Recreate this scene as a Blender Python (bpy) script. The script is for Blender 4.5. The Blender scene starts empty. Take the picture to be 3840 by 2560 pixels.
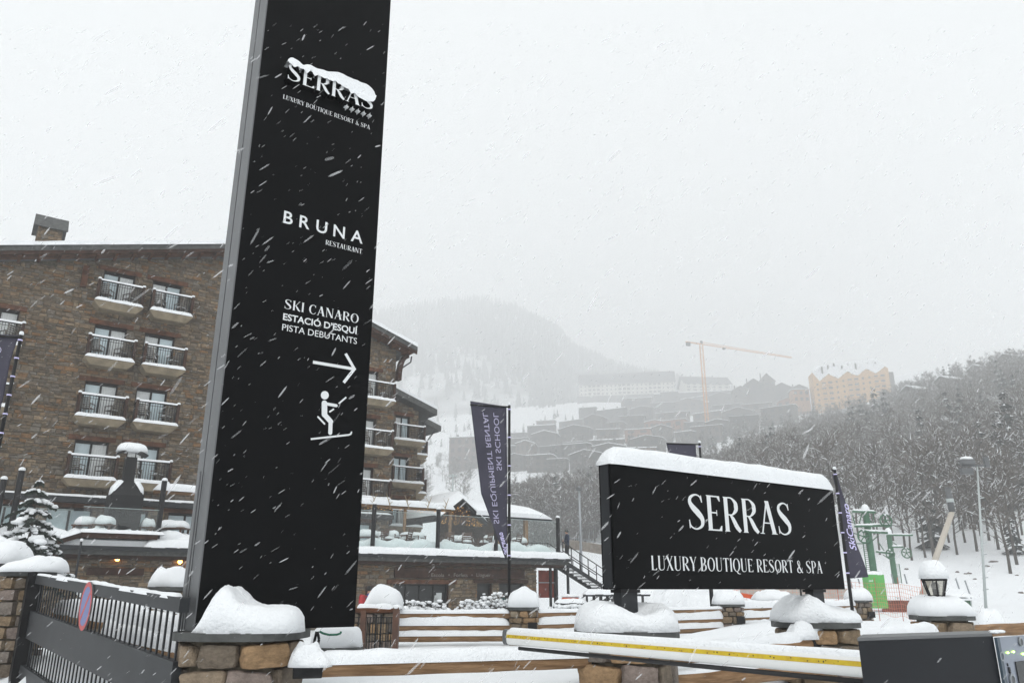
import bpy, math, random
import numpy as np
from mathutils import Vector, Matrix, noise
random.seed(7)
SC = bpy.context.scene
COL = SC.collection
PI = math.pi
rad = math.radians
# ------------------------------------------------------------------ camera, sky, sun, exposure
EYE, PITCH, FPX = 1.65, rad(17.73), 2906.0          # eye height, upward tilt, focal length in photo pixels
cam = bpy.data.cameras.new('camera')
cam.sensor_fit = 'HORIZONTAL'; cam.sensor_width = 36.0; cam.lens = FPX / 3840 * 36
cam.clip_start = 0.05; cam.clip_end = 6000
camo = bpy.data.objects.new('camera', cam); COL.objects.link(camo)
camo.location = (0, 0, EYE); camo.rotation_euler = (PI / 2 + PITCH, 0, 0)
SC.camera = camo
SUN_EL, SUN_AZ = rad(52), rad(200)
wd = bpy.data.worlds.new('World'); SC.world = wd; wd.use_nodes = True
nt = wd.node_tree; nt.nodes.clear()
sky = nt.nodes.new('ShaderNodeTexSky'); sky.sky_type = 'NISHITA'; sky.sun_disc = False
sky.sun_elevation = SUN_EL; sky.sun_rotation = SUN_AZ; sky.dust_density = 8; sky.air_density = 1; sky.ozone_density = 1; sky.altitude = 1700
hs = nt.nodes.new('ShaderNodeHueSaturation'); hs.inputs['Saturation'].default_value = 0.10
ov = nt.nodes.new('ShaderNodeMix'); ov.data_type = 'RGBA'; ov.inputs[0].default_value = 0.72
ov.inputs[7].default_value = (8.6, 8.9, 8.95, 1)     # even snow-cloud cover over the clear sky
bg = nt.nodes.new('ShaderNodeBackground'); bg.inputs['Strength'].default_value = 0.12
wo = nt.nodes.new('ShaderNodeOutputWorld')
nt.links.new(sky.outputs[0], hs.inputs['Color']); nt.links.new(hs.outputs[0], ov.inputs[6])
nt.links.new(ov.outputs[2], bg.inputs['Color']); nt.links.new(bg.outputs[0], wo.inputs['Surface'])
sl = bpy.data.lights.new('sun', 'SUN'); sl.energy = 0.8; sl.angle = rad(40); sl.color = (1, 0.975, 0.94)
so = bpy.data.objects.new('sun', sl); COL.objects.link(so)
sd = Vector((math.sin(SUN_AZ) * math.cos(SUN_EL), math.cos(SUN_AZ) * math.cos(SUN_EL), math.sin(SUN_EL)))
so.rotation_euler = sd.to_track_quat('Z', 'Y').to_euler(); so.location = (0, 0, 400)
SC.view_settings.view_transform = 'Standard'; SC.view_settings.look = 'None'
SC.view_settings.exposure = 0.33; SC.view_settings.gamma = 1.0; SC.view_settings.use_curve_mapping = False
SC.cycles.max_bounces = 5; SC.cycles.diffuse_bounces = 2; SC.cycles.glossy_bounces = 2; SC.cycles.volume_bounces = 3; SC.cycles.transparent_max_bounces = 10
SC.cycles.use_adaptive_sampling = True; SC.cycles.adaptive_threshold = 0.02
SC.cycles.use_denoising = True; SC.cycles.caustics_reflective = False; SC.cycles.caustics_refractive = False

# ------------------------------------------------------------------ measuring: photo pixel + distance -> place
CT, ST = math.cos(PITCH), math.sin(PITCH)
def ray(u, v):
    x = (u - 1920) / FPX; y = (1280 - v) / FPX
    return x, CT - y * ST, ST + y * CT
def at(u, v, Y):
    x, y, z = ray(u, v); k = Y / y
    return Vector((x * k, Y, EYE + z * k))
def xat(u, v, Y): return at(u, v, Y).x
AD = rad(54.55)
class Frame:
    """vertical plane: t runs along it, off points towards the viewer's side"""
    def __init__(s, ox, oy, ang=AD):
        s.d = Vector((math.sin(ang), math.cos(ang), 0)); s.n = Vector((s.d.y, -s.d.x, 0)); s.o = Vector((ox, oy, 0))
    def p(s, t, z, off=0.0): return s.o + s.d * t + s.n * off + Vector((0, 0, z))
    def hit(s, u, v, off=0.0):
        o = s.o + s.n * off; x, y, z = ray(u, v)
        k = (o.x * s.n.x + o.y * s.n.y) / (x * s.n.x + y * s.n.y)
        return (k * x - o.x) * s.d.x + (k * y - o.y) * s.d.y, EYE + z * k

# ------------------------------------------------------------------ mesh helpers
class MB:
    def __init__(s): s.v = []; s.f = []
    def add(s, vs, fs):
        b = len(s.v); s.v.extend([tuple(p) for p in vs]); s.f.extend([tuple(i + b for i in f) for f in fs]); return s
    def par(s, o, a, b, c):
        o, a, b, c = Vector(o), Vector(a), Vector(b), Vector(c)
        vs = [o, o + a, o + a + b, o + b, o + c, o + a + c, o + a + b + c, o + b + c]
        fs = [(0, 3, 2, 1), (4, 5, 6, 7), (0, 1, 5, 4), (1, 2, 6, 5), (2, 3, 7, 6), (3, 0, 4, 7)]
        if a.cross(b).dot(c) < 0: fs = [f[::-1] for f in fs]
        return s.add(vs, fs)
    def box(s, x0, x1, y0, y1, z0, z1): return s.par((x0, y0, z0), (x1 - x0, 0, 0), (0, y1 - y0, 0), (0, 0, z1 - z0))
    def fbox(s, fr, t0, t1, z0, z1, o0, o1): return s.par(fr.p(t0, z0, o0), fr.d * (t1 - t0), fr.n * (o1 - o0), (0, 0, z1 - z0))
    def beam(s, p, q, w, h, up=(0, 0, 1)):
        p, q = Vector(p), Vector(q); a = q - p; sd = a.cross(Vector(up))
        if sd.length < 1e-6: sd = a.cross(Vector((0, 1, 0)))
        sd.normalize(); u2 = sd.cross(a).normalized()
        return s.par(p - sd * w / 2 - u2 * h / 2, sd * w, a, u2 * h)
    def tube(s, p, q, r1, r2=None, n=8, caps=True):
        p, q = Vector(p), Vector(q); r2 = r1 if r2 is None else r2
        a = (q - p)
        if a.length < 1e-9: return s
        a.normalize()
        e = a.cross(Vector((0, 0, 1)))
        if e.length < 1e-3: e = a.cross(Vector((1, 0, 0)))
        e.normalize(); g = a.cross(e)
        vs = []
        for c, r in ((p, r1), (q, r2)):
            for i in range(n):
                w = 2 * PI * i / n; vs.append(c + e * math.cos(w) * r + g * math.sin(w) * r)
        fs = [(i, (i + 1) % n, n + (i + 1) % n, n + i) for i in range(n)]
        if caps: fs += [tuple(range(n))[::-1], tuple(range(n, 2 * n))]
        return s.add(vs, fs)
    def path(s, pts, r, n=6):
        for a, b in zip(pts, pts[1:]): s.tube(a, b, r, r, n)
        return s
    def prism(s, pts, dv):
        """flat polygon (list of Vectors) pushed along dv"""
        n = len(pts); dv = Vector(dv); pts = [Vector(p) for p in pts]
        nr = Vector((0, 0, 0))
        for i in range(n): nr += pts[i].cross(pts[(i + 1) % n])
        if nr.dot(dv) < 0: pts = pts[::-1]
        vs = pts + [p + dv for p in pts]
        fs = [tuple(range(n))[::-1], tuple(range(n, 2 * n))] + [(i, (i + 1) % n, n + (i + 1) % n, n + i) for i in range(n)]
        return s.add(vs, fs)
    def lathe(s, c, prof, n=16, sx=1, sy=1):
        c = Vector(c); m = len(prof); vs = []
        for r, z in prof:
            for i in range(n):
                w = 2 * PI * i / n; vs.append(c + Vector((r * math.cos(w) * sx, r * math.sin(w) * sy, z)))
        fs = [(j * n + i, j * n + (i + 1) % n, (j + 1) * n + (i + 1) % n, (j + 1) * n + i) for j in range(m - 1) for i in range(n)]
        fs += [tuple(range(n))[::-1], tuple(range((m - 1) * n, m * n))]
        return s.add(vs, fs)
    def ball(s, c, r, n=8, m=5, sc=(1, 1, 1), nz=0, seed=0):
        c = Vector(c); vs = []; fs = []
        for j in range(m + 1):
            ph = PI * j / m
            for i in range(n):
                w = 2 * PI * i / n; d = Vector((math.sin(ph) * math.cos(w), math.sin(ph) * math.sin(w), math.cos(ph)))
                k = 1 + (nz * noise.noise(d * 1.7 + Vector((seed, seed * 2, 3))) if nz else 0)
                vs.append(c + Vector((d.x * sc[0], d.y * sc[1], d.z * sc[2])) * r * k)
        for j in range(m):
            for i in range(n): fs.append((j * n + i, (j + 1) * n + i, (j + 1) * n + (i + 1) % n, j * n + (i + 1) % n))
        return s.add(vs, fs)
    def grid(s, nx, ny, fn):
        vs = [fn(i / nx, j / ny) for j in range(ny + 1) for i in range(nx + 1)]
        fs = [(j * (nx + 1) + i, j * (nx + 1) + i + 1, (j + 1) * (nx + 1) + i + 1, (j + 1) * (nx + 1) + i) for j in range(ny) for i in range(nx)]
        return s.add(vs, fs)
    def snow_strip(s, p, q, w, h, seed=0, seg=None, up=(0, 0, 1), rough=.35, side=None):
        """a loaf of snow lying on a beam from p to q"""
        p, q = Vector(p), Vector(q); a = q - p; L = a.length; d = a / L
        sd = Vector(side) if side is not None else d.cross(Vector(up)); sd.normalize(); upv = Vector(up)
        n = seg or max(6, int(L / max(.06, min(w, h) * .6))); n = min(n, 120); m = 8; vs = []
        for i in range(n + 1):
            u = i / n; e = min(u, 1 - u) * L; k = math.sqrt(max(0.02, min(1, e / (h * .8)))) if e < h * .8 else 1
            k = max(k, .15)
            hh = h * k * (1 + rough * noise.noise(Vector((u * L * 1.1 + seed * 7.3, seed, .3))) + rough * .45 * noise.noise(Vector((u * L * 5 + seed, 4, seed))))
            ww = w * (1 + .22 * rough * 2 * noise.noise(Vector((u * L * 2.4, seed * 3.1, 1)))) * (.75 + .25 * k)
            for j in range(m + 1):
                g = PI * j / m; cx = math.copysign(abs(math.cos(g)) ** .65, math.cos(g))
                vs.append(p + a * u + sd * (cx * ww / 2) + upv * (hh * math.sin(g) ** .75 - (.02 if j in (0, m) else 0)))
        fs = [(i * (m + 1) + j, (i + 1) * (m + 1) + j, (i + 1) * (m + 1) + j + 1, i * (m + 1) + j + 1) for i in range(n) for j in range(m)]
        fs += [tuple(range(m + 1)), tuple(n * (m + 1) + j for j in range(m + 1))[::-1]]
        return s.add(vs, fs)
    def snow_pile(s, c, rx, ry, H, seed=0, rot=0, shape=None, pw=5, n=22, rough=.12, flare=.0):
        """heap of snow on a round-cornered top"""
        c = Vector(c); cr, sr = math.cos(rot), math.sin(rot); R = 14 if n < 24 else 24; n = n if n < 24 else int(n * 1.5); vs = []
        for k in range(R + 1):
            f = k / R
            for i in range(n * 2):
                w = PI * i / n
                cc, ss = math.cos(w), math.sin(w); rr = (abs(cc) ** 3 + abs(ss) ** 3) ** (-1 / 3)
                x, y = cc * rr * f, ss * rr * f
                h = max(0, 1 - f ** pw) ** .5
                if shape: h *= shape(x, y)
                h *= 1 + rough * 2 * noise.noise(Vector((x * 1.6 + seed * 5, y * 1.6, seed))) + rough * .5 * noise.noise(Vector((x * 6 + seed, y * 6, 2))) + .030 * noise.noise(Vector((x * 15 + seed, y * 15, 7))) + .018 * noise.noise(Vector((x * 34, y * 34 + seed, 3)))
                ed = 1 + .022 * noise.noise(Vector((x * 7 + seed, y * 7, 11))) * f + .012 * noise.noise(Vector((x * 22, y * 22, seed))) * f
                X, Y = x * rx * ed, y * ry * ed
                vs.append(c + Vector((X * cr - Y * sr, X * sr + Y * cr, H * h)))
        N = n * 2
        fs = [(k * N + i, (k + 1) * N + i, (k + 1) * N + (i + 1) % N, k * N + (i + 1) % N) for k in range(R) for i in range(N)]
        fs.append(tuple(R * N + i for i in range(N))[::-1])
        return s.add(vs, fs)
    def mesh(s, name, m, off=(0, 0, 0), smooth=False):
        me = bpy.data.meshes.new(name); o = Vector(off)
        me.from_pydata([(v[0] - o.x, v[1] - o.y, v[2] - o.z) for v in s.v], [], s.f)
        if m: me.materials.append(m)
        if smooth: me.shade_smooth()
        me.update(); return me
    def build(s, name, m, parent=None, smooth=False, kind=None, angle=None):
        off = wloc(parent)
        me = s.mesh(name, m, off, smooth)
        o = bpy.data.objects.new(name, me); COL.objects.link(o)
        if parent is not None:
            o.parent = parent
            if parent.type != 'EMPTY': pass
        if kind: o['kind'] = kind
        if angle is not None: me.set_sharp_from_angle(angle=rad(angle))
        return o
def wloc(o):
    p = Vector((0, 0, 0))
    while o is not None: p += o.location; o = o.parent
    return p
def thing(name, label, cat, loc=(0, 0, 0), group=None):
    o = bpy.data.objects.new(name, None); COL.objects.link(o); o.location = loc; o.empty_display_size = .1
    o.matrix_world = Matrix.Translation(Vector(loc))
    o['label'] = label; o['category'] = cat
    if group: o['group'] = group
    return o
def tag(o, label, cat, group=None):
    o['label'] = label; o['category'] = cat
    if group: o['group'] = group
    return o
def struct(o): o['kind'] = 'structure'; return o
def kids(o): return [c for c in bpy.data.objects if c.parent == o]
def dup(root, loc, label=None, group=None, rotz=None, scale=None, _k=None):
    r = root.copy(); COL.objects.link(r); r.location = loc
    if rotz is not None: r.rotation_euler = (0, 0, rotz)
    if scale is not None: r.scale = (scale,) * 3 if not hasattr(scale, '__len__') else scale
    if label: r['label'] = label
    if group: r['group'] = group
    for ch in root.children:
        c = ch.copy(); COL.objects.link(c); c.parent = r
        for g in ch.children:
            e = g.copy(); COL.objects.link(e); e.parent = c
    return r

# ------------------------------------------------------------------ materials
def P(name, col, rough=.7, var=0., scale=4., bump=0., bscale=30., metal=0., spec=.5, coord='Object', col2=None, detail=4, stretch=None, emit=0):
    m = bpy.data.materials.new(name); m.use_nodes = True; t = m.node_tree; b = t.nodes['Principled BSDF']
    b.inputs['Base Color'].default_value = (*col, 1); b.inputs['Roughness'].default_value = rough
    b.inputs['Metallic'].default_value = metal; b.inputs['Specular IOR Level'].default_value = spec
    if emit: b.inputs['Emission Color'].default_value = (*col, 1); b.inputs['Emission Strength'].default_value = emit
    if var or bump or col2:
        tc = t.nodes.new('ShaderNodeTexCoord'); mp = t.nodes.new('ShaderNodeMapping')
        if stretch: mp.inputs['Scale'].default_value = stretch
        t.links.new(tc.outputs[coord], mp.inputs[0])
    if var or col2:
        n = t.nodes.new('ShaderNodeTexNoise'); n.inputs['Scale'].default_value = scale; n.inputs['Detail'].default_value = detail
        t.links.new(mp.outputs[0], n.inputs['Vector'])
        r = t.nodes.new('ShaderNodeValToRGB'); r.color_ramp.elements[0].position = .33; r.color_ramp.elements[1].position = .67
        a = col; c2 = col2 or tuple(min(1, x * (1 + var)) for x in col)
        a = col if col2 else tuple(x * (1 - var) for x in col)
        r.color_ramp.elements[0].color = (*a, 1); r.color_ramp.elements[1].color = (*c2, 1)
        t.links.new(n.outputs[0], r.inputs[0]); t.links.new(r.outputs[0], b.inputs['Base Color'])
    if bump:
        n2 = t.nodes.new('ShaderNodeTexNoise'); n2.inputs['Scale'].default_value = bscale; n2.inputs['Detail'].default_value = 5
        t.links.new(mp.outputs[0], n2.inputs['Vector'])
        bp = t.nodes.new('ShaderNodeBump'); bp.inputs['Strength'].default_value = bump; bp.inputs['Distance'].default_value = .02
        t.links.new(n2.outputs[0], bp.inputs['Height']); t.links.new(bp.outputs[0], b.inputs['Normal'])
    return m
def PSTONE(name, pal, island=False, scale=3., bump=.7, bscale=9, rough=.85):
    """every stone takes one of the palette's colours, then its own grain"""
    m = bpy.data.materials.new(name); m.use_nodes = True; t = m.node_tree; b = t.nodes['Principled BSDF']; b.inputs['Roughness'].default_value = rough
    b.inputs['Specular IOR Level'].default_value = .25
    if island: s = t.nodes.new('ShaderNodeNewGeometry').outputs['Random Per Island']
    else: s = t.nodes.new('ShaderNodeObjectInfo').outputs['Random']
    r = t.nodes.new('ShaderNodeValToRGB'); r.color_ramp.interpolation = 'CONSTANT'
    for i, c in enumerate(pal):
        e = r.color_ramp.elements[i] if i < 2 else r.color_ramp.elements.new(i / len(pal))
        e.position = i / len(pal); e.color = (*c, 1)
    t.links.new(s, r.inputs[0])
    tc = t.nodes.new('ShaderNodeTexCoord'); n = t.nodes.new('ShaderNodeTexNoise'); n.inputs['Scale'].default_value = scale; n.inputs['Detail'].default_value = 9
    n.inputs['Roughness'].default_value = .8
    t.links.new(tc.outputs['Object'], n.inputs['Vector'])
    rr = t.nodes.new('ShaderNodeValToRGB'); rr.color_ramp.elements[0].position = .34; rr.color_ramp.elements[1].position = .68
    rr.color_ramp.elements[0].color = (.55, .53, .50, 1); rr.color_ramp.elements[1].color = (1.38, 1.35, 1.3, 1)
    t.links.new(n.outputs[0], rr.inputs[0])
    mx = t.nodes.new('ShaderNodeMix'); mx.data_type = 'RGBA'; mx.blend_type = 'MULTIPLY'; mx.inputs[0].default_value = 1
    t.links.new(r.outputs[0], mx.inputs[6]); t.links.new(rr.outputs[0], mx.inputs[7]); t.links.new(mx.outputs[2], b.inputs['Base Color'])
    n2 = t.nodes.new('ShaderNodeTexNoise'); n2.inputs['Scale'].default_value = bscale; n2.inputs['Detail'].default_value = 6
    t.links.new(tc.outputs['Object'], n2.inputs['Vector'])
    bp = t.nodes.new('ShaderNodeBump'); bp.inputs['Strength'].default_value = bump; bp.inputs['Distance'].default_value = .02
    t.links.new(n2.outputs[0], bp.inputs['Height']); t.links.new(bp.outputs[0], b.inputs['Normal'])
    return m
def PGLASS(name, tint=(.86, .93, .92), refl=.08, rough=.02):
    m = bpy.data.materials.new(name); m.use_nodes = True; t = m.node_tree; t.nodes.clear()
    o = t.nodes.new('ShaderNodeOutputMaterial'); tr = t.nodes.new('ShaderNodeBsdfTransparent'); tr.inputs[0].default_value = (*tint, 1)
    gl = t.nodes.new('ShaderNodeBsdfGlossy'); gl.inputs['Roughness'].default_value = rough
    mx = t.nodes.new('ShaderNodeMixShader'); mx.inputs[0].default_value = refl
    t.links.new(tr.outputs[0], mx.inputs[1]); t.links.new(gl.outputs[0], mx.inputs[2]); t.links.new(mx.outputs[0], o.inputs[0])
    return m
M = {}
M['snow'] = P('snow', (.80, .82, .84), .6, var=.02, scale=1.2, bump=.35, bscale=9, spec=.2)
M['snow_fine'] = P('snow_fine', (.82, .84, .86), .65, var=.03, scale=5, bump=.75, bscale=38, spec=.15)
M['black'] = P('black_panel', (.0022, .0025, .003), .5, var=.1, scale=3, spec=.07)
M['black_iron'] = P('black_iron', (.008, .008, .009), .5, spec=.25)
M['grey_metal'] = P('grey_metal', (.115, .12, .125), .5, var=.08, scale=2, spec=.4)
M['dark_metal'] = P('dark_metal', (.022, .024, .027), .5, var=.15, scale=3, spec=.22)
M['steel'] = P('steel', (.33, .35, .37), .45, metal=.6)
M['print'] = P('white_print', (.72, .74, .75), .6)
M['slate'] = P('slate_cap', (.075, .078, .076), .75, var=.25, scale=5, bump=.3, bscale=20, spec=.3)
M['log'] = P('log_wood', (.17, .095, .045), .75, col2=(.34, .21, .115), scale=7, detail=9, bump=.8, bscale=18, coord='Generated', spec=.25)
M['dark_wood'] = P('dark_wood', (.040, .019, .012), .75, var=.4, scale=3, bump=.5, bscale=12, spec=.2)
M['red_wood'] = P('red_wood', (.095, .040, .021), .75, var=.45, scale=3, bump=.5, bscale=12, spec=.2)
M['mortar'] = P('mortar', (.105, .090, .068), .95, var=.3, scale=8, bump=.5, bscale=25, spec=.1)
M['concrete'] = P('balcony_stone', (.27, .222, .155), .9, var=.2, scale=2.5, bump=.3, bscale=8, spec=.2)
M['window'] = P('window_pane', (.50, .60, .64), .08, var=.12, scale=.8, spec=.6)
M['curtain'] = P('curtain', (.62, .64, .64), .8, var=.12, scale=6, stretch=(6, 6, .3))
M['dark_glass'] = P('dark_glass', (.018, .02, .021), .12, spec=.35)
M['glass'] = PGLASS('clear_glass', (.93, .96, .955), .035)
M['lamp_glass'] = PGLASS('lamp_glass', (.90, .89, .86), .10, .1)
M['stone'] = PSTONE('field_stone', [(.20, .15, .10), (.26, .19, .12), (.17, .15, .135), (.30, .20, .115), (.22, .175, .13), (.15, .125, .10), (.27, .225, .17), (.20, .165, .15)])
M['wall_stone'] = PSTONE('wall_stone', [(.178, .132, .088), (.21, .152, .098), (.15, .128, .104), (.14, .108, .078), (.235, .18, .122), (.178, .142, .108), (.20, .118, .062), (.175, .156, .133), (.115, .092, .07), (.19, .15, .107)], island=True, scale=5, bump=.5, bscale=16)
# ------------------------------------------------------------------ the setting: terrain, mountain
def lerp_tab(tab, x):
    if x <= tab[0][0]: return tab[0][1]
    for (a, b), (c, d) in zip(tab, tab[1:]):
        if x <= c: return b + (d - b) * (x - a) / (c - a)
    return tab[-1][1]
def sm(a, b, x):
    t = max(0., min(1., (x - a) / (b - a))); return t * t * (3 - 2 * t)
RIDGE = [(-2, .10), (-.5, .115), (-.15, .15), (0, .185), (.1, .20), (.25, .205), (.38, .212), (.47, .228), (.55, .252), (.66, .278), (.8, .32), (1.2, .40)]
RDIST = [(-1, 700), (.25, 700), (.45, 560), (.66, 400), (1.2, 340)]
YBASE = [(-1, 125), (.2, 125), (.35, 70), (1.2, 70)]
FENCE_Y = [(-30, 13), (-7, 11.4), (-2.6, 6.9), (-1.5, 6.6), (1.05, 7.4), (3.4, 9.2), (5.8, 11.6), (12, 14), (40, 20)]
def ground_z(x, y):
    n = .05 * noise.noise(Vector((x * .45, y * .45, 0))) + .035 * noise.noise(Vector((x * 1.3, y * 1.3, 5))) + .02 * noise.noise(Vector((x * 3.1, y * 3.1, 8)))
    fy = lerp_tab(FENCE_Y, x)
    z = 0.0
    if y > fy - .2:
        right = sm(1.5, 5, x - (y - 9) * .10)
        bank = .84 * sm(fy - .2, fy + .5, y)
        back = (.84 - (.28 if y < 30 else .28) * sm(10, 16, y)) * (1 - sm(18, 26, y)) - .2 * sm(18, 26, y)
        z = min(bank, back * (1 - right) + .84 * right) if y < 16 else back * (1 - right) + (.84 - .5 * sm(21, 34, y)) * right
    z += n * (1 + .8 * sm(3, 0, y))
    if y > 50:
        a = x / y; yr = lerp_tab(RDIST, a); zr = lerp_tab(RIDGE, a) * yr
        yb = lerp_tab(YBASE, a); s = (y - yb) / (yr - yb)
        big = 2.6 * noise.noise(Vector((x * .012, y * .012, 2))) + .9 * noise.noise(Vector((x * .05, y * .05, 9)))
        if s > 0:
            s1 = min(s, 1.) ** 1.12
            z = z * (1 - min(1, s * 4)) + zr * s1 + big * sm(0, .3, s) + max(0, min(y, 1150) - yr) * .30 - max(0, y - 1200) * .25
    return z
g = MB()
xs = [math.sinh(-5.55 + 11.1 * i / 230) * 11 for i in range(231)]
ys = [-40, -20, -8] + [2 + math.sinh(5.5 * i / 195) * 15.2 for i in range(196)]
xs = [x for x in xs if -1400 <= x <= 1400] ; ys = [y for y in ys if y <= 1850]
vs = [(x, y, ground_z(x, y)) for y in ys for x in xs]; nx = len(xs)
g.add(vs, [(j * nx + i, j * nx + i + 1, (j + 1) * nx + i + 1, (j + 1) * nx + i) for j in range(len(ys) - 1) for i in range(nx - 1)])
ground = struct(g.build('ground', M['snow'], smooth=True))

# far mountain: ridge line as the photograph shows it, 1900 m away
RL = [(700, 1330), (1000, 1250), (1250, 1195), (1420, 1172), (1567, 1150), (1731, 1127), (1845, 1131), (1959, 1167), (2090, 1236), (2130, 1290), (2171, 1326), (2220, 1342), (2286, 1374), (2350, 1398), (2600, 1440), (2900, 1500), (3300, 1560)]
def mount_pt(u, s):
    """u: photo column of the ridge point, s: 0 foot .. 1 ridge"""
    R = at(u, lerp_tab(RL, u) + 10, 1900.)
    a = R.x / 1900.
    y = 850 + 1050 * s
    z0 = 100 + 4 * math.sin(a * 9); z = z0 + (R.z - z0) * s ** 1.05
    x = a * y
    z += (26 * noise.noise(Vector((x * .0045, y * .0045, 4))) + 8 * noise.noise(Vector((x * .02, y * .02, 7)))) * min(1, s * 3) * (1 if s < .93 else .4)
    return Vector((x, y, z))
g = MB(); g.grid(90, 40, lambda i, j: mount_pt(700 + 2600 * i, j) if j < 1 else mount_pt(700 + 2600 * i, 1) )
b0 = MB(); b0.v, b0.f = g.v, g.f
b0.grid(90, 1, lambda i, j: mount_pt(700 + 2600 * i, 1) + Vector((0, 120 * j, -120 * j)))
M['mountain'] = P('mountain_snow', (.10, .105, .10), .9, col2=(.75, .77, .78), scale=.013, detail=9, bump=0, spec=.1)
mountain = struct(b0.build('mountain', M['mountain'], smooth=True))

# snowy air: one closed box of even haze round everything
hz = MB().box(-2300, 2300, -200, 2100, -30, 760).build('haze', None)
hz['kind'] = 'stuff'; hz['label'] = 'thin grey snow haze in the air over the whole valley'; hz['category'] = 'haze'
hm = bpy.data.materials.new('haze'); hm.use_nodes = True; t = hm.node_tree; t.nodes.clear()
o_ = t.nodes.new('ShaderNodeOutputMaterial'); pv = t.nodes.new('ShaderNodeVolumePrincipled')
pv.inputs['Color'].default_value = (.99, .995, 1, 1); pv.inputs['Density'].default_value = .0013; pv.inputs['Anisotropy'].default_value = .0
t.links.new(pv.outputs[0], o_.inputs['Volume']); hz.data.materials.append(hm)
hz.visible_shadow = True
# ------------------------------------------------------------------ the stone hotel
HF = Frame(-21.65, 39.5)
def top_main(t): return min(17.97 + .275 * (t + 5.57), 18.09 - .313 * (t - 14.4)) - .47
def stone_wall(mb_stone, mb_back, fr, t0, t1, z0, topfn, openings, off=0., cw=(.2, .54), chh=(.12, .28), seed=1):
    """coursed rubble: every stone its own block, a little proud of the mortar; openings are left free"""
    rs = random.Random(seed)
    brk = sorted(set([t0, t1] + [x for o in openings for x in o[:2] if t0 < x < t1] + [t0 + (t1 - t0) * k / 12 for k in range(1, 12)]))
    for a, b in zip(brk, brk[1:]):
        m = (a + b) / 2; za, zb = topfn(a), topfn(b)
        segs = sorted([(o[2], o[3]) for o in openings if o[0] <= m <= o[1]]); z = z0
        for lo, hi in segs:
            if lo > z: mb_back.add([fr.p(a, z, off), fr.p(b, z, off), fr.p(b, lo, off), fr.p(a, lo, off)], [(0, 1, 2, 3)])
            z = max(z, hi)
        mb_back.add([fr.p(a, z, off), fr.p(b, z, off), fr.p(b, zb, off), fr.p(a, za, off)], [(0, 1, 2, 3)])
    z = z0; zmax = max(topfn(t0 + (t1 - t0) * k / 40) for k in range(41))
    while z < zmax:
        h = rs.uniform(*chh); t = t0 - rs.random() * .3
        while t < t1:
            w = rs.uniform(*cw) * rs.choice([.5, .8, 1, 1, 1.25])
            a, b = max(t, t0), min(t + w, t1); t += w
            if b - a < .06: continue
            hh = h if rs.random() < .55 else h * rs.uniform(.35, .7)
            if max(z + hh - topfn(a), z + hh - topfn(b)) > 0: continue
            if any(a < o[1] - .01 and b > o[0] + .01 and z < o[3] - .01 and z + hh > o[2] + .01 for o in openings):
                sp = False
                for o in openings:
                    if a < o[1] - .01 and b > o[0] + .01 and z < o[3] - .01 and z + hh > o[2] + .01:
                        if a < o[0] - .08: b = o[0]; sp = True
                        elif b > o[1] + .08: a = o[1]; sp = True
                if not sp or any(a < o[1] - .01 and b > o[0] + .01 and z < o[3] - .01 and z + hh > o[2] + .01 for o in openings): continue
            def blk(a, b, z, hh):
                g_ = .014; e = rs.uniform(.02, .06); j = lambda: rs.uniform(-.04, .04); bv = .03
                q = [(a + g_, z + g_), (b - g_, z + g_), (b - g_, z + hh - g_), (a + g_, z + hh - g_)]
                vs = [fr.p(x + j() * .6, y + j() * .6, off + .002) for x, y in q]
                cx, cz = (a + b) / 2, z + hh / 2
                vs += [fr.p(x + (bv if x < cx else -bv) + j(), y + (bv if y < cz else -bv) + j() * .7, off + e + j() * .4) for x, y in q]
                mb_stone.add(vs, [(4, 5, 6, 7), (0, 1, 5, 4), (1, 2, 6, 5), (2, 3, 7, 6), (3, 0, 4, 7)])
            blk(a, b, z, hh)
            if hh < h - .05: blk(a, b, z + hh, h - hh)
        z += h
def window_unit(fr, parent, t0, t1, z0, z1, off, style=0, seed=0, lint=True, name='window'):
    """dark-framed sliding glass door, recessed; returns opening"""
    dp = .22
    m = MB()
    w = .07
    m.fbox(fr, t0, t0 + w, z0, z1, off - dp - .05, off - dp + .03); m.fbox(fr, t1 - w, t1, z0, z1, off - dp - .05, off - dp + .03)
    m.fbox(fr, t0 + w, t1 - w, z1 - w * 2, z1, off - dp - .05, off - dp + .028); m.fbox(fr, t0 + w, t1 - w, z0, z0 + w, off - dp - .05, off - dp + .028)
    tm = (t0 + t1) / 2
    m.fbox(fr, tm - .05, tm + .05, z0 + w, z1 - w * 2, off - dp - .05, off - dp + .04)
    win = m.build(name, M['black_iron'], parent)
    for k, (a, b) in enumerate(((t0 + w, tm - .05), (tm + .05, t1 - w))):
        MB().fbox(fr, a, b, z0 + w, z1 - w * 2, off - dp - .035, off - dp - .02).build('pane', M['window'] if (style + k) % 3 else M['curtain'], win)
    r = MB()   # reveals of the opening
    r.fbox(fr, t0 - .001, t0 + .02, z0, z1, off - dp - .05, off + .0); r.fbox(fr, t1 - .02, t1 + .001, z0, z1, off - dp - .05, off)
    r.fbox(fr, t0 + .02, t1 - .02, z1 - .02, z1, off - dp - .05, off); r.fbox(fr, t0, t1, z0 - .02, z0, off - dp - .05, off)
    r.fbox(fr, t0, t1, z0, z1, off - dp - .12, off - dp - .06)
    r.build('reveal', M['dark_wood'], win)
    if lint:
        MB().fbox(fr, t0 - .32, t1 + .28, z1 + .0, z1 + .24, off - .1, off + .09).build('lintel', M['red_wood'], win)
    return win
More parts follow.
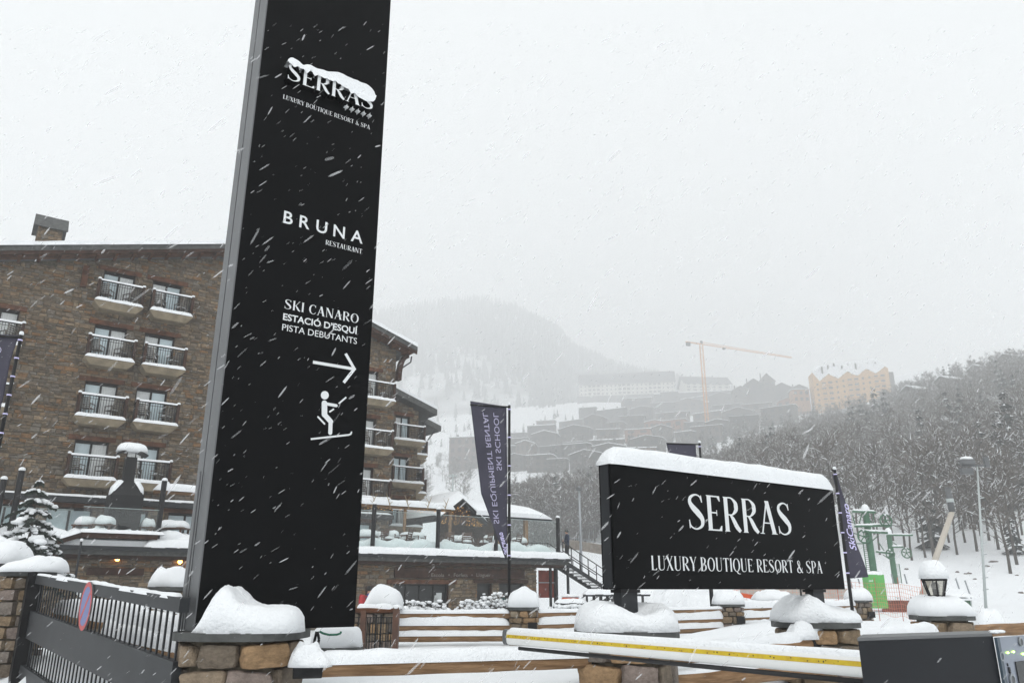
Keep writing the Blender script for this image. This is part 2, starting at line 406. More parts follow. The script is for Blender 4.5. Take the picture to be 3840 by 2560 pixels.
def balcony(fr, parent, t0, t1, z, off, depth=1.0, seed=0, sides=(1, 1), name='balcony'):
    ob = off + depth; sl = MB(); h = .38; i = .30
    p = [fr.p(t0, z, off), fr.p(t1, z, off), fr.p(t1, z, ob), fr.p(t0, z, ob)]
    q = [fr.p(t0 + i, z - h, off), fr.p(t1 - i, z - h, off), fr.p(t1 - i, z - h, ob - i * .8), fr.p(t0 + i, z - h, ob - i * .8)]
    r_ = [v - Vector((0, 0, .09)) for v in p]
    sl.add(p + r_ + q, [(3, 2, 1, 0), (0, 1, 5, 4), (1, 2, 6, 5), (2, 3, 7, 6), (3, 0, 4, 7), (4, 5, 9, 8), (5, 6, 10, 9), (6, 7, 11, 10), (7, 4, 8, 11), (8, 9, 10, 11)])
    bal = sl.build(name, M['concrete'], parent)
    rl = MB(); zt = z + 1.12; f = ob - .09
    rl.fbox(fr, t0 + .09, t1 - .09, zt - .06, zt, f - .03, f + .03); rl.fbox(fr, t0 + .09, t1 - .09, z + .10, z + .13, f - .015, f + .015)
    rl.fbox(fr, t0 + .09, t1 - .09, zt - .2, zt - .18, f - .012, f + .012)
    k = t0 + .2
    while k < t1 - .12:
        rl.fbox(fr, k, k + .022, z + .02, zt - .06, f - .011, f + .011); k += .125
    for sgn, tt in ((-1, t0 + .09), (1, t1 - .09)):
        if not sides[0 if sgn < 0 else 1]: continue
        rl.fbox(fr, tt - .03, tt + .03, zt - .06, zt, off + .02, f); rl.fbox(fr, tt - .015, tt + .015, z + .1, z + .13, off + .02, f)
        k = off + .12
        while k < f - .05: rl.fbox(fr, tt - .011, tt + .011, z + .02, zt - .06, k, k + .022); k += .125
    rl.build('railing', M['black_iron'], bal)
    for tt in (t0 + .09, t1 - .09):
        MB().fbox(fr, tt - .07, tt + .07, z, zt + .03, f - .07, f + .07).build('post', M['dark_wood'], bal)
    s = MB(); s.snow_strip(fr.p(t0 + .02, zt + .0, f), fr.p(t1 - .02, zt, f), .13, .085, seed, seg=24, side=fr.n, rough=.25)
    for tt in (t0 + .09, t1 - .09): s.ball(fr.p(tt, zt + .08, f), .10, 8, 5, (1, 1, .8))
    s.snow_strip(fr.p(t0 + .0, z - .01, ob - .08), fr.p(t1 - .0, z - .01, ob - .08), .26, .17, seed + 3, seg=30, side=fr.n, rough=.4)
    s.add([fr.p(t0 + .05, z + .06, off + .05), fr.p(t1 - .05, z + .06, off + .05), fr.p(t1 - .05, z + .07, ob - .1), fr.p(t0 + .05, z + .07, ob - .1)], [(3, 2, 1, 0)])
    s.build('snow', M['snow_fine'], bal, smooth=True)
    return bal
def chair_mesh():
    m = MB()
    for x in (-.27, .25):
        for y in (-.26, .24): m.box(x, x + .04, y, y + .04, 0, .66 if y > 0 else .62)
        m.box(x - .01, x + .05, -.28, .3, .62, .65)
    for k in range(5): m.box(-.25, .25, -.24 + k * .1, -.17 + k * .1, .40, .425)
    for k in range(5): m.par((-.25, .24 + .03 * k, .46 + .1 * k), (.5, 0, 0), (0, .02, 0), (0, .012, .07))
    for x in (-.25, .22): m.par((x, .24, .4), (.03, 0, 0), (0, .03, 0), (0, .16, .58))
    s = MB().snow_pile((0, -.02, .425), .25, .22, .12, 2, rough=.15, n=8)
    return m, s
cm, cs_ = chair_mesh()
M['chair'] = P('weathered_grey_wood', (.17, .155, .135), .8, var=.2, scale=6)
chair0 = None
def put_chair(p, rz, label, group, sc=1.0):
    global chair0
    if chair0 is None:
        chair0 = thing('patio_chair', label, 'chair', (0, 0, 0), group)
        cm.build('frame', M['chair'], chair0); cs_.build('snow', M['snow_fine'], chair0, smooth=True)
        chair0.location = p; chair0.rotation_euler = (0, 0, rz); chair0.scale = (sc,) * 3; return chair0
    return dup(chair0, p, label, group, rz, sc)

hotel = thing('stone_hotel', 'tall brown stone hotel with snowy gable roof and stacked balconies', 'hotel', HF.p(5, 0))
opens = []; specs = []
ROWS = [16.2, 13.1, 10.0, 6.9]; RN = ['top', 'second', 'third', 'fourth']
COLS = [('inner', 1.68, 3.90, 1.77, 3.33, (0, 1, 2, 3)), ('outer', -1.03, 1.33, -.71, .87, (0, 1, 2, 3)), ('far end', -6.25, -3.82, -5.75, -4.15, (1, 2, 3)),
        ('corner', 14.42, 16.75, 14.5, 15.9, (1, 2, 3)), ('hidden', 11.6, 13.9, 11.9, 13.4, (1, 2, 3)), ('middle', 7.0, 9.3, 7.3, 8.8, (0, 1, 2, 3))]
WH = 2.02
for cn, b0_, b1_, w0, w1, rows in COLS:
    for r in rows:
        z = ROWS[r]; opens.append((w0, w1, z - .0, z + WH)); specs.append((cn, b0_, b1_, w0, w1, r))
GO = [(-8.3, -6.6), (-4.4, -1.9), (-1.4, .6), (1.2, 3.2), (4.2, 6.0), (7, 9.4), (10.4, 12.6), (13.6, 16.0)]
for a, b in GO: opens.append((a, b, 3.6, 5.55))
st, bk = MB(), MB()
stone_wall(st, bk, HF, -11, 17.12, 3.4, top_main, opens, 0, seed=3)
bk.build('wall', M['mortar'], hotel)
st.build('stone_facing', M['wall_stone'], hotel, kind='stuff')
# corner return wall towards the slope
RF = Frame(*HF.p(17.12, 0).xy, ang=AD - PI / 2)
s2, b2 = MB(), MB(); stone_wall(s2, b2, RF, 0, 9, 3.4, lambda t: 16.4, [(.0, 0, 0, 0)], 0, seed=5)
b2.build('wall', M['mortar'], hotel); s2.build('stone_facing', M['wall_stone'], hotel, kind='stuff')
for i, (cn, b0_, b1_, w0, w1, r) in enumerate(specs):
    z = ROWS[r]
    window_unit(HF, hotel, w0, w1, z, z + WH, 0, style=i * 2 + r, seed=i)
    balcony(HF, hotel, b0_, b1_, z, 0, 1.0, seed=i)
    if cn != 'hidden':
        who = {'inner': 'nearer the black tower', 'outer': 'of the paired column away from the tower', 'far end': 'at the photo edge', 'corner': 'by the downpipe corner', 'middle': 'behind the tower'}[cn]
        ang = math.atan2(HF.n.y, HF.n.x)
        tm = (b0_ + b1_) / 2
        for k, dt in enumerate((-.62, .55)):
            put_chair(HF.p(tm + dt, z + .05, .52), ang + PI / 2 + PI + (.5 if k else -.6), '%s snowy slatted chair on the %s-row balcony %s' % ('tower-side' if k else 'outer', RN[r], who), 'chairs on the hotel balconies')
for a, b in GO: window_unit(HF, hotel, a, b, 3.6, 5.55, 0, style=1, lint=True)
# roof: two slabs meeting at the gable, deep eaves, snow on top
def roof_slab(fr, segs, off_front, off_back, th, parent, name='roof', sn=.24, seed=0):
    m = MB(); s = MB(); w = MB()
    for (ta, za), (tb, zb) in segs:
        m.prism([fr.p(ta, za, off_front), fr.p(tb, zb, off_front), fr.p(tb, zb - th, off_front), fr.p(ta, za - th, off_front)], fr.n * (off_back - off_front))
        n_ = 40
        def top(i, j, ta=ta, za=za, tb=tb, zb=zb):
            t = ta + (tb - ta) * i; z = za + (zb - za) * i; o = off_front + .02 + (off_back - off_front) * j
            e = .78 + .22 * min(1, j * 8)
            return fr.p(t, z + .03 + (sn * (1 + .35 * noise.noise(Vector((t * .9, o * .8, seed))))) * e, o)
        s.grid(n_, 14, top)
        s.grid(n_, 1, lambda i, j, ta=ta, za=za, tb=tb, zb=zb: fr.p(ta + (tb - ta) * i, za + (zb - za) * i + .001 + (.029 + sn * .78 * (1 + .35 * noise.noise(Vector(((ta + (tb - ta) * i) * .9, (off_front + .02) * .8, seed))))) * j, off_front + .02))
        # small broken ledges of snow along the front board
        rs = random.Random(seed + 5); k = 0.
        L = abs(tb - ta)
        while k < L - .6:
            ln = rs.uniform(.5, 2.2)
            if rs.random() < .75:
                u0, u1 = k / L, min(1, (k + ln) / L)
                w.snow_strip(fr.p(ta + (tb - ta) * u0, za + (zb - za) * u0 - .02, off_front + .04), fr.p(ta + (tb - ta) * u1, za + (zb - za) * u1 - .02, off_front + .04), .13, rs.uniform(.05, .14), rs.random() * 50, seg=10, side=fr.n)
            k += ln + rs.uniform(.1, .6)
    rf = m.build(name, M['slate'], parent)
    s.v += []; s.build('snow', M['snow'], rf, smooth=True); w.build('snow', M['snow_fine'], rf, smooth=True)
    return rf
AP = (5.27, 20.95)
rf = roof_slab(HF, [((-12, 17.97 + .275 * (-12 + 5.57)), AP), (AP, (18.06, 16.94))], 1.2, -12, .30, hotel, seed=2)
fb = MB()   # barge board and boarded soffit with rafters
for (ta, za), (tb, zb) in [((-12, 16.2), AP), (AP, (18.06, 16.94))]:
    za = 17.97 + .275 * (ta + 5.57) if ta < 0 else za
    fb.prism([HF.p(ta, za - .3, 1.17), HF.p(tb, zb - .3, 1.17), HF.p(tb, zb - .50, 1.17), HF.p(ta, za - .50, 1.17)], HF.n * -.08)
fb.build('barge_board', M['dark_wood'], rf)
sf = MB()
for (ta, za), (tb, zb) in [((-12, 17.97 + .275 * (-12 + 5.57)), AP), (AP, (18.0, 16.96))]:
    sf.prism([HF.p(ta, za - .31, 1.08), HF.p(tb, zb - .31, 1.08), HF.p(tb, zb - .37, 1.08), HF.p(ta, za - .37, 1.08)], HF.n * -1.1)
    n_ = int(abs(tb - ta) / .85)
    for k in range(n_):
        u = (k + .5) / n_; t_ = ta + (tb - ta) * u; z_ = za + (zb - za) * u - .47
        sf.fbox(HF, t_ - .07, t_ + .07, z_ - .09, z_ + .1, 0, 1.0)
sf.build('soffit', M['red_wood'], rf)
# curved corner bracket and the downpipe at the right eave
br = MB(); pts = []
for k in range(9):
    w = k / 8 * PI / 2; pts.append(HF.p(17.2 + .62 * (1 - math.cos(w)), 14.7 + 1.75 * math.sin(w) ** .8, .3))
for a, b in zip(pts, pts[1:]): br.beam(a, b, .26, .42, up=HF.n)
br.build('bracket', M['dark_wood'], hotel)
pp = MB().path([HF.p(17.95, 16.4, .6), HF.p(17.9, 16.0, .6), HF.p(17.6, 15.75, .5), HF.p(17.2, 15.4, .35)], .05, 6); pp.build('downpipe', M['dark_metal'], hotel)
MB().fbox(HF, -1.75, -1.45, 17.0, 18.2, .02, .22).build('beam_post', M['red_wood'], hotel)
# chimney with slate saddle
ct_, cz = HF.hit(183, 893, -4.5); Q = .66
ch = MB(); ch.fbox(HF, ct_ - .95 * Q, ct_ + .95 * Q, cz - 1.8, cz + .75 * Q, -5.4, -4.0)
cho = ch.build('chimney', M['mortar'], hotel)
s_, b_ = MB(), MB(); stone_wall(s_, b_, HF, ct_ - .95 * Q, ct_ + .95 * Q, cz - 1.8, lambda t: cz + .6 * Q, [], -3.99, seed=77, chh=(.12, .22)); s_.build('stone_facing', M['wall_stone'], cho, kind='stuff')
c2 = MB()
A_, B_ = HF.p(ct_ - 1.3 * Q, cz + 2.15 * Q, -4.7), HF.p(ct_ + 1.3 * Q, cz + 2.15 * Q, -4.7)
for o1 in (-3.8, -5.6):
    q = [A_, B_, HF.p(ct_ + 1.3 * Q, cz + .6 * Q, o1), HF.p(ct_ - 1.3 * Q, cz + .6 * Q, o1)]
    c2.prism(q, (HF.n * (1 if o1 > -4.7 else -1) + Vector((0, 0, .6))).normalized() * -.07)
c2.build('chimney_cap', M['slate'], cho)
# plant-room ledge canopy over the ground floor
cn_ = MB(); cn_.fbox(HF, -7.6, 17.0, 5.75, 6.0, .02, .95); cno = cn_.build('canopy', M['dark_metal'], hotel)
MB().snow_strip(HF.p(-7.6, 6.0, .5), HF.p(17, 6.0, .5), .85, .13, 4, seg=80, side=HF.n).build('snow', M['snow_fine'], cno, smooth=True)
# two lower wings stepping back behind the corner
def wing(off, pix_corner, pix_roof, slab_px, wpx, label, seed, nrow, tleft):
    tc, zc = HF.hit(*pix_corner, off); tr, zr = HF.hit(*pix_roof, off + .8)
    w = thing('hotel_wing', label, 'hotel', HF.p(tc, 0, off), 'stepped hotel wings')
    wt0, wt1 = wpx; op = []; zs = [HF.hit(*slab_px, off + 1)[1] - 3.1 * k for k in range(nrow)]
    top = lambda t: zr - .55 + .33 * (tr - t)
    for z in zs: op.append((tc - wt1, tc - wt0, z, z + 2.0))
    s_, b_ = MB(), MB(); stone_wall(s_, b_, HF, tleft, tc, 3.0, top, op, off, seed=seed)
    b_.build('wall', M['mortar'], w); s_.build('stone_facing', M['wall_stone'], w, kind='stuff')
    fr2 = Frame(*HF.p(tc, 0, off).xy, ang=AD - PI / 2)
    s_, b_ = MB(), MB(); stone_wall(s_, b_, fr2, 0, 8, 3.0, lambda t: top(tc) - .1, [], 0, seed=seed + 1)
    b_.build('wall', M['mortar'], w); s_.build('stone_facing', M['wall_stone'], w, kind='stuff')
    for k, z in enumerate(zs):
        window_unit(HF, w, tc - wt1, tc - wt0, z, z + 2.0, off, style=k)
        balcony(HF, w, tc - 2.5, tc + .15, z, off, 1.0, seed=seed + k)
        balcony(fr2, w, .4, 2.4, z - .1, 0, .8, seed=seed + k + 9)
    r = roof_slab(HF, [((tleft - 1, zr + .33 * (tr - tleft + 1)), (tr, zr))], off + .8, off - 9, .45, w, seed=seed)
    MB().path([HF.p(tr - .5, zr - .5, off + .5), HF.p(tr - .9, zr - 1.0, off + .5), HF.p(tc + .1, zr - 1.7, off + .3)], .05, 6).build('downpipe', M['dark_metal'], w)
    return w
wing(-7.0, (1567, 1640), (1640, 1535), (1535, 1650), (.75, 1.95), 'lower hotel wing with two slanting eaves just right of the main gable', 11, 4, 12)
wing(-12., (1577, 1700), (1655, 1597), (1590, 1705), (5.2, 6.4), 'lowest hotel wing farthest back, its eave pointing at the banner', 15, 2, 18)
# ------------------------------------------------------------------ lettering
def catmull(pts, n=6):
    out = []; q = [pts[0]] + list(pts) + [pts[-1]]
    for i in range(1, len(q) - 2):
        for k in range(n):
            t = k / n; p0, p1, p2, p3 = (np.array(q[i + j - 1], float) for j in range(4))
            out.append(.5 * (2 * p1 + (p2 - p0) * t + (2 * p0 - 5 * p1 + 4 * p2 - p3) * t * t + (3 * p1 - p0 - 3 * p2 + p3) * t ** 3))
    out.append(np.array(pts[-1], float)); return out
def stroke(pts, n=6):
    """centre line with its own width at each point -> quads"""
    c = catmull(pts, n); L, R = [], []
    for i, p in enumerate(c):
        a = c[max(0, i - 1)]; b = c[min(len(c) - 1, i + 1)]; d = b[:2] - a[:2]; d = d / (np.linalg.norm(d) + 1e-9)
        nn = np.array((-d[1], d[0])) * p[2] / 2; L.append(p[:2] + nn); R.append(p[:2] - nn)
    return [[tuple(L[i]), tuple(R[i]), tuple(R[i + 1]), tuple(L[i + 1])] for i in range(len(c) - 1)]
TW, HW = .135, .04        # thick and thin strokes of the high-contrast serif
def stem(x, y0=0, y1=1, w=TW):
    m, e = .035, .03
    return [[(x, y0), (x + w, y0), (x + w, y1), (x, y1)], [(x - e, y0), (x + w + e, y0), (x + w, y0 + m), (x, y0 + m)], [(x, y1 - m), (x + w, y1 - m), (x + w + e, y1), (x - e, y1)]]
def arm(x0, x1, y, up):
    s = .15 * up
    return [[(x0, y), (x1, y), (x1, y + HW * up), (x0, y + HW * up)], [(x1 - .10, y + HW * up * .8), (x1, y), (x1 + .012, y + s), (x1 - .02, y + s)]]
def diag(x0, y0, x1, y1, w): return [[(x0 - w / 2, y0), (x0 + w / 2, y0), (x1 + w / 2, y1), (x1 - w / 2, y1)]]
def foot(x, y, w=.20): return [[(x - w / 2, y - .012 if y > .5 else y), (x + w / 2, y - .012 if y > .5 else y), (x + w / 2 - .02, y + .012 if y > .5 else y + .025), (x - w / 2 + .02, y + .012 if y > .5 else y + .025)]]
def bowl(x, y0, y1, rx, w=TW): 
    ym = (y0 + y1) / 2; return stroke([(x, y1 - .02, HW), (x + rx * .5, y1 - .022, HW * 1.1), (x + rx * .93, ym + (y1 - ym) * .45, w * .85), (x + rx, ym, w * 1.05), (x + rx * .93, ym - (ym - y0) * .45, w * .85), (x + rx * .5, y0 + .022, HW * 1.1), (x, y0 + .02, HW)])
def ring(cx, cy, rx, ry, w=TW):
    pts = []
    for k in range(17):
        a = PI / 2 + 2 * PI * k / 16; pts.append((cx + rx * math.cos(a), cy + ry * math.sin(a), HW + (w - HW) * abs(math.cos(a)) ** 1.5))
    return stroke(pts, 3)
GL = {}
GL['S'] = (.60, stroke([(.50, .79, .03), (.44, .93, .04), (.30, .978, .045), (.14, .90, .085), (.10, .76, .11), (.20, .61, .16), (.36, .46, .175), (.48, .31, .14), (.48, .14, .095), (.36, .04, .055), (.22, .02, .04), (.09, .10, .04), (.05, .26, .03)]) + [[(.47, .97), (.50, .97), (.52, .77), (.485, .77)], [(.05, .03), (.08, .03), (.07, .26), (.04, .26)]])
GL['E'] = (.56, stem(.06) + arm(.19, .50, 1, -1) + arm(.19, .52, 0, 1) + [[(.19, .49), (.38, .49), (.38, .53), (.19, .53)], [(.36, .43), (.385, .43), (.385, .59), (.36, .59)]])
GL['R'] = (.64, stem(.06) + bowl(.17, .47, 1, .32) + stroke([(.26, .49, .05), (.36, .36, .12), (.48, .14, .14), (.60, .015, .10)]))
GL['A'] = (.66, diag(.08, 0, .33, 1, .05) + diag(.55, 0, .33, 1, .15) + [[(.17, .31), (.47, .31), (.47, .345), (.17, .345)]] + foot(.08, 0, .18) + foot(.55, 0, .24))
GL['L'] = (.52, stem(.06) + arm(.19, .48, 0, 1))
GL['U'] = (.68, stem(.06, .25, 1) [:1] + stroke([(.128, .3, TW), (.135, .16, TW * .9), (.22, .03, .07), (.34, .015, .045), (.48, .06, .045), (.55, .2, .04), (.555, .5, .035), (.555, 1, .035)], 4) + foot(.128, 1, .22) + foot(.555, 1, .16))
GL['X'] = (.64, diag(.53, 0, .10, 1, .15) + diag(.08, 0, .53, 1, .045) + foot(.53, 0, .22) + foot(.10, 1, .22) + foot(.08, 0, .16) + foot(.53, 1, .16))
GL['Y'] = (.62, [[(.02, 1), (.18, 1), (.37, .46), (.25, .46)], [(.54, 1), (.585, 1), (.36, .46), (.32, .46)]] + stem(.245, 0, .47)[:2] + foot(.10, 1, .22) + foot(.56, 1, .16))
GL['B'] = (.60, stem(.06) + bowl(.17, .51, 1, .28) + bowl(.17, 0, .54, .33))
GL['O'] = (.74, ring(.37, .5, .285, .485))
GL['Q'] = (.74, ring(.37, .5, .285, .485) + stroke([(.33, .05, .04), (.45, -.08, .1), (.62, -.17, .05), (.76, -.14, .02)]))
GL['C'] = (.64, stroke([(.55, .76, .03), (.50, .92, .05), (.37, .978, .05), (.20, .88, .09), (.115, .68, .13), (.10, .5, .14), (.115, .32, .13), (.20, .12, .09), (.37, .022, .05), (.50, .08, .045), (.57, .24, .03)]) + [[(.53, .97), (.56, .97), (.575, .74), (.54, .74)]])
GL['T'] = (.60, stem(.235)[:2] + [[(.03, .96), (.57, .96), (.57, 1), (.03, 1)], [(.03, .85), (.05, .85), (.10, .97), (.03, 1)], [(.57, .85), (.55, .85), (.50, .97), (.57, 1)]])
GL['I'] = (.26, stem(.06))
GL['P'] = (.57, stem(.06) + bowl(.17, .43, 1, .31))
GL['K'] = (.66, stem(.06) + diag(.21, .44, .55, 1, .045) + stroke([(.27, .54, .06), (.38, .34, .13), (.50, .12, .14), (.63, .01, .10)]) + foot(.55, 1, .16))
GL['N'] = (.70, diag(.10, 0, .10, 1, .04) + diag(.57, .0, .12, 1, .15) + diag(.595, 0, .595, 1, .04) + foot(.10, 0, .16) + foot(.595, 1, .16) + foot(.06, 1, .12))
GL['&'] = (.76, stroke([(.66, .42, .035), (.60, .22, .045), (.45, .05, .05), (.27, .025, .07), (.13, .12, .12), (.13, .30, .12), (.26, .45, .08), (.40, .62, .06), (.43, .80, .06), (.36, .95, .05), (.26, .965, .06), (.20, .85, .10), (.25, .66, .12), (.40, .38, .14), (.56, .12, .13), (.70, .01, .08)]))
GL[' '] = (.26, [])
def serif_polys(text, track=.05):
    """-> list of (polys of one letter) in units of cap height, and the total width"""
    x = 0; out = []
    for ch in text:
        w, ps = GL[ch]; out.append([[(px + x, py) for px, py in p] for p in ps]); x += w + track
    return out, x - track
def sans_polys(text, bold=0., shear=0., size=1.):
    cu = bpy.data.curves.new('t', 'FONT'); cu.body = text; cu.offset = bold; cu.shear = shear; cu.resolution_u = 4
    o = bpy.data.objects.new('t', cu); COL.objects.link(o)
    me = bpy.data.meshes.new_from_object(o.evaluated_get(bpy.context.evaluated_depsgraph_get()))
    vs = [(v.co.x, v.co.y) for v in me.vertices]; ps = [[vs[i] for i in p.vertices] for p in me.polygons]
    bpy.data.objects.remove(o); bpy.data.curves.remove(cu); bpy.data.meshes.remove(me)
    x0 = min(v[0] for v in vs); x1 = max(v[0] for v in vs)
    return ps, x0, x1
_cap = None
def cap_h():
    global _cap
    if _cap is None: _cap = max(y for p in sans_polys('H')[0] for _, y in p)
    return _cap
def lay(mb, polys, org, ex, ey, nrm, depth=0.):
    """lay flat polygons: org + x*ex + y*ey, lifted in hair-thin steps so no two faces share a plane"""
    for i, p in enumerate(polys):
        q = [Vector(org) + ex * x + ey * y + nrm * (.00012 * (i % 9)) for x, y in p]
        if depth: mb.prism(q, nrm * depth)
        else:
            nr = Vector((0, 0, 0))
            for k in range(len(q)): nr += (q[k] - q[0]).cross(q[(k + 1) % len(q)] - q[0])
            mb.add(q, [tuple(range(len(q))) if nr.dot(nrm) > 0 else tuple(range(len(q)))[::-1]])
def put_line(fr, off, pl, pr, cap, text, parent, style='serif', bold=0., name='lettering', mat=None, track=.05, depth=0.):
    """text whose baseline runs between two photo points on the plane"""
    t0, z0 = fr.hit(*pl, off); t1, z1 = fr.hit(*pr, off); z = (z0 + z1) / 2
    zc = fr.hit(pl[0], pl[1] - cap, off)[1] - z0
    def words_of(ps, gap):
        """polygons sorted along the line and cut where a word space opens"""
        ps = sorted(ps, key=lambda p: min(x for x, _ in p)); out = []; end = -9
        for p in ps:
            a, b = min(x for x, _ in p), max(x for x, _ in p)
            if a > end + gap or not out: out.append([])
            out[-1].append(p); end = max(end, b)
        return out
    if style == 'serif':
        ls, w = serif_polys(text, track); k = (t1 - t0) / w; ps = [p for l in ls for p in l]; gap = .2; ey = zc; x0 = 0
    else:
        ps, x0, x1 = sans_polys(text, bold); k = (t1 - t0) / (x1 - x0); gap = .17; ey = zc / cap_h()
    o = None
    for g in words_of(ps, gap):
        m = MB(); lay(m, [[(x - x0, y) for x, y in p] for p in g], fr.p(t0, z, off), fr.d * k, Vector((0, 0, ey)), fr.n, depth); o = m.build(name, mat or M['print'], parent)
    return o
# ------------------------------------------------------------------ near things: pillars, logs, tower, signboard, barrier, gate
def stone_tmpl(n, seed, k=5.):
    m = MB(); rs = Vector((seed * 3.7, seed * 1.3, seed))
    sk = [random.Random(seed * 10 + i).uniform(-.16, .16) for i in range(4)]
    for ax in range(3):
        for sg in (-1, 1):
            def f(i, j, ax=ax, sg=sg):
                a, b = i * 2 - 1, j * 2 - 1; p = [0, 0, 0]; p[ax] = sg; p[(ax + 1) % 3] = a * sg; p[(ax + 2) % 3] = b
                p = Vector(p); r = (abs(p.x) ** k + abs(p.y) ** k + abs(p.z) ** k) ** (-1 / k); p = p * r
                p = Vector((p.x * (1 + sk[0] * p.z) + sk[1] * .3 * p.z, p.y, p.z * (1 + sk[2] * p.x)))
                return p * (.5 * (1 + .07 * noise.noise(p * 1.5 + rs) + .035 * noise.noise(p * 4 + rs)))
            m.grid(n, n, f)
    me = m.mesh('stone', M['stone'], smooth=True)
    return me
ST_HI = [stone_tmpl(7, i, 9.) for i in range(6)]; ST_LO = [stone_tmpl(2, i + 20, 7.) for i in range(4)]
def place_stone(parent, p, ang, w, d, h, rs, tm, tilt=.05, name='stone'):
    o = bpy.data.objects.new(name, rs.choice(tm)); COL.objects.link(o); o.parent = parent
    o.location = Vector(p) - parent.matrix_world.translation
    o.rotation_euler = (rs.uniform(-tilt, tilt) * .5, rs.uniform(-tilt, tilt) * .6, ang + (PI if rs.random() < .5 else 0)); o.scale = (w, d, h)
    return o
def pillar(label, cx, cy, r, z0, z1, snow, seed, hi=False, capr=1.17, th=.062, group='round stone pillars of the fence', name='stone_pillar', sq=2.2, rot=0., rx=1., course=(.14, .24), wid=(.16, .42), zvis=None, arc=(-1.15, .15), squash=1.):
    rs = random.Random(seed); T = thing(name, label, 'pillar', (cx, cy, z0), group)
    def out(a, R): 
        c, s = math.cos(a), math.sin(a); k = (abs(c) ** sq + abs(s) ** sq) ** (-1 / sq) * R
        x, y = c * k * rx, s * k; return Vector((cx + x * math.cos(rot) - y * math.sin(rot), cy + x * math.sin(rot) + y * math.cos(rot), 0))
    N = 28; core = MB()
    core.prism([out(2 * PI * i / N, r - .035) + Vector((0, 0, z0)) for i in range(N)], (0, 0, z1 - z0)); core.build('mortar_core', M['mortar'], T)
    zb = zvis if zvis is not None else z0; z = z1 - .012
    while z > zb + .02:
        h = min(rs.uniform(*course), z - zb)
        if z - h - zb < .07: h = z - zb
        a = PI * arc[0] - rs.random() * .3
        while a < PI * arc[1]:
            w = rs.uniform(*wid); da = w / (r * (1 + (rx - 1) * abs(math.sin(a))))
            p = out(a + da / 2, r - .045); p0, p1 = out(a, r), out(a + da, r); tg = p1 - p0
            place_stone(T, (p.x, p.y, z - h / 2), math.atan2(tg.y, tg.x), tg.length * .95, .15, h * .915, rs, ST_HI if hi else ST_LO)
            a += da
        z -= h
    cp = MB(); R = r * capr
    cp.prism([out(2 * PI * i / 40, R) + Vector((0, 0, z1)) for i in range(40)], (0, 0, th)); co = cp.build('cap', M['slate'], T)
    s = MB(); snow(s, z1 + th, R); s.build('snow', M['snow_fine'] if hi else M['snow'], T, smooth=True)
    return T
def sfn(cx, cy, H, seed, shape=None, pw=5, rough=.12, k=.97, rx=1., rot=0.):
    def f(s, z, R): s.snow_pile((cx, cy, z - .004), R * k * rx, R * k, H, seed, rot, shape, pw, rough=rough, n=26)
    return f
ZC = 1.24
# 1 pillar below the tower
TX, TY = -2.215, 6.84
def s1_(s, z, R):
    def sh(x, y):
        pk = math.exp(-((x + .38) / .26) ** 2) * .42
        return (.74 + pk - .05 * math.sin(x * 4) ) * sm(-1.0, -.55, x + .0) ** .8
    s.snow_pile((TX + .10, TY - .20, z - .004), .43, .30, .285, 3, .02, sh, 7, rough=.06, n=40)
pillar('big stone pillar with slate cap and snow heap under the black tower', TX, TY, .425, 0, 1.268, s1_, 3, hi=True, sq=3.2, rot=-.06, capr=1.17, course=(.17, .27), wid=(.16, .5), zvis=.45)
# 2, 3 pillars carrying the signboard
LX, LY = 1.03, 7.45
def s2_(s, z, R):
    def sh(x, y):
        return 1.0 - .62 * math.exp(-(((x - .22) / .36) ** 2 + ((y + .35) / .65) ** 2)) - .08 * max(0, x - .5)
    s.snow_pile((LX, LY, z - .004), R * .985, R * .985, .25, 8, 0, sh, 6, rough=.07, n=40)
pillar('stone pillar under the post at the tall end of the SERRAS board', LX, LY, .40, 0, 1.245, s2_, 12, hi=True, zvis=.4, wid=(.14, .45))
RX, RY = 3.42, 9.3
def s3_(s, z, R):
    def sh(x, y): return .45 + .42 * math.exp(-((x + .32) / .40) ** 2) * (1 - .3 * y) + .25 * max(0, y)
    s.snow_pile((RX, RY, z - .004), R * .98, R * .98, .30, 4, 0, sh, 7, rough=.1, n=34)
pillar('stone pillar under the far post of the SERRAS board', RX, RY, .40, 0, 1.25, s3_, 21, hi=True, zvis=.5, wid=(.18, .4))
# 4 lamp pillar
PX, PY = xat(3530, 2308, 11.75), 11.75
pillar('stone pillar carrying the snow-topped lantern', PX, PY, .355, .3, 1.24, sfn(PX, PY, .27, 6, lambda x, y: 1 - .45 * sm(.2, 1, x), 6, .05), 33, zvis=.6)

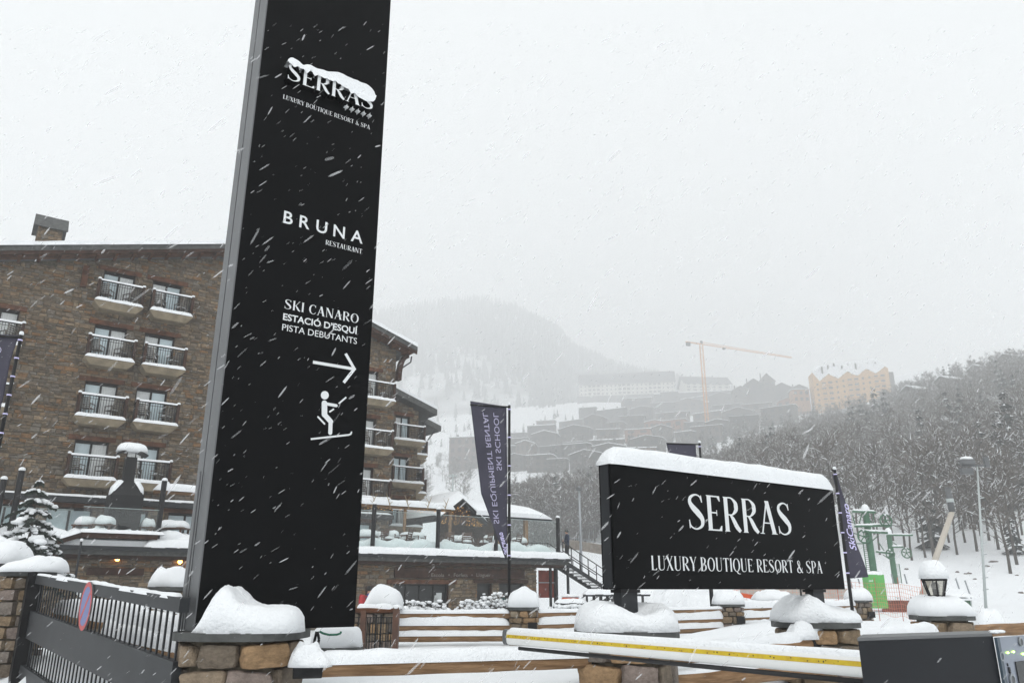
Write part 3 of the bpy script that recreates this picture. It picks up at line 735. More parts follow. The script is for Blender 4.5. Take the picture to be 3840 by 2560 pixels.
def log(label, p, q, r, snow=None, name='log_rail', group=None, bracket=(0, 0), seed=1, parent=None, brk=None):
    p, q = Vector(p), Vector(q); T = parent or thing(name, label, 'rail', p, group)
    m = MB(); n = 16; L = (q - p).length; d = (q - p) / L; e = d.cross(Vector((0, 0, 1))).normalized(); u = e.cross(d)
    vs = []; N = 22
    for i in range(N + 1):
        k = i / N; c = p + (q - p) * k + u * (.010 * noise.noise(Vector((k * 5, seed, 0)))) 
        for j in range(n):
            w = 2 * PI * j / n; rr = r * (1 + .05 * noise.noise(Vector((k * 9, math.cos(w) * .8 + seed, math.sin(w) * .8)))) * (1.04 - .08 * k)
            vs.append(c + e * math.cos(w) * rr + u * math.sin(w) * rr)
    fs = [(i * n + j, (i + 1) * n + j, (i + 1) * n + (j + 1) % n, i * n + (j + 1) % n) for i in range(N) for j in range(n)] + [tuple(range(n)), tuple(N * n + j for j in range(n))[::-1]]
    m.add(vs, fs); lo = m.build('rail' if parent else 'log', M['log'], T, smooth=True, angle=50)
    for k, on in enumerate(bracket):
        if on:
            c = p + d * .10 if k == 0 else q - d * .10
            b = MB(); b.tube(c - d * .11, c + d * .11, r * 1.09, r * 1.09, 16); b.build('bracket', M['black_iron'], T, smooth=True, angle=50)
    if snow:
        h, w, o0, o1, sd = snow; s = MB(); s.snow_strip(p + d * o0 + Vector((0, 0, r * .55)), q - d * o1 + Vector((0, 0, r * .55)), w, h, sd, rough=.4, seg=90)
        s.build('snow', M['snow_fine'], T, smooth=True)
    return T
def pt(u, v, Y): return at(u, v, Y)
a_, b_ = pt(1105, 2503, 6.55), pt(2290, 2470, 7.36)
log('thick pale log rail joining the tower pillar to the first SERRAS pillar', a_, b_, .073, (.085, .165, .16, .12, 2), bracket=(1, 1), seed=3)
s = MB().snow_pile(a_ + Vector((.12, 0, .01)), .17, .10, .15, 5, 0, lambda x, y: 1 - .45 * x, 2, rough=.4, n=26)
tag(s.build('snow_lump', M['snow_fine'], smooth=True), 'snow lump on the log end beside the tower pillar', 'snow')
log('log rail running from the first SERRAS pillar up to the second', pt(2500, 2461, 7.75), pt(3075, 2412, 9.05), .075, (.09, .12, .0, .35, 4), bracket=(0, 1), seed=5)
s = MB().snow_pile(pt(3020, 2395, 8.95), .26, .12, .26, 7, .5, lambda x, y: .55 + .5 * sm(-1, .8, x), 3, rough=.22)
tag(s.build('snow_lump', M['snow_fine'], smooth=True), 'peaked snow lump on the rail beside the second SERRAS pillar', 'snow')
log('lower log rail between the two SERRAS pillars', pt(2480, 2560, 7.6), pt(3110, 2498, 9.0), .085, (.05, .12, .1, .3, 6), seed=7)
log('long log rail behind the ticket terminal, reaching the lantern pillar', pt(3185, 2412, 9.5), pt(3520, 2385, 11.2), .078, (.12, .15, .05, .1, 8), seed=9)
log('log rail at the right photo edge beyond the lantern pillar', pt(3600, 2369, 11.55), pt(3990, 2346, 13.2), .085, None, seed=11)

# ---- the black sign tower
p1 = at(728, 2366, 6.60); TF = Frame(p1.x, p1.y)
TWD = TF.hit(1328, 2366)[0]; TTOP = 8.6; TB = 1.332; TD = .47
tower = thing('sign_tower', 'tall black hotel sign tower with white lettering and grey edge', 'sign', TF.p(TWD / 2, TB, -.2))
MB().fbox(TF, .0, TWD, TB, TTOP, -TD + .02, 0).build('panel', M['black'], tower)
ga = TD * .53
MB().fbox(TF, -.012, .0, TB, TTOP, -ga, .006).build('edge_strip', M['grey_metal'], tower)
MB().fbox(TF, -.012, .0, TB, TTOP, -TD, -ga - .03).build('edge_strip', M['grey_metal'], tower)
MB().fbox(TF, -.004, .0, TB, TTOP, -ga - .03, -ga).build('seam', M['black'], tower)
MB().tube(TF.p(-.035, TB - .03, -ga - .01), TF.p(-.035, TB + 1.3, -ga - .01), .007, n=6).build('cable', M['grey_metal'], tower)
z1f = lambda x, y: (900 + x / 1.742, 100 + y / 1.742)
z2f = lambda x, y: (900 + x / 2.4117, 1050 + y / 2.4117)
# raised letters with snow on them
LO = .10
(t0, zb0), (t1, zb1) = TF.hit(*z1f(303, 352), LO), TF.hit(*z1f(872, 540), LO)
zbm = (zb0 + zb1) / 2; hcap = TF.hit(*z1f(303, 352 - 112), LO)[1] - zb0
ls, wtot = serif_polys('SERRAS', .03); kx = (t1 - t0) / wtot
lx = []
for i, l in enumerate(ls):
    m = MB(); lay(m, l, TF.p(t0, zbm, LO - .085), TF.d * kx, Vector((0, 0, hcap)), TF.n, .084); m.build('letter_side', M['black'], tower)
    m = MB(); lay(m, l, TF.p(t0, zbm, LO), TF.d * kx, Vector((0, 0, hcap)), TF.n); m.build('letter', M['print'], tower)
s = MB(); NP = 60
def tsn(i, j):
    t = t0 - .01 + (t1 - t0 + .03) * i; e = math.sqrt(max(.0, 1 - abs(2 * i - 1) ** 9))
    H = (.080 + .040 * math.exp(-((i - .56) / .1) ** 2) + .045 * sm(.45, .8, i) + .03 * math.exp(-((i - .04) / .06) ** 2) - .03 * math.exp(-((i - .17) / .03) ** 2) + .012 * noise.noise(Vector((i * 14, 0, 3)))) * e
    low = (.035 + .10 * sm(.5, .95, i) + .04 * noise.noise(Vector((i * 22, 5, 1)))) * e
    a = j * PI; zt = zbm + hcap - low + (H + low) * math.sin(a) ** .8 if j < .5 else zbm + hcap + H * math.sin(a) ** .8
    o = LO + .018 - (.115) * j
    return TF.p(t, zt, o + .012 * math.sin(a))
s.grid(NP, 12, tsn); s.build('letter_snow', M['snow_fine'], tower, smooth=True)
for k in range(5):
    c = z1f(700 + 37.6 * k, 520 + 14.2 * k); tc, zc = TF.hit(*c, .06); m = MB(); R = .030
    pts = []
    for q in range(8):
        a = PI / 4 * q + PI / 2; rr = R if q % 2 == 0 else R * .26; pts.append(TF.p(tc + rr * math.cos(a) * .8, zc + rr * math.sin(a), .012))
    m.prism(pts, TF.n * .045); m.build('star', M['print'], tower)
E_ = .004
put_line(TF, E_, z1f(280, 472), z1f(848, 671), 16.5, 'LUXURY BOUTIQUE RESORT & SPA', tower)
# BRUNA is widely letter-spaced
(t0, za), (t1, zb) = TF.hit(*z1f(282, 1279), E_), TF.hit(*z1f(800, 1418), E_); zm = (za + zb) / 2; hc = TF.hit(*z1f(282, 1279 - 79), E_)[1] - za
ws = []; 
for ch in 'BRUNA': ps, x0, x1 = sans_polys(ch, .012); ws.append((ps, x0, x1 - x0))
kx = hc / cap_h(); gap = ((t1 - t0) - sum(w for _, _, w in ws) * kx) / 4; x = t0
for ps, x0, w in ws:
    m = MB(); lay(m, [[(a - x0, b) for a, b in p] for p in ps], TF.p(x, zm, E_), TF.d * kx, Vector((0, 0, kx)), TF.n); m.build('letter', M['print'], tower); x += w * kx + gap
put_line(TF, E_, z1f(558, 1425), z1f(797, 1482), 18, 'RESTAURANT', tower)
put_line(TF, E_, z2f(398, 254), z2f(1072, 394), 36, 'SKI CANARO', tower)
put_line(TF, E_, z2f(388, 352), z2f(1060, 494), 24, 'ESTACIÓ D’ESQUÍ', tower, 'sans', .022)
put_line(TF, E_, z2f(380, 447), z2f(1056, 584), 24, 'PISTA DEBUTANTS', tower, 'sans', .0)
def tp(x, y, e=E_): 
    t_, z_ = TF.hit(*z2f(x, y), e); return TF.p(t_, z_, e)
def flat_bar(mb, a, b, w, rnd=True, e=E_):
    """printed bar between two points, with round ends"""
    A, B = tp(*a, e), tp(*b, e); d_ = (B - A).normalized(); sd_ = d_.cross(TF.n); w = w / 2.4117 * 6.9 / FPX; pts = []
    n_ = 6
    for k in range(n_ + 1):
        g_ = -PI / 2 + PI * k / n_ if rnd else (-PI / 2 if k < n_ / 2 else PI / 2); pts.append(B + (d_ * math.cos(g_) * (1 if rnd else 0) + sd_ * math.sin(g_)) * w / 2)
    for k in range(n_ + 1):
        g_ = PI / 2 + PI * k / n_ if rnd else (PI / 2 if k < n_ / 2 else 3 * PI / 2); pts.append(A + (d_ * math.cos(g_) * (1 if rnd else 0) + sd_ * math.sin(g_)) * w / 2)
    if not rnd: pts = [B - sd_ * w / 2, B + sd_ * w / 2, A + sd_ * w / 2, A - sd_ * w / 2]
    nr = (pts[1] - pts[0]).cross(pts[2] - pts[0]); mb.add(pts, [tuple(range(len(pts))) if nr.dot(TF.n) > 0 else tuple(range(len(pts)))[::-1]])
m = MB(); flat_bar(m, (660, 741), (1030, 803), 30, False); flat_bar(m, (955, 664), (1040, 812), 30, False, E_ + .0004); flat_bar(m, (938, 926), (1040, 796), 30, False, E_ + .0008); m.build('arrow', M['print'], tower)
m = MB()
hd = [tp(767 + 36 * math.cos(k * PI / 10), 1040 - 38 * math.sin(k * PI / 10)) for k in range(20)]; m.add(hd, [tuple(range(20))])
for i, (a, b, w) in enumerate([((764, 1112), (764, 1215), 56), ((764, 1215), (820, 1278), 50), ((820, 1278), (816, 1380), 40), ((772, 1116), (870, 1134), 30), ((706, 1236), (764, 1298), 17)]): flat_bar(m, a, b, w, True, E_ + .0003 * i)
for i, (a, b, w) in enumerate([((893, 1116), (961, 1058), 15), ((808, 1192), (850, 1164), 15), ((640, 1436), (985, 1398), 17)]): flat_bar(m, a, b, w, False, E_ + .0003 * (i + 5))
flat_bar(m, (985, 1398), (1003, 1390), 16, True, E_ + .003); flat_bar(m, (1003, 1390), (1008, 1374), 15, True, E_ + .0034)
m.build('skier_pictogram', M['print'], tower)
# cables hanging below the panel
c = MB(); q_ = lambda x, y, Y=7.15: at(620 + x / 3.095, 2150 + y / 3.095, Y)
c.path([q_(1755, 670), q_(1735, 760), q_(1715, 850), q_(1690, 868), q_(1600, 880), q_(1500, 885)], .012, 6); c.path([q_(1765, 670), q_(1785, 760), q_(1770, 820), q_(1720, 855)], .012, 6)
tag(c.build('black_cable', M['black_iron'], smooth=True), 'black cable looping out from under the tower panel', 'cable')
M['green_cable'] = P('green_cable', (.02, .13, .08), .5)
c = MB(); c.path([q_(1790, 668), q_(1830, 690), q_(1900, 708), q_(1990, 705), q_(2035, 690), q_(2040, 668)], .010, 6)
tag(c.build('green_cable', M['green_cable'], smooth=True), 'green cable sagging below the tower panel', 'cable')

# ---- the SERRAS signboard
p1 = at(2308, 2208, 7.30); SF = Frame(p1.x, p1.y)
SW = SF.hit(3169, 2209)[0]; zT = SF.hit(2297, 1728)[1]; SB = 1.652; SD = .17
board = thing('hotel_signboard', 'wide black SERRAS signboard on two posts with thick snow on top', 'sign', SF.p(SW / 2, SB))
MB().fbox(SF, 0, SW, SB, zT, -SD, 0).build('panel', M['black'], board)
MB().fbox(SF, -.012, 0, SB + .01, zT - .02, -SD + .03, -.03).build('side_panel', M['dark_metal'], board)
sn = MB(); sn.snow_strip(SF.p(-.03, zT - .01, -SD / 2), SF.p(SW + .01, zT - .01, -SD / 2), SD + .06, .175, 13, seg=70, side=SF.n, rough=.10); sn.build('snow', M['snow_fine'], board, smooth=True)
q3 = lambda x, y: (2200 + x / 2.24, 1600 + y / 2.24)
(t0, za), (t1, zb) = SF.hit(*q3(855, 855), E_), SF.hit(*q3(1735, 912), E_); zm = (za + zb) / 2; hc = SF.hit(*q3(855, 555), E_)[1] - za
ls, wt = serif_polys('SERRAS', .03); kx = (t1 - t0) / wt
for l in ls:
    m = MB(); lay(m, l, SF.p(t0, zm, E_), SF.d * kx, Vector((0, 0, hc)), SF.n); m.build('letter', M['print'], board)
put_line(SF, E_, q3(543, 1198), q3(1983, 1230), 54, 'LUXURY BOUTIQUE RESORT & SPA', board)
for u in (2346, 3055):
    tt = SF.hit(u, 2230, -SD / 2)[0]
    MB().fbox(SF, tt - .10, tt + .10, 1.30, SB, -SD + .035, -.035).build('post', M['dark_metal'], board)
    MB().fbox(SF, tt - .12, tt + .12, SB - .03, SB - .002, -SD + .015, -.015).build('plate', M['black_iron'], board)

# ---- barrier arm
A = at(1912, 2387, 6.4); B = at(3222, 2492, 4.08); dB = (B - A).normalized(); Bx = B + dB * .25
bar = thing('barrier_arm', 'white parking barrier arm with yellow scale tape and snow along it', 'barrier', (Bx.x, Bx.y, 0))
sdB = dB.cross(Vector((0, 0, 1))).normalized(); upB = sdB.cross(dB)
M['white_paint'] = P('white_paint', (.74, .745, .73), .35, var=.03, scale=4); M['yellow'] = P('yellow_tape', (.62, .46, .015), .45, col2=(.50, .33, .012), scale=26, detail=6, stretch=(1, 1, 1)); M['rubber'] = P('rubber', (.012, .012, .013), .6)
def prof(mb, p, q, hw, hh, e=3.2, n=20, mat=None):
    vs = []
    for c_ in (p, q):
        for k in range(n):
            w = 2 * PI * k / n; r = (abs(math.cos(w)) ** e + abs(math.sin(w)) ** e) ** (-1 / e); vs.append(c_ + sdB * math.cos(w) * r * hw + upB * math.sin(w) * r * hh)
    mb.add(vs, [(k, (k + 1) % n, n + (k + 1) % n, n + k) for k in range(n)] + [tuple(range(n))[::-1], tuple(range(n, 2 * n))])
m = MB(); prof(m, A, Bx, .035, .055); m.build('arm', M['white_paint'], bar, smooth=True, angle=40)
m = MB(); prof(m, A - dB * .05, A, .037, .057); m.build('end_cap', M['grey_metal'], bar, smooth=True, angle=40)
M['grey_metal'] and None
m = MB(); m.par(A + sdB * .0352 + upB * -.004 + dB * .002, sdB * .0012, dB * (Bx - A).length, upB * .024); m.build('tape', M['yellow'], bar)
rs = random.Random(4); m = MB(); L = (Bx - A).length
k = -.03
while k < L - .3:
    hgt = rs.uniform(.003, .009); m.par(A + sdB * .0365 + upB * rs.uniform(.0, .010) + dB * k, sdB * .0006, dB * rs.uniform(.002, .008), upB * hgt); k += rs.choice([.02, .03, .05, .09]) * rs.uniform(.7, 1.3)
m.build('tape_mark', M['rubber'], bar, kind='stuff')
m = MB(); prof(m, A + dB * .12 - upB * .075, Bx - upB * .075, .012, .013, 2.5, 12); m.build('rubber_edge', M['rubber'], bar, smooth=True)
s = MB(); s.snow_strip(A + upB * .046 + dB * .01, Bx + upB * .046, .062, .022, 3, seg=110, side=sdB, rough=.2); s.build('snow', M['snow_fine'], bar, smooth=True)
bx = MB().box(Bx.x - .02, Bx.x + .2, Bx.y + .04, Bx.y + .26, 0, 1.34); bx.build('cabinet', M['dark_metal'], bar)

# ---- ticket terminal at the lower right
q4 = lambda x, y: (3160 + x / 3.4588, 2280 + y / 3.4588)
KL = at(*q4(200, 424), 3.37); KR = at(*q4(1950, 365), 3.72); KZ = (KL.z + KR.z) / 2
term = thing('ticket_terminal', 'dark parking ticket terminal with silver front and green lights, lower corner', 'terminal', (2.0, 3.7, 0))
KL.z = KR.z = 0; e1 = (KR - KL); e2 = Vector((.46, .89, 0))
M['terminal'] = P('anthracite', (.013, .0145, .018), .45, var=.06, scale=6, spec=.2); M['silver'] = P('silver_front', (.27, .30, .36), .3, metal=.55, var=.08, scale=3)
m = MB(); m.par(KL, e1, e2 * .30, (0, 0, KZ)); t_ = m.build('body', M['terminal'], term)
m = MB(); m.par(KL + e2 * .004 - e1 * .004 + Vector((0, 0, KZ + .001)), e1 * 1.0, e2 * .29, (0, 0, .012)); m.build('lid', P('lid_grey', (.12, .125, .13), .4, spec=.5), term)
f1 = (Vector((.80, .60, 0))).normalized(); fn = Vector((f1.y, -f1.x, 0))
K2 = KR + fn * .004
m = MB(); m.par(K2 - f1 * .002, f1 * .028, fn * .012, (0, 0, KZ - .004)); m.build('bezel', P('blue_grey', (.05, .075, .10), .35), term)
m = MB(); m.par(K2 + f1 * .026, f1 * .42, fn * .006, (0, 0, KZ - .004)); m.build('front', M['silver'], term)
def fp(u, v):
    x, y, z = ray(u, v); o = K2 + fn * .0075; k = (o.x * fn.x + o.y * fn.y) / (x * fn.x + y * fn.y); return Vector((x * k, y * k, EYE + z * k))
M['led'] = P('green_led', (.55, 1, .12), .4, emit=9)
for (x, y, w) in [(2140, 572, .011), (2213, 560, .013), (2338, 588, .012)]:
    c_ = fp(*q4(x, y)); m = MB(); m.par(c_ - f1 * w / 2 - Vector((0, 0, .003)), f1 * w, fn * .003, (0, 0, .006)); m.build('indicator_light', M['led'], term)
for (x, y, r) in [(2055, 620, .02), (2305, 430, .02), (2195, 925, .026)]:
    c_ = fp(*q4(x, y)); m = MB()
    for k in range(20):
        w = 2 * PI * k / 20; w2 = 2 * PI * (k + 1) / 20
        g_ = lambda a, R: c_ + f1 * math.cos(a) * R + Vector((0, 0, math.sin(a) * R))
        m.prism([g_(w, r), g_(w2, r), g_(w2, r * .72), g_(w, r * .72)], fn * .006)
    b_ = m.build('button', M['steel'], term); m = MB(); m.prism([g_(2 * PI * k / 16, r * .7) for k in range(16)], fn * .003); m.build('lens', M['grey_metal'], b_)
c_ = fp(*q4(2235, 690)); m = MB(); m.par(c_ - Vector((0, 0, .25)), f1 * .22, fn * .003, (0, 0, .25)); m.build('screen', M['dark_glass'], term)
c_ = fp(*q4(2160, 840)); m = MB(); m.par(c_, f1 * .012, fn * .004, (0, 0, .026)); m.par(c_ + Vector((-.003, 0, .03)), f1 * .006, fn * .004, (0, 0, .012)); m.build('symbol', M['rubber'], term)
s = MB()
for k in range(16): s.ball(KL + e1 * (1.02 + .02 * (k % 5)) + e2 * (.05 + .012 * k) + Vector((.0, 0, KZ + .014)), rs.uniform(.006, .016), 6, 4, (1.4, 1.4, .4))
s.build('snow', M['snow_fine'], term, smooth=True)

# ---- sliding gate, its sign and pillars on the left
G0 = at(674, 2290, 6.55); GA = math.atan2(-.858, 1.0326); GF = Frame(G0.x, G0.y, GA); GS = .054 / 1.3425
gate = thing('sliding_gate', 'dark grey sliding gate of thin upright bars with broad crossbands', 'gate', GF.p(3, 0))
def gz(u, v):
    t_, z_ = GF.hit(u, v); return z_ - GS * t_
zA, zB, zM1, zM0, zE = gz(679, 2237), gz(674, 2293), gz(669, 2480), gz(103, 2389), gz(85, 2488)
GL_ = GF.hit(122, 2300)[0]
def gbar(mb, t0, t1, z0, z1, o0, o1):
    mb.par(GF.p(t0, z0 + GS * t0, o0), GF.d * (t1 - t0) + Vector((0, 0, GS * (t1 - t0))), GF.n * (o1 - o0), (0, 0, z1 - z0))
m = MB(); gbar(m, -.10, GL_, zB, zA, -.04, .04); m.build('top_band', M['dark_metal'], gate)
m = MB(); gbar(m, -.10, GL_, zM0, zM1, -.035, .035); m.build('middle_band', M['dark_metal'], gate)
m = MB(); gbar(m, -.10, GL_, zE - .16, zE, -.035, .035); m.build('bottom_band', M['dark_metal'], gate)
bm = MB(); bm.box(-.012, .012, -.007, .007, 0, zB - zE); bme = bm.mesh('bar', M['dark_metal'])
k = -.03
while k < GL_ - .1:
    o = bpy.data.objects.new('bar', bme); COL.objects.link(o); o.parent = gate; o.location = GF.p(k, zE + GS * k) - gate.location; o.rotation_euler = (0, 0, PI / 2 - GA); k += .165
m = MB(); s = MB()
s.snow_strip(GF.p(.05, zA + GS * .05, 0), GF.p(GL_, zA + GS * GL_, 0), .075, .022, 5, seg=110, rough=.9)
s.build('snow', M['snow_fine'], gate, smooth=True)
gp = GF.p(GL_ + .12, 0, -.03)
MB().par(GF.p(GL_ + .02, .2, -.12), GF.d * .16, GF.n * .2, (0, 0, zA + GS * GL_ + .03 - .2)).build('post', M['black_iron'], gate)
t_, z_ = GF.hit(316, 2271, -.07); R = .25
ns = thing('no_parking_sign', 'round red and blue no-parking sign fixed flat on the dark gate', 'sign', GF.p(t_, z_, -.06))
M['sign_red'] = P('sign_red', (.45, .06, .06), .5); M['sign_blue'] = P('sign_blue', (.13, .17, .36), .5)
def disc(mb, r0, r1, off, th=.002, n=32):
    for k in range(n):
        a, b = 2 * PI * k / n, 2 * PI * (k + 1) / n; g_ = lambda a, r: GF.p(t_ + r * math.cos(a), z_ + r * math.sin(a), off)
        mb.prism([g_(a, r1), g_(b, r1), g_(b, r0), g_(a, r0)] if r0 > 0 else [g_(a, r1), g_(b, r1), GF.p(t_, z_, off)], GF.n * -th)
m = MB(); disc(m, 0, R, -.045, .014); m.build('plate', M['grey_metal'], ns)
m = MB(); disc(m, R * .80, R * .99, -.0595); m.build('red_ring', M['sign_red'], ns)
m = MB(); disc(m, 0, R * .80, -.0592, .0015); m.build('blue_disc', M['sign_blue'], ns)
c1, s1 = math.cos(PI * .75), math.sin(PI * .75)
m = MB(); q = [(-.78, -.1), (.78, -.1), (.78, .1), (-.78, .1)]; m.prism([GF.p(t_ + R * (x * c1 - y * s1), z_ + R * (x * s1 + y * c1), -.0608) for x, y in q], GF.n * -.001); m.build('red_bar', M['sign_red'], ns)
gx = GF.p(GL_ + .52, 0, -.05)
gt = zA + GS * GL_
pillar('stone pillar with a wide snow cushion beside the gate post', gx.x, gx.y, .30, .2, at(60, 2160, gx.y).z, lambda s, z, R: (s.snow_pile((gx.x + .10, gx.y - .05, z - .004), .42, .38, .22, 8, .1, lambda x, y: .62 + .38 * sm(-1, .4, x), 3.5, rough=.16, n=30)), 51, zvis=.5, wid=(.14, .34))
g2 = at(-18, 2130, 12.6)
pillar('stone pillar with snow at the extreme left edge by the spruce', g2.x, g2.y, .38, .2, g2.z, lambda s, z, R: s.snow_pile((g2.x, g2.y, z), .5, .45, .36, 14, 0, None, 3, rough=.2), 53, zvis=1.0)
# log fence seen through the gate
for i, (a, b, h) in enumerate([((500, 2268, 11.0), (700, 2312, 8.8), .10), ((215, 2304, 12.2), (700, 2398, 8.4), .22), ((395, 2388, 10.2), (700, 2462, 8.3), .16)]):
    log(['highest', 'middle', 'lowest'][i] + ' snowy log rail seen through the sliding gate bars', pt(*a), pt(*b), .085, (h, .17, 0, 0, i + 3), seed=20 + i, group='log rails behind the sliding gate')
b3 = at(640, 2210, 12.5)
pillar('stone pillar behind the sliding gate beside the tower edge', b3.x, b3.y, .27, .3, 1.63, sfn(b3.x, b3.y, .27, 3, None, 4, .15), 57, zvis=1.0)
# low pillar behind the cables
b4 = at(1262, 2426, 9.3)
pillar('low stone pillar with a flat snow block behind the tower cables', b4.x, b4.y, .26, .3, b4.z - .05, lambda s, z, R: s.snow_pile((b4.x, b4.y, z - .004), R * 1.02, R, .21, 2, 0, None, 9, rough=.04), 59, zvis=.5, sq=5, capr=1.06)

# ---- lantern on its pillar
lz = 1.24 + .062 + .24; T = thing('lantern', 'black six-sided lantern under a tall dome of snow', 'lantern', (PX, PY, lz - .1))
Lx, Ly = xat(3507, 2200, 11.6), 11.6
m = MB(); m.lathe((Lx, Ly, 0), [(.07, lz - .16), (.07, lz), (.05, lz + .02)], 10); m.build('base', M['black_iron'], T)
m = MB(); r0, r1, h0, h1 = .105, .165, lz + .02, lz + .235; hx = lambda k, r, z: Vector((Lx + r * math.cos(k * PI / 3 + .2), Ly + r * math.sin(k * PI / 3 + .2), z))
for k in range(6): m.beam(hx(k, r0, h0), hx(k, r1, h1), .018, .018)
for k in range(6): m.beam(hx(k, r0, h0), hx(k + 1, r0, h0), .02, .02); m.beam(hx(k, r1, h1), hx(k + 1, r1, h1), .018, .018)
m.build('frame', M['black_iron'], T)
for k in range(6):
    MB().prism([hx(k, r0 * .97, h0 + .01), hx(k + 1, r0 * .97, h0 + .01), hx(k + 1, r1 * .97, h1 - .01), hx(k, r1 * .97, h1 - .01)], ((hx(k, 1, 0) + hx(k + 1, 1, 0)) / 2 - Vector((Lx, Ly, 0))) * -.004).build('pane', M['lamp_glass'], T)
m = MB(); m.lathe((Lx, Ly, 0), [(.04, h0), (.045, h0 + .09), (.03, h0 + .1)], 10); m.build('lamp_holder', M['dark_metal'], T)
M['bulb'] = P('bulb', (.35, .36, .38), .25); MB().ball((Lx, Ly, h0 + .135), .055, 12, 8).build('bulb', M['bulb'], T, smooth=True)
m = MB(); m.lathe((Lx, Ly, 0), [(.195, h1), (.19, h1 + .02), (.05, h1 + .05)], 6); m.build('roof', M['black_iron'], T)
s = MB(); s.snow_pile((Lx, Ly, h1 + .018), .178, .178, .26, 5, 0, None, 2.6, rough=.03, n=20); s.build('snow', M['snow_fine'], T, smooth=True)
# ------------------------------------------------------------------ ski-school building with the terrace on its roof
SH = Frame(2.83, 48.0)
q8 = lambda x, y: (1300 + x / 2.613, 1750 + y / 2.613)
q2 = lambda x, y: (x / 2.24, 1400 + y / 2.24)
q3l = lambda x, y: (x / 2.613, 1960 + y / 2.613)
shop = thing('ski_school_building', 'low stone ski-school building with dark glass doors and snow-laden terrace roof', 'building', SH.p(-8, 0))
W0, W1 = -31., -1.75
op = [(-10.93, -7.64, -.3, 1.92), (-5.82, -4.85, -.3, 1.98), (-4.35, -2.65, -.3, 1.98), (-12.42, -11.5, .95, 1.75)]
s_, b_ = MB(), MB(); stone_wall(s_, b_, SH, W0, W1, -.3, lambda t: 3.05, op, 0, seed=31, cw=(.2, .6), chh=(.12, .26))
b_.build('wall', M['mortar'], shop); s_.build('stone_facing', M['wall_stone'], shop, kind='stuff')
rf_ = Frame(*SH.p(W1, 0).xy, ang=AD - PI / 2); s_, b_ = MB(), MB(); stone_wall(s_, b_, rf_, 0, 6, -.3, lambda t: 3.05, [], 0, seed=32)
b_.build('wall', M['mortar'], shop); s_.build('stone_facing', M['wall_stone'], shop, kind='stuff')
# doors
def glazed(t0, t1, z0, z1, n, name='door'):
    d = MB(); d.fbox(SH, t0, t0 + .06, z0, z1, -.3, -.2); d.fbox(SH, t1 - .06, t1, z0, z1, -.3, -.2); d.fbox(SH, t0 + .06, t1 - .06, z1 - .08, z1, -.3, -.2)
    for k in range(1, n): x = t0 + (t1 - t0) * k / n; d.fbox(SH, x - .035, x + .035, z0, z1 - .08, -.3, -.195)
    o = d.build(name, M['black_iron'], shop)
    for k in range(n):
        a = t0 + (t1 - t0) * k / n + .04; b = t0 + (t1 - t0) * (k + 1) / n - .04
        MB().fbox(SH, a, b, z0, z1 - .08, -.27, -.255).build('pane', M['dark_glass'], o)
    MB().fbox(SH, t0 - .6, t1 + 1.2, z0, z1 + .4, -.9, -.8).fbox(SH, t1, t1 + .02, z0, z1, -.85, -.01).fbox(SH, t0 - .02, t0, z0, z1, -.85, -.01).fbox(SH, t0, t1, z1, z1 + .02, -.85, -.01).build('interior', M['dark_wood'], o)
    return o
g1 = glazed(-10.93, -7.64, -.3, 1.92, 4); glazed(-5.82, -4.85, -.3, 1.98, 1); glazed(-4.35, -2.65, -.3, 1.98, 2)
for (x, y, w, h, mt) in [(880, 1283, .09, .14, 'white'), (908, 1280, .17, .25, 'white'), (876, 1305, .1, .14, 'white')]:
    t_, z_ = SH.hit(*q8(x, y), -.2); MB().fbox(SH, t_ - w, t_ + w, z_ - h, z_ + h, -.254, -.250).build('paper_notice', P('paper', (.55, .58, .58), .8), g1)
MB().fbox(SH, -11.35, -7.2, 1.93, 2.13, -.05, .12).build('lintel', M['red_wood'], shop); MB().fbox(SH, -6.1, -2.4, 1.99, 2.17, -.05, .12).build('lintel', M['dark_wood'], shop)
po = MB().fbox(SH, -12.5, -11.42, .88, 1.82, .0, .07).build('notice_frame', M['dark_wood'], shop)
MB().fbox(SH, -12.38, -11.54, 1.0, 1.7, .072, .08).build('notice', P('notice_board', (.55, .52, .38), .8), po)
sb = MB().fbox(SH, SH.hit(*q8(460, 1040))[0], SH.hit(*q8(1730, 1040))[0], 2.23, 2.74, .02, .16).build('shop_sign', M['dark_wood'], shop)
M['dull_print'] = P('worn_lettering', (.20, .19, .17), .8)
for (x0, x1, w) in [(830, 955, 'Escola'), (1050, 1185, 'Forfets'), (1272, 1412, 'Lloguer')]:
    put_line(SH, .165, q8(x0, 1068), q8(x1, 1080), 13, w, sb, 'sans', .004, mat=M['dull_print'])
for x in (1003, 1228):
    t_, z_ = SH.hit(*q8(x, 1062), .165); MB().fbox(SH, t_ - .03, t_ + .03, z_, z_ + .06, .165, .17).build('dot', M['dull_print'], sb)
# eaves fascia and terrace slab
fa = MB().fbox(SH, W0, 0.05, 3.02, 3.2, -.5, .75).build('fascia', M['slate'], shop); MB().fbox(SH, W0, 0.1, 3.2, 3.36, -8, .95).build('fascia', M['dark_metal'], shop)
MB().fbox(SH, W0, .0, 2.86, 3.02, -.3, .45).build('soffit_beam', M['dark_wood'], shop)
tr_ = MB(); tr_.fbox(SH, W0, .05, 3.362, 3.6, -8, .7); tr_.build('terrace_floor', M['snow'], shop)
sn = MB(); sn.snow_strip(SH.p(-23.2, 3.36, .62), SH.p(.15, 3.36, .62), .66, .36, 7, seg=120, side=SH.n, rough=.16); sn.build('snow', M['snow_fine'], shop, smooth=True)
rs = random.Random(8)
for t0, t1 in [(-25.1, -22.9), (-22.5, -17)]:
    MB().fbox(SH, t0, t1, 2.22, 2.52, .03, .10).build('plank', M['dark_wood'], shop)
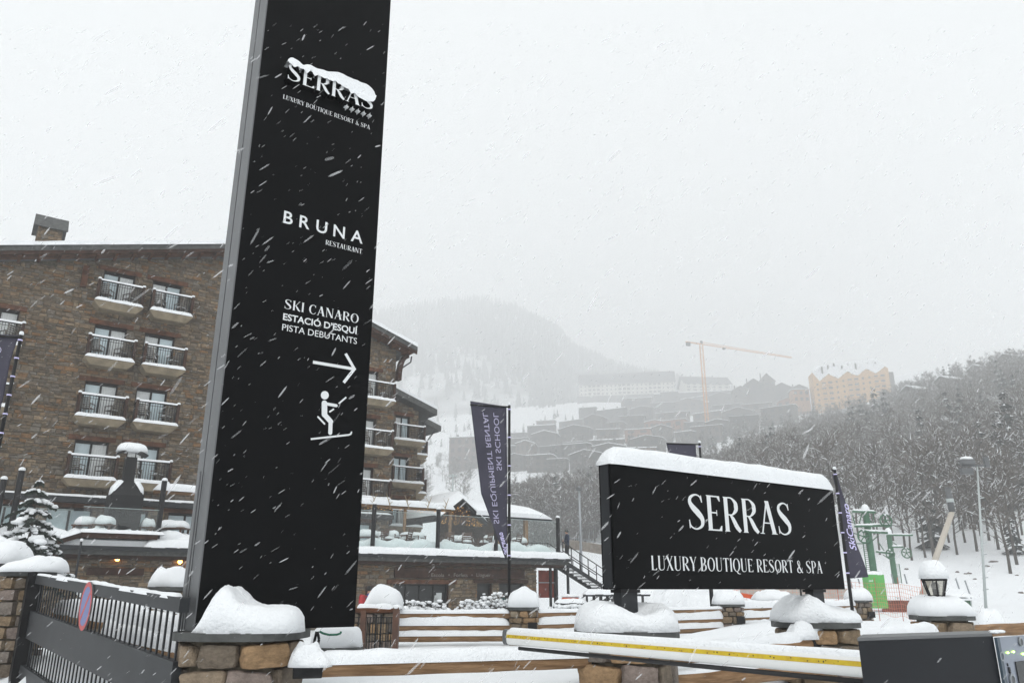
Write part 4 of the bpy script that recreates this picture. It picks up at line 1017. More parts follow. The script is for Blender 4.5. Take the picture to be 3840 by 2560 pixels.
for u, v in ((440, 2094), (675, 2105)):
    t_, z_ = SH.hit(u, v, .15)
    T = thing('wall_lamp', 'lit amber wall lamp on the shop wall, %s' % ('farther from the tower' if u < 500 else 'touching the tower edge'), 'lamp', SH.p(t_, z_, .1), 'amber lamps on the shop wall')
    MB().fbox(SH, t_ - .06, t_ + .06, z_ + .1, z_ + .16, .04, .24).build('hood', M['dark_metal'], T)
    MB().ball(SH.p(t_, z_, .16), .095, 10, 6).build('bulb', P('amber_bulb', (1, .42, .08), .4, emit=14), T, smooth=True)
    MB().fbox(SH, t_ - .03, t_ + .03, z_ - .12, z_ + .1, .04, .07).build('bracket', M['black_iron'], T)
rb = MB(); t0, _ = SH.hit(*q8(1880, 1100), -1.); t1, _ = SH.hit(*q8(2030, 1100), -1.); zb_ = SH.hit(*q8(1950, 1280), -1.)[1]
rbt = thing('red_board', 'rust-red board hanging between shop wall and metal stairs', 'board', SH.p(t0, zb_, -1.))
MB().fbox(SH, t0, t1, zb_, 2.75, -1.02, -1.0).build('panel', P('rust_red', (.22, .035, .018), .7, var=.25, scale=2), rbt)
MB().fbox(SH, t0 - .05, t1 + .05, 2.02, 2.07, -.99, -.95).build('rail', M['steel'], rbt); MB().fbox(SH, t1 + .02, t1 + .2, -.2, 3.0, -1.05, -.85).build('post', M['dark_metal'], rbt)

# porch roof on the left part, gutter pole, spruce behind it
pr = MB(); A_, B_ = SH.hit(*q3l(480, 250), .9), SH.hit(*q3l(800, 110), .9)
C_ = SH.hit(*q3l(1540, 160), .9)
pr.prism([SH.p(A_[0] - 3, A_[1] - .9, .9), SH.p(B_[0], B_[1] + .1, .9), SH.p(B_[0], B_[1] - .12, .9), SH.p(A_[0] - 3, A_[1] - 1.1, .9)], SH.n * -2.2)
pr.fbox(SH, B_[0], C_[0], B_[1] - .12, B_[1] + .1, -1.5, .95)
prf = thing('porch_roof', 'snowy sloping porch roof edge left of the tower, below the glass', 'roof', SH.p(B_[0], 2.9, 0)); pr.build('slab', M['dark_wood'], prf)
s = MB(); s.snow_strip(SH.p(A_[0] - 3, A_[1] - .9, .3), SH.p(B_[0], B_[1] + .1, .3), 1.5, .2, 2, seg=50, side=SH.n, rough=.2, up=(0, 0, 1)); s.snow_strip(SH.p(B_[0] - .1, B_[1] + .1, .6), SH.p(C_[0] + .3, B_[1] + .1, .6), .8, .13, 3, seg=50, side=SH.n, rough=.3); s.build('snow', M['snow_fine'], prf, smooth=True)
t_, z_ = SH.hit(*q3l(798, 175), 1.3); gpz = thing('thin_pole', 'thin dark pole tipped with snow in front of the porch', 'pole', SH.p(t_, -.2, 1.3))
MB().tube(SH.p(t_, -.2, 1.3), SH.p(t_, z_, 1.3), .045, n=8).build('shaft', M['dark_metal'], gpz); MB().ball(SH.p(t_, z_ + .03, 1.3), .07, 8, 5).build('snow', M['snow_fine'], gpz, smooth=True)

# terrace posts and glass
posts = [(-12.35, 5.85), (-8.54, 5.8), (-4.76, 5.85), (-.28, 5.76), (-22.6, 6.25), (-28.05, 6.25), (-28.6, 5.85)]
pl = ['left of the row over the shop sign', 'second of the row over the shop sign', 'behind the hanging banner', 'by the man on the stairs', 'beside the tower over the lit lamps', 'tallest by the spruce', 'shorter by the spruce']
for i, (t_, zt) in enumerate(posts):
    T = thing('terrace_post', 'black round terrace post ' + pl[i], 'post', SH.p(t_, 3.4, .25), 'black terrace posts')
    MB().tube(SH.p(t_, 3.4, .25), SH.p(t_, zt, .25), .115, n=12).build('shaft', M['black_iron'], T, smooth=True, angle=50)
    MB().ball(SH.p(t_, zt + .03, .25), .13, 10, 6, (1, 1, .8)).build('snow', M['snow_fine'], T, smooth=True)
def pane(t0, t1, z0, z1, off, label, edges=True):
    T = thing('glass_screen', label, 'glass screen', SH.p(t0, z0, off), 'glass screens of the terrace')
    n_ = max(1, round((t1 - t0) / 2.0))
    for k in range(n_):
        a, b = t0 + (t1 - t0) * k / n_ + .012, t0 + (t1 - t0) * (k + 1) / n_ - .012
        MB().fbox(SH, a, b, z0, z1, off - .006, off + .006).build('pane', M['glass'], T)
    MB().fbox(SH, t0, t1, z1 + .001, z1 + .022, off - .012, off + .012).build('edge', P('glass_edge', (.35, .42, .41), .3), T)
for a, b, l in [(-16, -12.35, 'beside the tower edge'), (-12.35, -8.54, 'over the shop sign'), (-8.54, -4.76, 'in front of the pavilion'), (-4.76, -.28, 'at the stair end')]:
    pane(a + .12, b - .12, 3.62, 5.5 if b < 0 else 5.35, .25, 'tall clear glass screen of the terrace ' + l)
pane(-25.65, -22.72, 3.78, 4.92, .55, 'low glass screen in front of the black outdoor fireplace')
pane(-31, -25.8, 3.62, 4.9, -1.2, 'long low glass screen behind the snowy spruce')

# black outdoor fireplace
t_, zb_ = SH.hit(*q2(1040, 1235), -1.2); off = -1.2
fp0 = SH.p(t_, 3.55, off); zz = lambda y: SH.hit(*q2(1040, y), off)[1]; hx_ = lambda x, y: SH.hit(*q2(x, y), off)[0]
F_ = thing('outdoor_fireplace', 'black metal outdoor fireplace with tall flue and snowy shoulders', 'fireplace', fp0)
a0, a1 = hx_(900, 1100), hx_(1178, 1100); c0, c1 = hx_(1040, 800), hx_(1135, 800); fl = zz(700); sh0 = zz(1030); sh1 = zz(900)
m = MB(); m.fbox(SH, a0, a1, 3.55, sh0, off - .6, off + .6); 
m.add([SH.p(a0, sh0, off + .6), SH.p(a1, sh0, off + .6), SH.p(a1, sh0, off - .6), SH.p(a0, sh0, off - .6), SH.p(c0, sh1, off + .2), SH.p(c1, sh1, off + .2), SH.p(c1, sh1, off - .2), SH.p(c0, sh1, off - .2)], [(0, 1, 5, 4), (1, 2, 6, 5), (2, 3, 7, 6), (3, 0, 4, 7), (4, 5, 6, 7)])
m.build('hood', M['black_iron'], F_); MB().fbox(SH, c0, c1, sh1, fl, off - .2, off + .2).build('flue', M['black_iron'], F_)
cp_ = MB(); tm = (c0 + c1) / 2
for sg in (-1, 1): cp_.prism([SH.p(tm, fl + .42, off + .4), SH.p(tm + sg * .65, fl + .12, off + .4), SH.p(tm + sg * .65, fl + .07, off + .4), SH.p(tm, fl + .36, off + .4)], SH.n * -.8)
for x in (c0 + .05, c1 - .05): cp_.fbox(SH, x - .02, x + .02, fl, fl + .3, off - .05, off - .01)
cp_.build('flue_cap', M['black_iron'], F_)
s = MB(); s.snow_pile(SH.p(tm, fl + .24, off), .66, .45, .42, 4, PI / 2 - AD, None, 3.4, rough=.06); s.build('snow', M['snow_fine'], F_, smooth=True)
for sg, (e, c) in ((-1, (a0, c0)), (1, (a1, c1))):
    s = MB(); s.snow_strip(SH.p(e - sg * .02, sh0 + .02, off + .15), SH.p(c, sh1 - .06, off + .1), .75, .24, 5 + sg, seg=20, side=SH.n, rough=.1, up=(SH.d * sg * .5 + Vector((0, 0, 1))).normalized()); s.build('snow', M['snow_fine'], F_, smooth=True)

# pergola beam with antler branches, string of lights
pg = thing('pergola', 'rustic pergola beam under snow with antler branches and tiny lights', 'pergola', SH.p(-10, 3.6, -2.5)); o_ = -2.5
ta, za = SH.hit(*q8(120, 370), o_); tb, zb_ = SH.hit(*q8(1020, 425), o_); zp = (za + zb_) / 2
MB().tube(SH.p(ta - 10.5, zp, o_), SH.p(tb, zp, o_), .10, n=8).build('beam', M['log'], pg, smooth=True)
s = MB(); s.snow_strip(SH.p(ta - 10.5, zp + .06, o_), SH.p(tb + .2, zp + .06, o_), .45, .34, 9, seg=90, side=SH.n, rough=.18); s.build('snow', M['snow_fine'], pg, smooth=True)
for x, y0, y1 in ((570, 400, 700), (1015, 430, 690), (-620, 400, 700)):
    t_, _ = SH.hit(*q8(x, 500), o_); MB().tube(SH.p(t_, 3.6, o_), SH.p(t_, zp, o_), .09, n=8).build('post', M['log'], pg, smooth=True)
rs = random.Random(3)
for k in range(12):
    t_ = ta - 8 + (tb - ta + 8) * (k + .5) / 12; m = MB(); b = SH.p(t_, zp - .1, o_ + .22); lean = rs.choice([-1, 1])
    p0 = b + SH.d * lean * .14 + Vector((0, 0, .42)); m.tube(b, p0, .03, .025, 5); tip = p0 + SH.d * lean * .16 + Vector((0, 0, .35)); m.tube(p0, tip, .025, .01, 5)
    m.tube(p0, p0 - SH.d * lean * .2 + Vector((0, 0, .28)), .02, .008, 5); m.tube((b + p0) / 2, (b + p0) / 2 - SH.d * lean * .18 + Vector((0, 0, .15)), .02, .008, 5); m.build('antler', P('antler', (.3, .22, .12), .8) if k == 0 else bpy.data.materials['antler'], pg)
M['fairy'] = P('warm_light', (1, .55, .15), .5, emit=3)
m = MB()
for k in range(110): m.ball(SH.p(rs.uniform(ta - 8, tb), zp - rs.uniform(.06, .22), o_ + rs.uniform(-.1, .16)), .009, 4, 3)
m.build('string_lights', M['fairy'], pg, kind='stuff')

# timber pavilion under a thick snow roof
po_ = -4.6; pv_ = thing('pavilion', 'timber terrace pavilion with deep snow on its pitched roof and warm lights', 'pavilion', SH.p(-5, 3.6, po_))
ap = SH.hit(*q8(1130, 310), po_); le = SH.hit(*q8(890, 500), po_); re = (2 * ap[0] - le[0] + .2, le[1] - .1)
LF, BK = po_, po_ - 4.5
for (ta_, za_), (tb_, zb2) in [((le[0], le[1]), ap), (ap, re)]:
    m = MB(); m.prism([SH.p(ta_, za_, LF), SH.p(tb_, zb2, LF), SH.p(tb_, zb2 - .2, LF), SH.p(ta_, za_ - .2, LF)], SH.n * (BK - LF)); m.build('roof', M['dark_metal'], pv_)
    s = MB(); sgn = 1 if zb2 > za_ else -1
    s.grid(24, 10, lambda i, j: SH.p(ta_ + (tb_ - ta_) * i - sgn * 0, za_ + (zb2 - za_) * i + .005 + (.55 + .06 * noise.noise(Vector((i * 3, j * 3, sgn)))) * min(1, j * 9) ** .5 * min(1, (i if sgn > 0 else 1 - i) * 9 + .15) ** .5, LF + .12 + (BK - LF - .12) * j))
    s.build('snow', M['snow_fine'], pv_, smooth=True)
R0, R1 = re[0] - .3, SH.hit(*q8(2010, 515), po_)[0]; zE_ = SH.hit(*q8(2010, 515), po_)[1]
m = MB(); m.add([SH.p(ap[0] + 1, re[1] + 1.5, BK), SH.p(R1 - 1.5, re[1] + 1.5, BK), SH.p(R1, zE_, LF), SH.p(R0 - .6, zE_ + .1, LF), SH.p(R0 - .6, zE_ - .08, LF), SH.p(R1, zE_ - .15, LF)], [(0, 1, 2, 3), (3, 2, 5, 4)]); m.build('roof', M['dark_metal'], pv_)
def rsn(i, j):
    t_ = (R0 - .6) + (R1 - R0 + .6) * i; z_ = zE_ + (re[1] + 1.35 - zE_) * j ** .8; e = min(1, (1 - i) * 5) ** .5 * min(1, j * 6 + .25) ** .5
    return SH.p(t_ - j * i * 1.6, z_ + .55 * e, LF + .1 + (BK - LF) * j)
s = MB(); s.grid(30, 12, rsn); s.grid(30, 1, lambda i, j: rsn(i, 0) - Vector((0, 0, .28 * j * min(1, (1 - i) * 5) ** .5))); s.build('snow', M['snow_fine'], pv_, smooth=True)
m = MB(); m.add([SH.p(le[0] + .2, le[1] - .2, po_ - .35), SH.p(ap[0], ap[1] - .2, po_ - .35), SH.p(re[0] - .2, re[1] - .2, po_ - .35)], [(0, 1, 2)]); m.build('gable_boards', M['dark_wood'], pv_)
m = MB(); m.fbox(SH, le[0] + 1.2, R1 - 1.9, 3.6, zE_ + .1, po_ - 2.2, po_ - 2.1); m.build('back_wall', M['dark_wood'], pv_)
for x in (1775, 1500): t_, _ = SH.hit(*q8(x, 680), po_); MB().fbox(SH, t_ - .12, t_ + .12, 3.6, zE_ + .05, po_ - .35, po_ - .12).build('post', M['log'], pv_)
m = MB()
for k in range(150):
    a = rs.uniform(le[0] + .4, re[0] - .3); hgt = ap[1] - abs(a - ap[0]) / (ap[0] - le[0]) * (ap[1] - le[1]) - .3
    m.ball(SH.p(a, rs.uniform(le[1] - .35, hgt), po_ - rs.uniform(.05, .3)), .009, 4, 3)
m.build('string_lights', M['fairy'], pv_, kind='stuff')

# snowed-in terrace furniture
M['table_wood'] = P('table_wood', (.075, .035, .02), .7, var=.3, scale=4)
def snow_table(t_, off, label, w=.5, sd=1, h=.35):
    c = SH.p(t_, 3.6, off); T = thing('snowed_table', label, 'table', c, 'snowed-in terrace tables'); m = MB()
    for x, y in ((-1, -1), (1, -1), (-1, 1), (1, 1)): m.box(c.x + x * w * .8 - .04, c.x + x * w * .8 + .04, c.y + y * w * .6 - .04, c.y + y * w * .6 + .04, 3.6, 4.25)
    m.box(c.x - w, c.x + w, c.y - w * .75, c.y + w * .75, 4.25, 4.31); m.build('table', M['table_wood'], T)
    s = MB(); s.snow_pile(c + Vector((0, 0, .70)), w * 1.04, w * .8, h, sd, 0, None, 4, rough=.12); s.build('snow', M['snow_fine'], T, smooth=True)
    MB().snow_pile(c + Vector((0, 0, -.02)), w * 2.1, w * 1.5, .5, sd + 3, 0, None, 2, rough=.45).build('drift', M['snow_fine'], T, smooth=True)
for i, (x, off, w, l) in enumerate([(200, -1.3, .6, 'nearest the tower edge'), (290, -2.4, .4, 'with a snowball top by the first black post'), (640, -1.4, .7, 'broad, over the shop sign'), (450, -1.0, .35, 'small, over the shop sign'), (1110, -2.2, .8, 'largest, before the pavilion'), (1400, -1.2, .4, 'half hidden by the banner'), (1690, -1.6, .5, 'beside the pavilion post')]):
    t_, _ = SH.hit(*q8(x, 720), off); snow_table(t_, off, 'snow-buried terrace table ' + l, w, i + 2)
for i, (x, off, w, l) in enumerate([(880, -.4, .4, 'behind the low glass before the fireplace'), (1450, -.9, .7, 'right of the fireplace next to the tower'), (720, -1.2, .45, 'left of the fireplace'), (1240, -.8, .3, 'tiny, under the pergola post')]):
    t_, _ = SH.hit(*q2(x, 1280), off); snow_table(t_, off, 'snow-buried terrace table ' + l, w, i + 20)

rs = random.Random(15)
tch = None
for i, (x, off, l) in enumerate([(330, -.9, 'beside the first black post'), (420, -.7, 'tipped towards the shop sign'), (560, -.8, 'by the broad table'), (700, -.9, 'right of the broad table'), (980, -1.2, 'left of the largest table'), (1180, -.9, 'right of the largest table'), (1350, -.7, 'next to the banner'), (1640, -1.0, 'under the pavilion eave')]):
    t_, _ = SH.hit(*q8(x, 720), off); lab = 'dark wooden terrace chair half sunk in snow ' + l
    if tch is None:
        tch = thing('terrace_chair', lab, 'chair', (0, 0, 0), 'dark chairs on the terrace'); cm.build('frame', M['table_wood'], tch); cs_.build('snow', M['snow_fine'], tch, smooth=True)
        tch.location = SH.p(t_, 3.72, off); tch.rotation_euler = (0, 0, rs.uniform(0, 6))
    else: dup(tch, SH.p(t_, 3.72, off), lab, None, rs.uniform(0, 6), 1.1)
# ---- metal stairs from the terrace to the ground
q7 = lambda x, y: (2040 + x / 4.3545, 1980 + y / 4.3545)
stairs = thing('metal_stairs', 'black metal stairs with snowy treads beside the terrace', 'stairs', SH.p(2, -.2, 0))
O1, O2 = .3, -1.1
u0 = SH.hit(*q7(290, 605), O1); u1 = SH.hit(*q7(985, 965), O1)
u0 = (u0[0], 3.32); L1 = u1[0] + .6; sl_ = (u1[1] - u0[1]) / (u1[0] - u0[0]); zl = u0[1] + sl_ * (L1 - u0[0])
st_ = MB(); sn_ = MB(); rl_ = MB()
for o in (O1, O2): st_.beam(SH.p(u0[0], u0[1], o), SH.p(L1, zl, o), .06, .22)
nst = 11
for k in range(nst):
    a = u0[0] + (L1 - u0[0]) * (k + .3) / nst; z = u0[1] + (zl - u0[1]) * (k + .5) / nst
    MB().fbox(SH, a, a + .28, z - .03, z, O2 + .05, O1 - .05).build('tread', M['dark_metal'], stairs)
    sn_.snow_strip(SH.p(a + .02, z, (O1 + O2) / 2), SH.p(a + .27, z, (O1 + O2) / 2), abs(O2 - O1) * .9, .10, k, seg=8, side=SH.n)
st_.fbox(SH, -.1, u0[0] + .1, 3.2, 3.3, O2 - .1, O1 + .06); st_.fbox(SH, L1, L1 + 1.3, zl - .1, zl, O2, O1 + 1.6)
for o in (O1 + .02, O2 - .02):
    for hh in (.45, .95): rl_.beam(SH.p(u0[0] + .05, u0[1] + hh + .1, o), SH.p(L1, zl + hh + .1, o), .045, .045)
    for k in range(6):
        a = u0[0] + (L1 - u0[0]) * (k + .1) / 6; z = u0[1] + (zl - u0[1]) * (k + .1) / 6; rl_.fbox(SH, a, a + .045, z, z + 1.05, o - .02, o + .02)
rl_.fbox(SH, u0[0] - 1.6, u0[0] + .1, 4.3, 4.35, O2 - .12, O2 - .07); rl_.fbox(SH, u0[0] - 1.6, u0[0] + .1, 3.85, 3.9, O2 - .12, O2 - .07)
# lower flight turns back towards the shop, nearer the viewer
O3, O4 = .7, 1.9; LL = .4
for o in (O3, O4): st_.beam(SH.p(L1 + .1, zl, o), SH.p(LL, -.15, o), .06, .22)
for k in range(7):
    a = L1 + (LL - L1) * (k + .5) / 7; z = zl + (-.15 - zl) * (k + .5) / 7
    MB().fbox(SH, a - .28, a, z - .03, z, O3 + .05, O4 - .05).build('tread', M['dark_metal'], stairs); sn_.snow_strip(SH.p(a - .27, z, (O3 + O4) / 2), SH.p(a - .02, z, (O3 + O4) / 2), 1.0, .12, k + 30, seg=8, side=SH.n)
for o in (O3, O4):
    for hh in (.5, 1.0): rl_.beam(SH.p(L1, zl + hh, o), SH.p(LL, -.15 + hh, o), .045, .045)
    for k in range(6):
        a = L1 + (LL - L1) * (k + .1) / 6; z = zl + (-.15 - zl) * (k + .1) / 6; rl_.fbox(SH, a, a + .045, z, z + 1.05, o - .02, o + .02)
for a in (u0[0] + .05, L1 + .1, L1 + 1.1): st_.fbox(SH, a, a + .12, -.2, 3.2 if a < 1.5 else zl, O2 + .1, O2 + .22); 
st_.fbox(SH, .35, .47, -.2, 3.2, O1 - .1, O1 + .02)
sn_.snow_strip(SH.p(L1, zl, .7), SH.p(L1 + 1.3, zl, .7), 1.8, .22, 44, seg=12, side=SH.n)
st_.build('frame', M['dark_metal'], stairs); rl_.build('handrail', M['black_iron'], stairs); sn_.build('snow', M['snow_fine'], stairs, smooth=True)
# bleacher-like lower steps with snow, and an orange pad under the stairs
for i, (x0, x1, y) in enumerate([(180, 700, 1215), (150, 640, 1270), (640, 1190, 1075), (1530, 2300, 1070)]):
    a = at(*q7(x0, y), 40); b = at(*q7(x1, y), 40); T = thing('metal_bench', 'snowy black metal bench rail %s' % ['under the stairs, upper', 'under the stairs, lower', 'left of the signboard post', 'right of the signboard post'][i], 'bench', (a.x, a.y, 0), 'snowy metal benches by the stairs')
    MB().box(a.x, b.x, 39.7, 40.3, a.z - .1, a.z).build('seat', M['dark_metal'], T); m = MB()
    for k in range(5): x = a.x + (b.x - a.x) * (k + .5) / 5; m.box(x - .03, x + .03, 39.8, 40.2, .3, a.z - .1)
    m.box(a.x, b.x, 39.98, 40.03, a.z - .45, a.z - .38); m.build('frame', M['black_iron'], T); s = MB(); s.snow_strip((a.x, 40, a.z), (b.x, 40, a.z), .6, .22, i + 4, seg=30); s.build('snow', M['snow_fine'], T, smooth=True)
c = at(*q7(430, 1115), 41); op_ = thing('orange_cushion', 'orange padded mat under the metal stairs', 'mat', (c.x, c.y, .3)); M['orange'] = P('orange_pad', (.62, .09, .02), .6, var=.2, scale=3)
MB().snow_pile((c.x, c.y, c.z - .45), .5, .35, .5, 3, 0, None, 6, rough=.05).build('pad', M['orange'], op_, smooth=True); MB().snow_pile((c.x, c.y, c.z - .02), .48, .33, .14, 6, 0, None, 3, rough=.2).build('snow', M['snow_fine'], op_, smooth=True)
# ------------------------------------------------------------------ back fence, garden gate, banners, people, spruce
def nz(x, y): return ground_z(x, y)
FP = [(-2.78, 16.6), (.24, 16.9), (5.5, 20.8), (10.6, 25.0)]
fl_ = ['behind the iron garden gate', 'in the middle of the back fence', 'seen under the SERRAS board', 'with dark lamp box, right of the SERRAS board', 'at the fence end by the shed']
def fsn(i, x, y):
    if i == 0: return sfn(x + .05, y, .44, 3, lambda a, b: (.10 + .9 * sm(-.55, -.05, a)) * (.85 + .18 * math.exp(-((a - .1) / .4) ** 2)), 6, .08, 1.05)
    if i == 1: return sfn(x, y, .36, 5, lambda a, b: .85 + .25 * math.exp(-(a / .4) ** 2), 6, .05, 1.05)
    return sfn(x, y, .34, i + 5, None, 4, .15, 1.0)
for i, (x, y) in enumerate(FP):
    pillar('back-fence stone pillar ' + fl_[i], x, y, [.42, .27, .34, .33, .3][i], .2, [1.22, 1.25, 1.24, 1.28, 1.2][i], fsn(i, x, y), 70 + i, zvis=.4, wid=(.12, .32), course=(.10, .2))
    if i in (2, 3, 1): MB().box(x + .08, x + .26, y - [.42, .27, .34, .33][i] - .12, y - [.42, .27, .34, .33][i] + .05, .85, 1.02).build('lamp_box', M['black_iron'], [o for o in bpy.data.objects if o.name.startswith('stone_pillar') and o.parent is None][-1])
for i, ((xa, ya), (xb, yb)) in enumerate(zip(FP, FP[1:])):
    T = thing('log_fence', 'snowy three-log fence bay ' + ['between the garden gate and the middle pillar', 'behind the first SERRAS pillar', 'behind the far SERRAS post', 'at the shed end'][i], 'fence', ((xa + xb) / 2, (ya + yb) / 2, .4), 'snowy log fence bays')
    d = Vector((xb - xa, yb - ya, 0)).normalized()
    for k, z in enumerate((1.16, .93, .73)):
        hh = [(.06, .17, .10), (.05, .20, .12), (.16, .2, .15), (.2, .2, .15)][i][k]
        log('', Vector((xa, ya, z)) + d * .3, Vector((xb, yb, z)) - d * .3, .085, (hh, .2, 0, 0, i * 3 + k), seed=30 + i * 3 + k, parent=T)
# snowy shrubs behind the fence, before the shop
M['twig'] = P('twig', (.05, .035, .025), .9)
def shrub(label, c, w, h, seed):
    rs = random.Random(seed); T = thing('snowy_shrub', label, 'shrub', c, 'snowy shrubs before the shop'); c = Vector(c); tw = MB(); s = MB()
    for k in range(70):
        a = rs.uniform(0, 2 * PI); r = rs.uniform(.2, 1) * w; tip = c + Vector((math.cos(a) * r, math.sin(a) * r * .6, h * rs.uniform(.5, 1))); tw.tube(c + (tip - c) * .1, tip, .012, .006, 4); s.ball(tip, rs.uniform(.03, .075), 5, 4, (1.2, 1.2, .7), .6, k)
        s.ball(c + (tip - c) * .7, rs.uniform(.03, .06), 5, 4, (1.2, 1.2, .7), .6, k + 50)
    tw.build('twigs', M['twig'], T); s.build('snow', M['snow_fine'], T, smooth=True, kind='stuff')
for i, (x, y, w, h, l) in enumerate([(1580, 2292, .8, .55, 'below the glass door'), (1690, 2297, .5, .35, 'between door and banner pole'), (1775, 2290, .6, .55, 'left of the banner pole'), (1880, 2282, .7, .7, 'against the middle fence pillar'), (2160, 2290, .8, .4, 'at the stair foot')]):
    c = at(x, y, 24.); c.z = min(c.z, 1.1) - .25; shrub('low shrub clotted with snow ' + l, c, w, h, 90 + i)
# iron garden gate between wooden posts
q6 = lambda x, y: (1300 + x / 5.2275, 2180 + y / 5.2275)
GY = 15.2; gg = thing('garden_gate', 'black wrought-iron garden gate between brown wooden posts', 'gate', at(*q6(600, 1430), GY))
M['brown_paint'] = P('brown_paint', (.085, .038, .022), .6, var=.3, scale=4)
zb_ = at(*q6(600, 1440), GY).z; x_ = lambda x: at(*q6(x, 900), GY).x; z_y = lambda y: at(*q6(600, y), GY).z
for a, b, y in ((275, 375, 560), (905, 1020, 500)): MB().box(x_(a), x_(b), GY - .08, GY + .08, zb_ - .3, z_y(y)).build('post', M['brown_paint'], gg)
MB().tube((x_(120), GY - .02, z_y(555)), (x_(915), GY - .02, z_y(550)), .055, n=10).build('top_rail', M['red_wood'], gg, smooth=True)
m = MB(); m.box(x_(160), x_(905), GY - .015, GY + .015, z_y(705), z_y(690)); m.box(x_(385), x_(905), GY - .015, GY + .015, z_y(1415), z_y(1400)); m.build('frame', M['black_iron'], gg)
for x, w in [(222, 16), (405, 14), (455, 22), (510, 14), (570, 34), (612, 12), (668, 34), (715, 12), (775, 18), (800, 10), (825, 14), (872, 16)]:
    MB().box(x_(x - w / 2), x_(x + w / 2), GY - .012, GY + .012, zb_ - .1, z_y(640 if w > 30 else 700)).build('bar', M['black_iron'], gg)
s = MB(); s.snow_strip((x_(180), GY - .02, z_y(530)), (x_(900), GY - .02, z_y(530)), .1, .06, 3, seg=40, rough=.8); s.ball((x_(960), GY, z_y(500)), .1, 8, 5, (1, 1, .5)); s.build('snow', M['snow_fine'], gg, smooth=True)

# ---- feather banners
M['banner'] = P('banner_cloth', (.042, .040, .062), .8, var=.18, scale=1.2); M['banner_print'] = P('banner_print', (.42, .40, .55), .8); M['banner_bold'] = P('banner_logo', (.62, .58, .86), .7)
def banner(label, pole_top, pole_bot, outline, Y, yaw=0., group='dark feather banners', text=None, twist=.0, seed=0):
    """outline: photo points of the cloth; hung beside its pole, standing at distance Y, gently rippled"""
    pt_, pb_ = at(*pole_top, Y), at(*pole_bot, Y); px = (pt_.x + pb_.x) / 2
    T = thing('feather_banner', label, 'banner', (px, Y, pb_.z), group)
    MB().tube((px, Y, pb_.z - .4), (px, Y, pt_.z), .036, .03, 10).build('pole', M['black_iron'], T, smooth=True)
    us = [Vector((px + (at(*p, Y).x - at(pole_top[0] + (pole_bot[0] - pole_top[0]) * (p[1] - pole_top[1]) / (pole_bot[1] - pole_top[1]), p[1], Y).x), 0, at(*p, Y).z)) for p in outline]
    cy, sy = math.cos(yaw), math.sin(yaw)
    wav = lambda x, z: .035 * math.sin(z * 2.3 + x * 3 + seed) * min(1, abs(x - px) * 3) + .02 * math.sin(z * 6 + seed)
    def P3(x, z, e=0.): dx = (x - px) / max(cy, .2); return Vector((px + dx * cy, Y + dx * sy + wav(x, z) + e, z))
    top, bot = us[:len(us) // 2], us[len(us) // 2:][::-1]
    nL = 36
    def edge(pl, k):
        s_ = k * (len(pl) - 1); i = min(int(s_), len(pl) - 2); f = s_ - i; return pl[i] * (1 - f) + pl[i + 1] * f
    def cl(i, j): a, b = edge(top, j), edge(bot, j); q = a * (1 - i) + b * i; return P3(q.x, q.z)
    m = MB(); m.grid(10, nL, cl); c = m.build('cloth', M['banner'], T, smooth=True)
    sol = c.modifiers.new('thickness', 'SOLIDIFY'); sol.thickness = .004
    for k in range(6):
        z = pt_.z - .12 - (pt_.z - edge(bot, 1).z - .2) * k / 5
        MB().tube((px, Y, z - .012), (px, Y, z + .012), .040, n=8).build('tie', M['banner_bold'], T)
    MB().tube((px, Y, pt_.z - .06), P3(us[0].x, pt_.z - .02), .02, n=6).build('top_arm', M['black_iron'], T)
    s = MB(); s.ball((px, Y, pt_.z + .01), .045, 6, 4); s.build('snow', M['snow_fine'], T)
    return T, P3
q7b = lambda x, y: (1300 + x / 2.24, 1150 + y / 2.24)
def vtext(T, P3, text, p0, p1, width_px, Y, mirror, mat, bold=0., shear=0., spread=1., eps=-.012):
    """a line of text reading upwards from photo point p0 to p1; seen from behind the print is mirrored"""
    ps, x0, x1 = sans_polys(text, bold, shear); A, B = at(*p0, Y), at(*p1, Y); hgt = width_px * Y / FPX / cap_h()
    ps = sorted(ps, key=lambda p: min(x for x, _ in p)); end = -9; m = None; ms = []
    for i, p in enumerate(ps):
        if min(x for x, _ in p) > end + .2 or m is None: m = MB(); ms.append(m)
        end = max(end, max(x for x, _ in p)); q = []
        for x, y in p:
            k = (x - x0) / (x1 - x0); bx_ = A.x + (B.x - A.x) * k; bz = A.z + (B.z - A.z) * k
            q.append(P3(bx_ + (y * hgt if mirror else -y * hgt), bz, eps - .0001 * (i % 9)))
        nr = (q[1] - q[0]).cross(q[2] - q[0]); m.add(q, [tuple(range(len(q))) if nr.y < 0 else tuple(range(len(q)))[::-1]])
    for m in ms: m.build('lettering', mat, T)
Y1 = 17.6
T, P3 = banner('tall dark feather banner with mirrored SKI SCHOOL lettering', (1914, 1516), (1905, 2290), [q7b(1047, 795), q7b(1130, 1568), (1893, 2096), (1899, 2096), (1903, 1800), (1903, 1523)], Y1, seed=1)
vtext(T, P3, 'SKI SCHOOL', q7b(1262, 1372), q7b(1232, 890), 19, Y1, True, M['banner_print'])
vtext(T, P3, 'SKI EQUIPMENT RENTAL', (1853, 1962), q7b(1143, 888), 19, Y1, True, M['banner_print'])
vtext(T, P3, 'SkiCanaro', (1893, 2078), (1872, 1995), 18, Y1, True, M['banner_bold'], .02, .3)
Y2 = 17.0
T, P3 = banner('dark feather banner with pale script logo right of the signboard', (3138, 1757), (3182, 2245), [(3128, 1778), (3148, 1850), (3160, 1980), (3178, 2168), (3250, 2162), (3214, 2044), (3184, 1914), (3146, 1776)], Y2, seed=4)
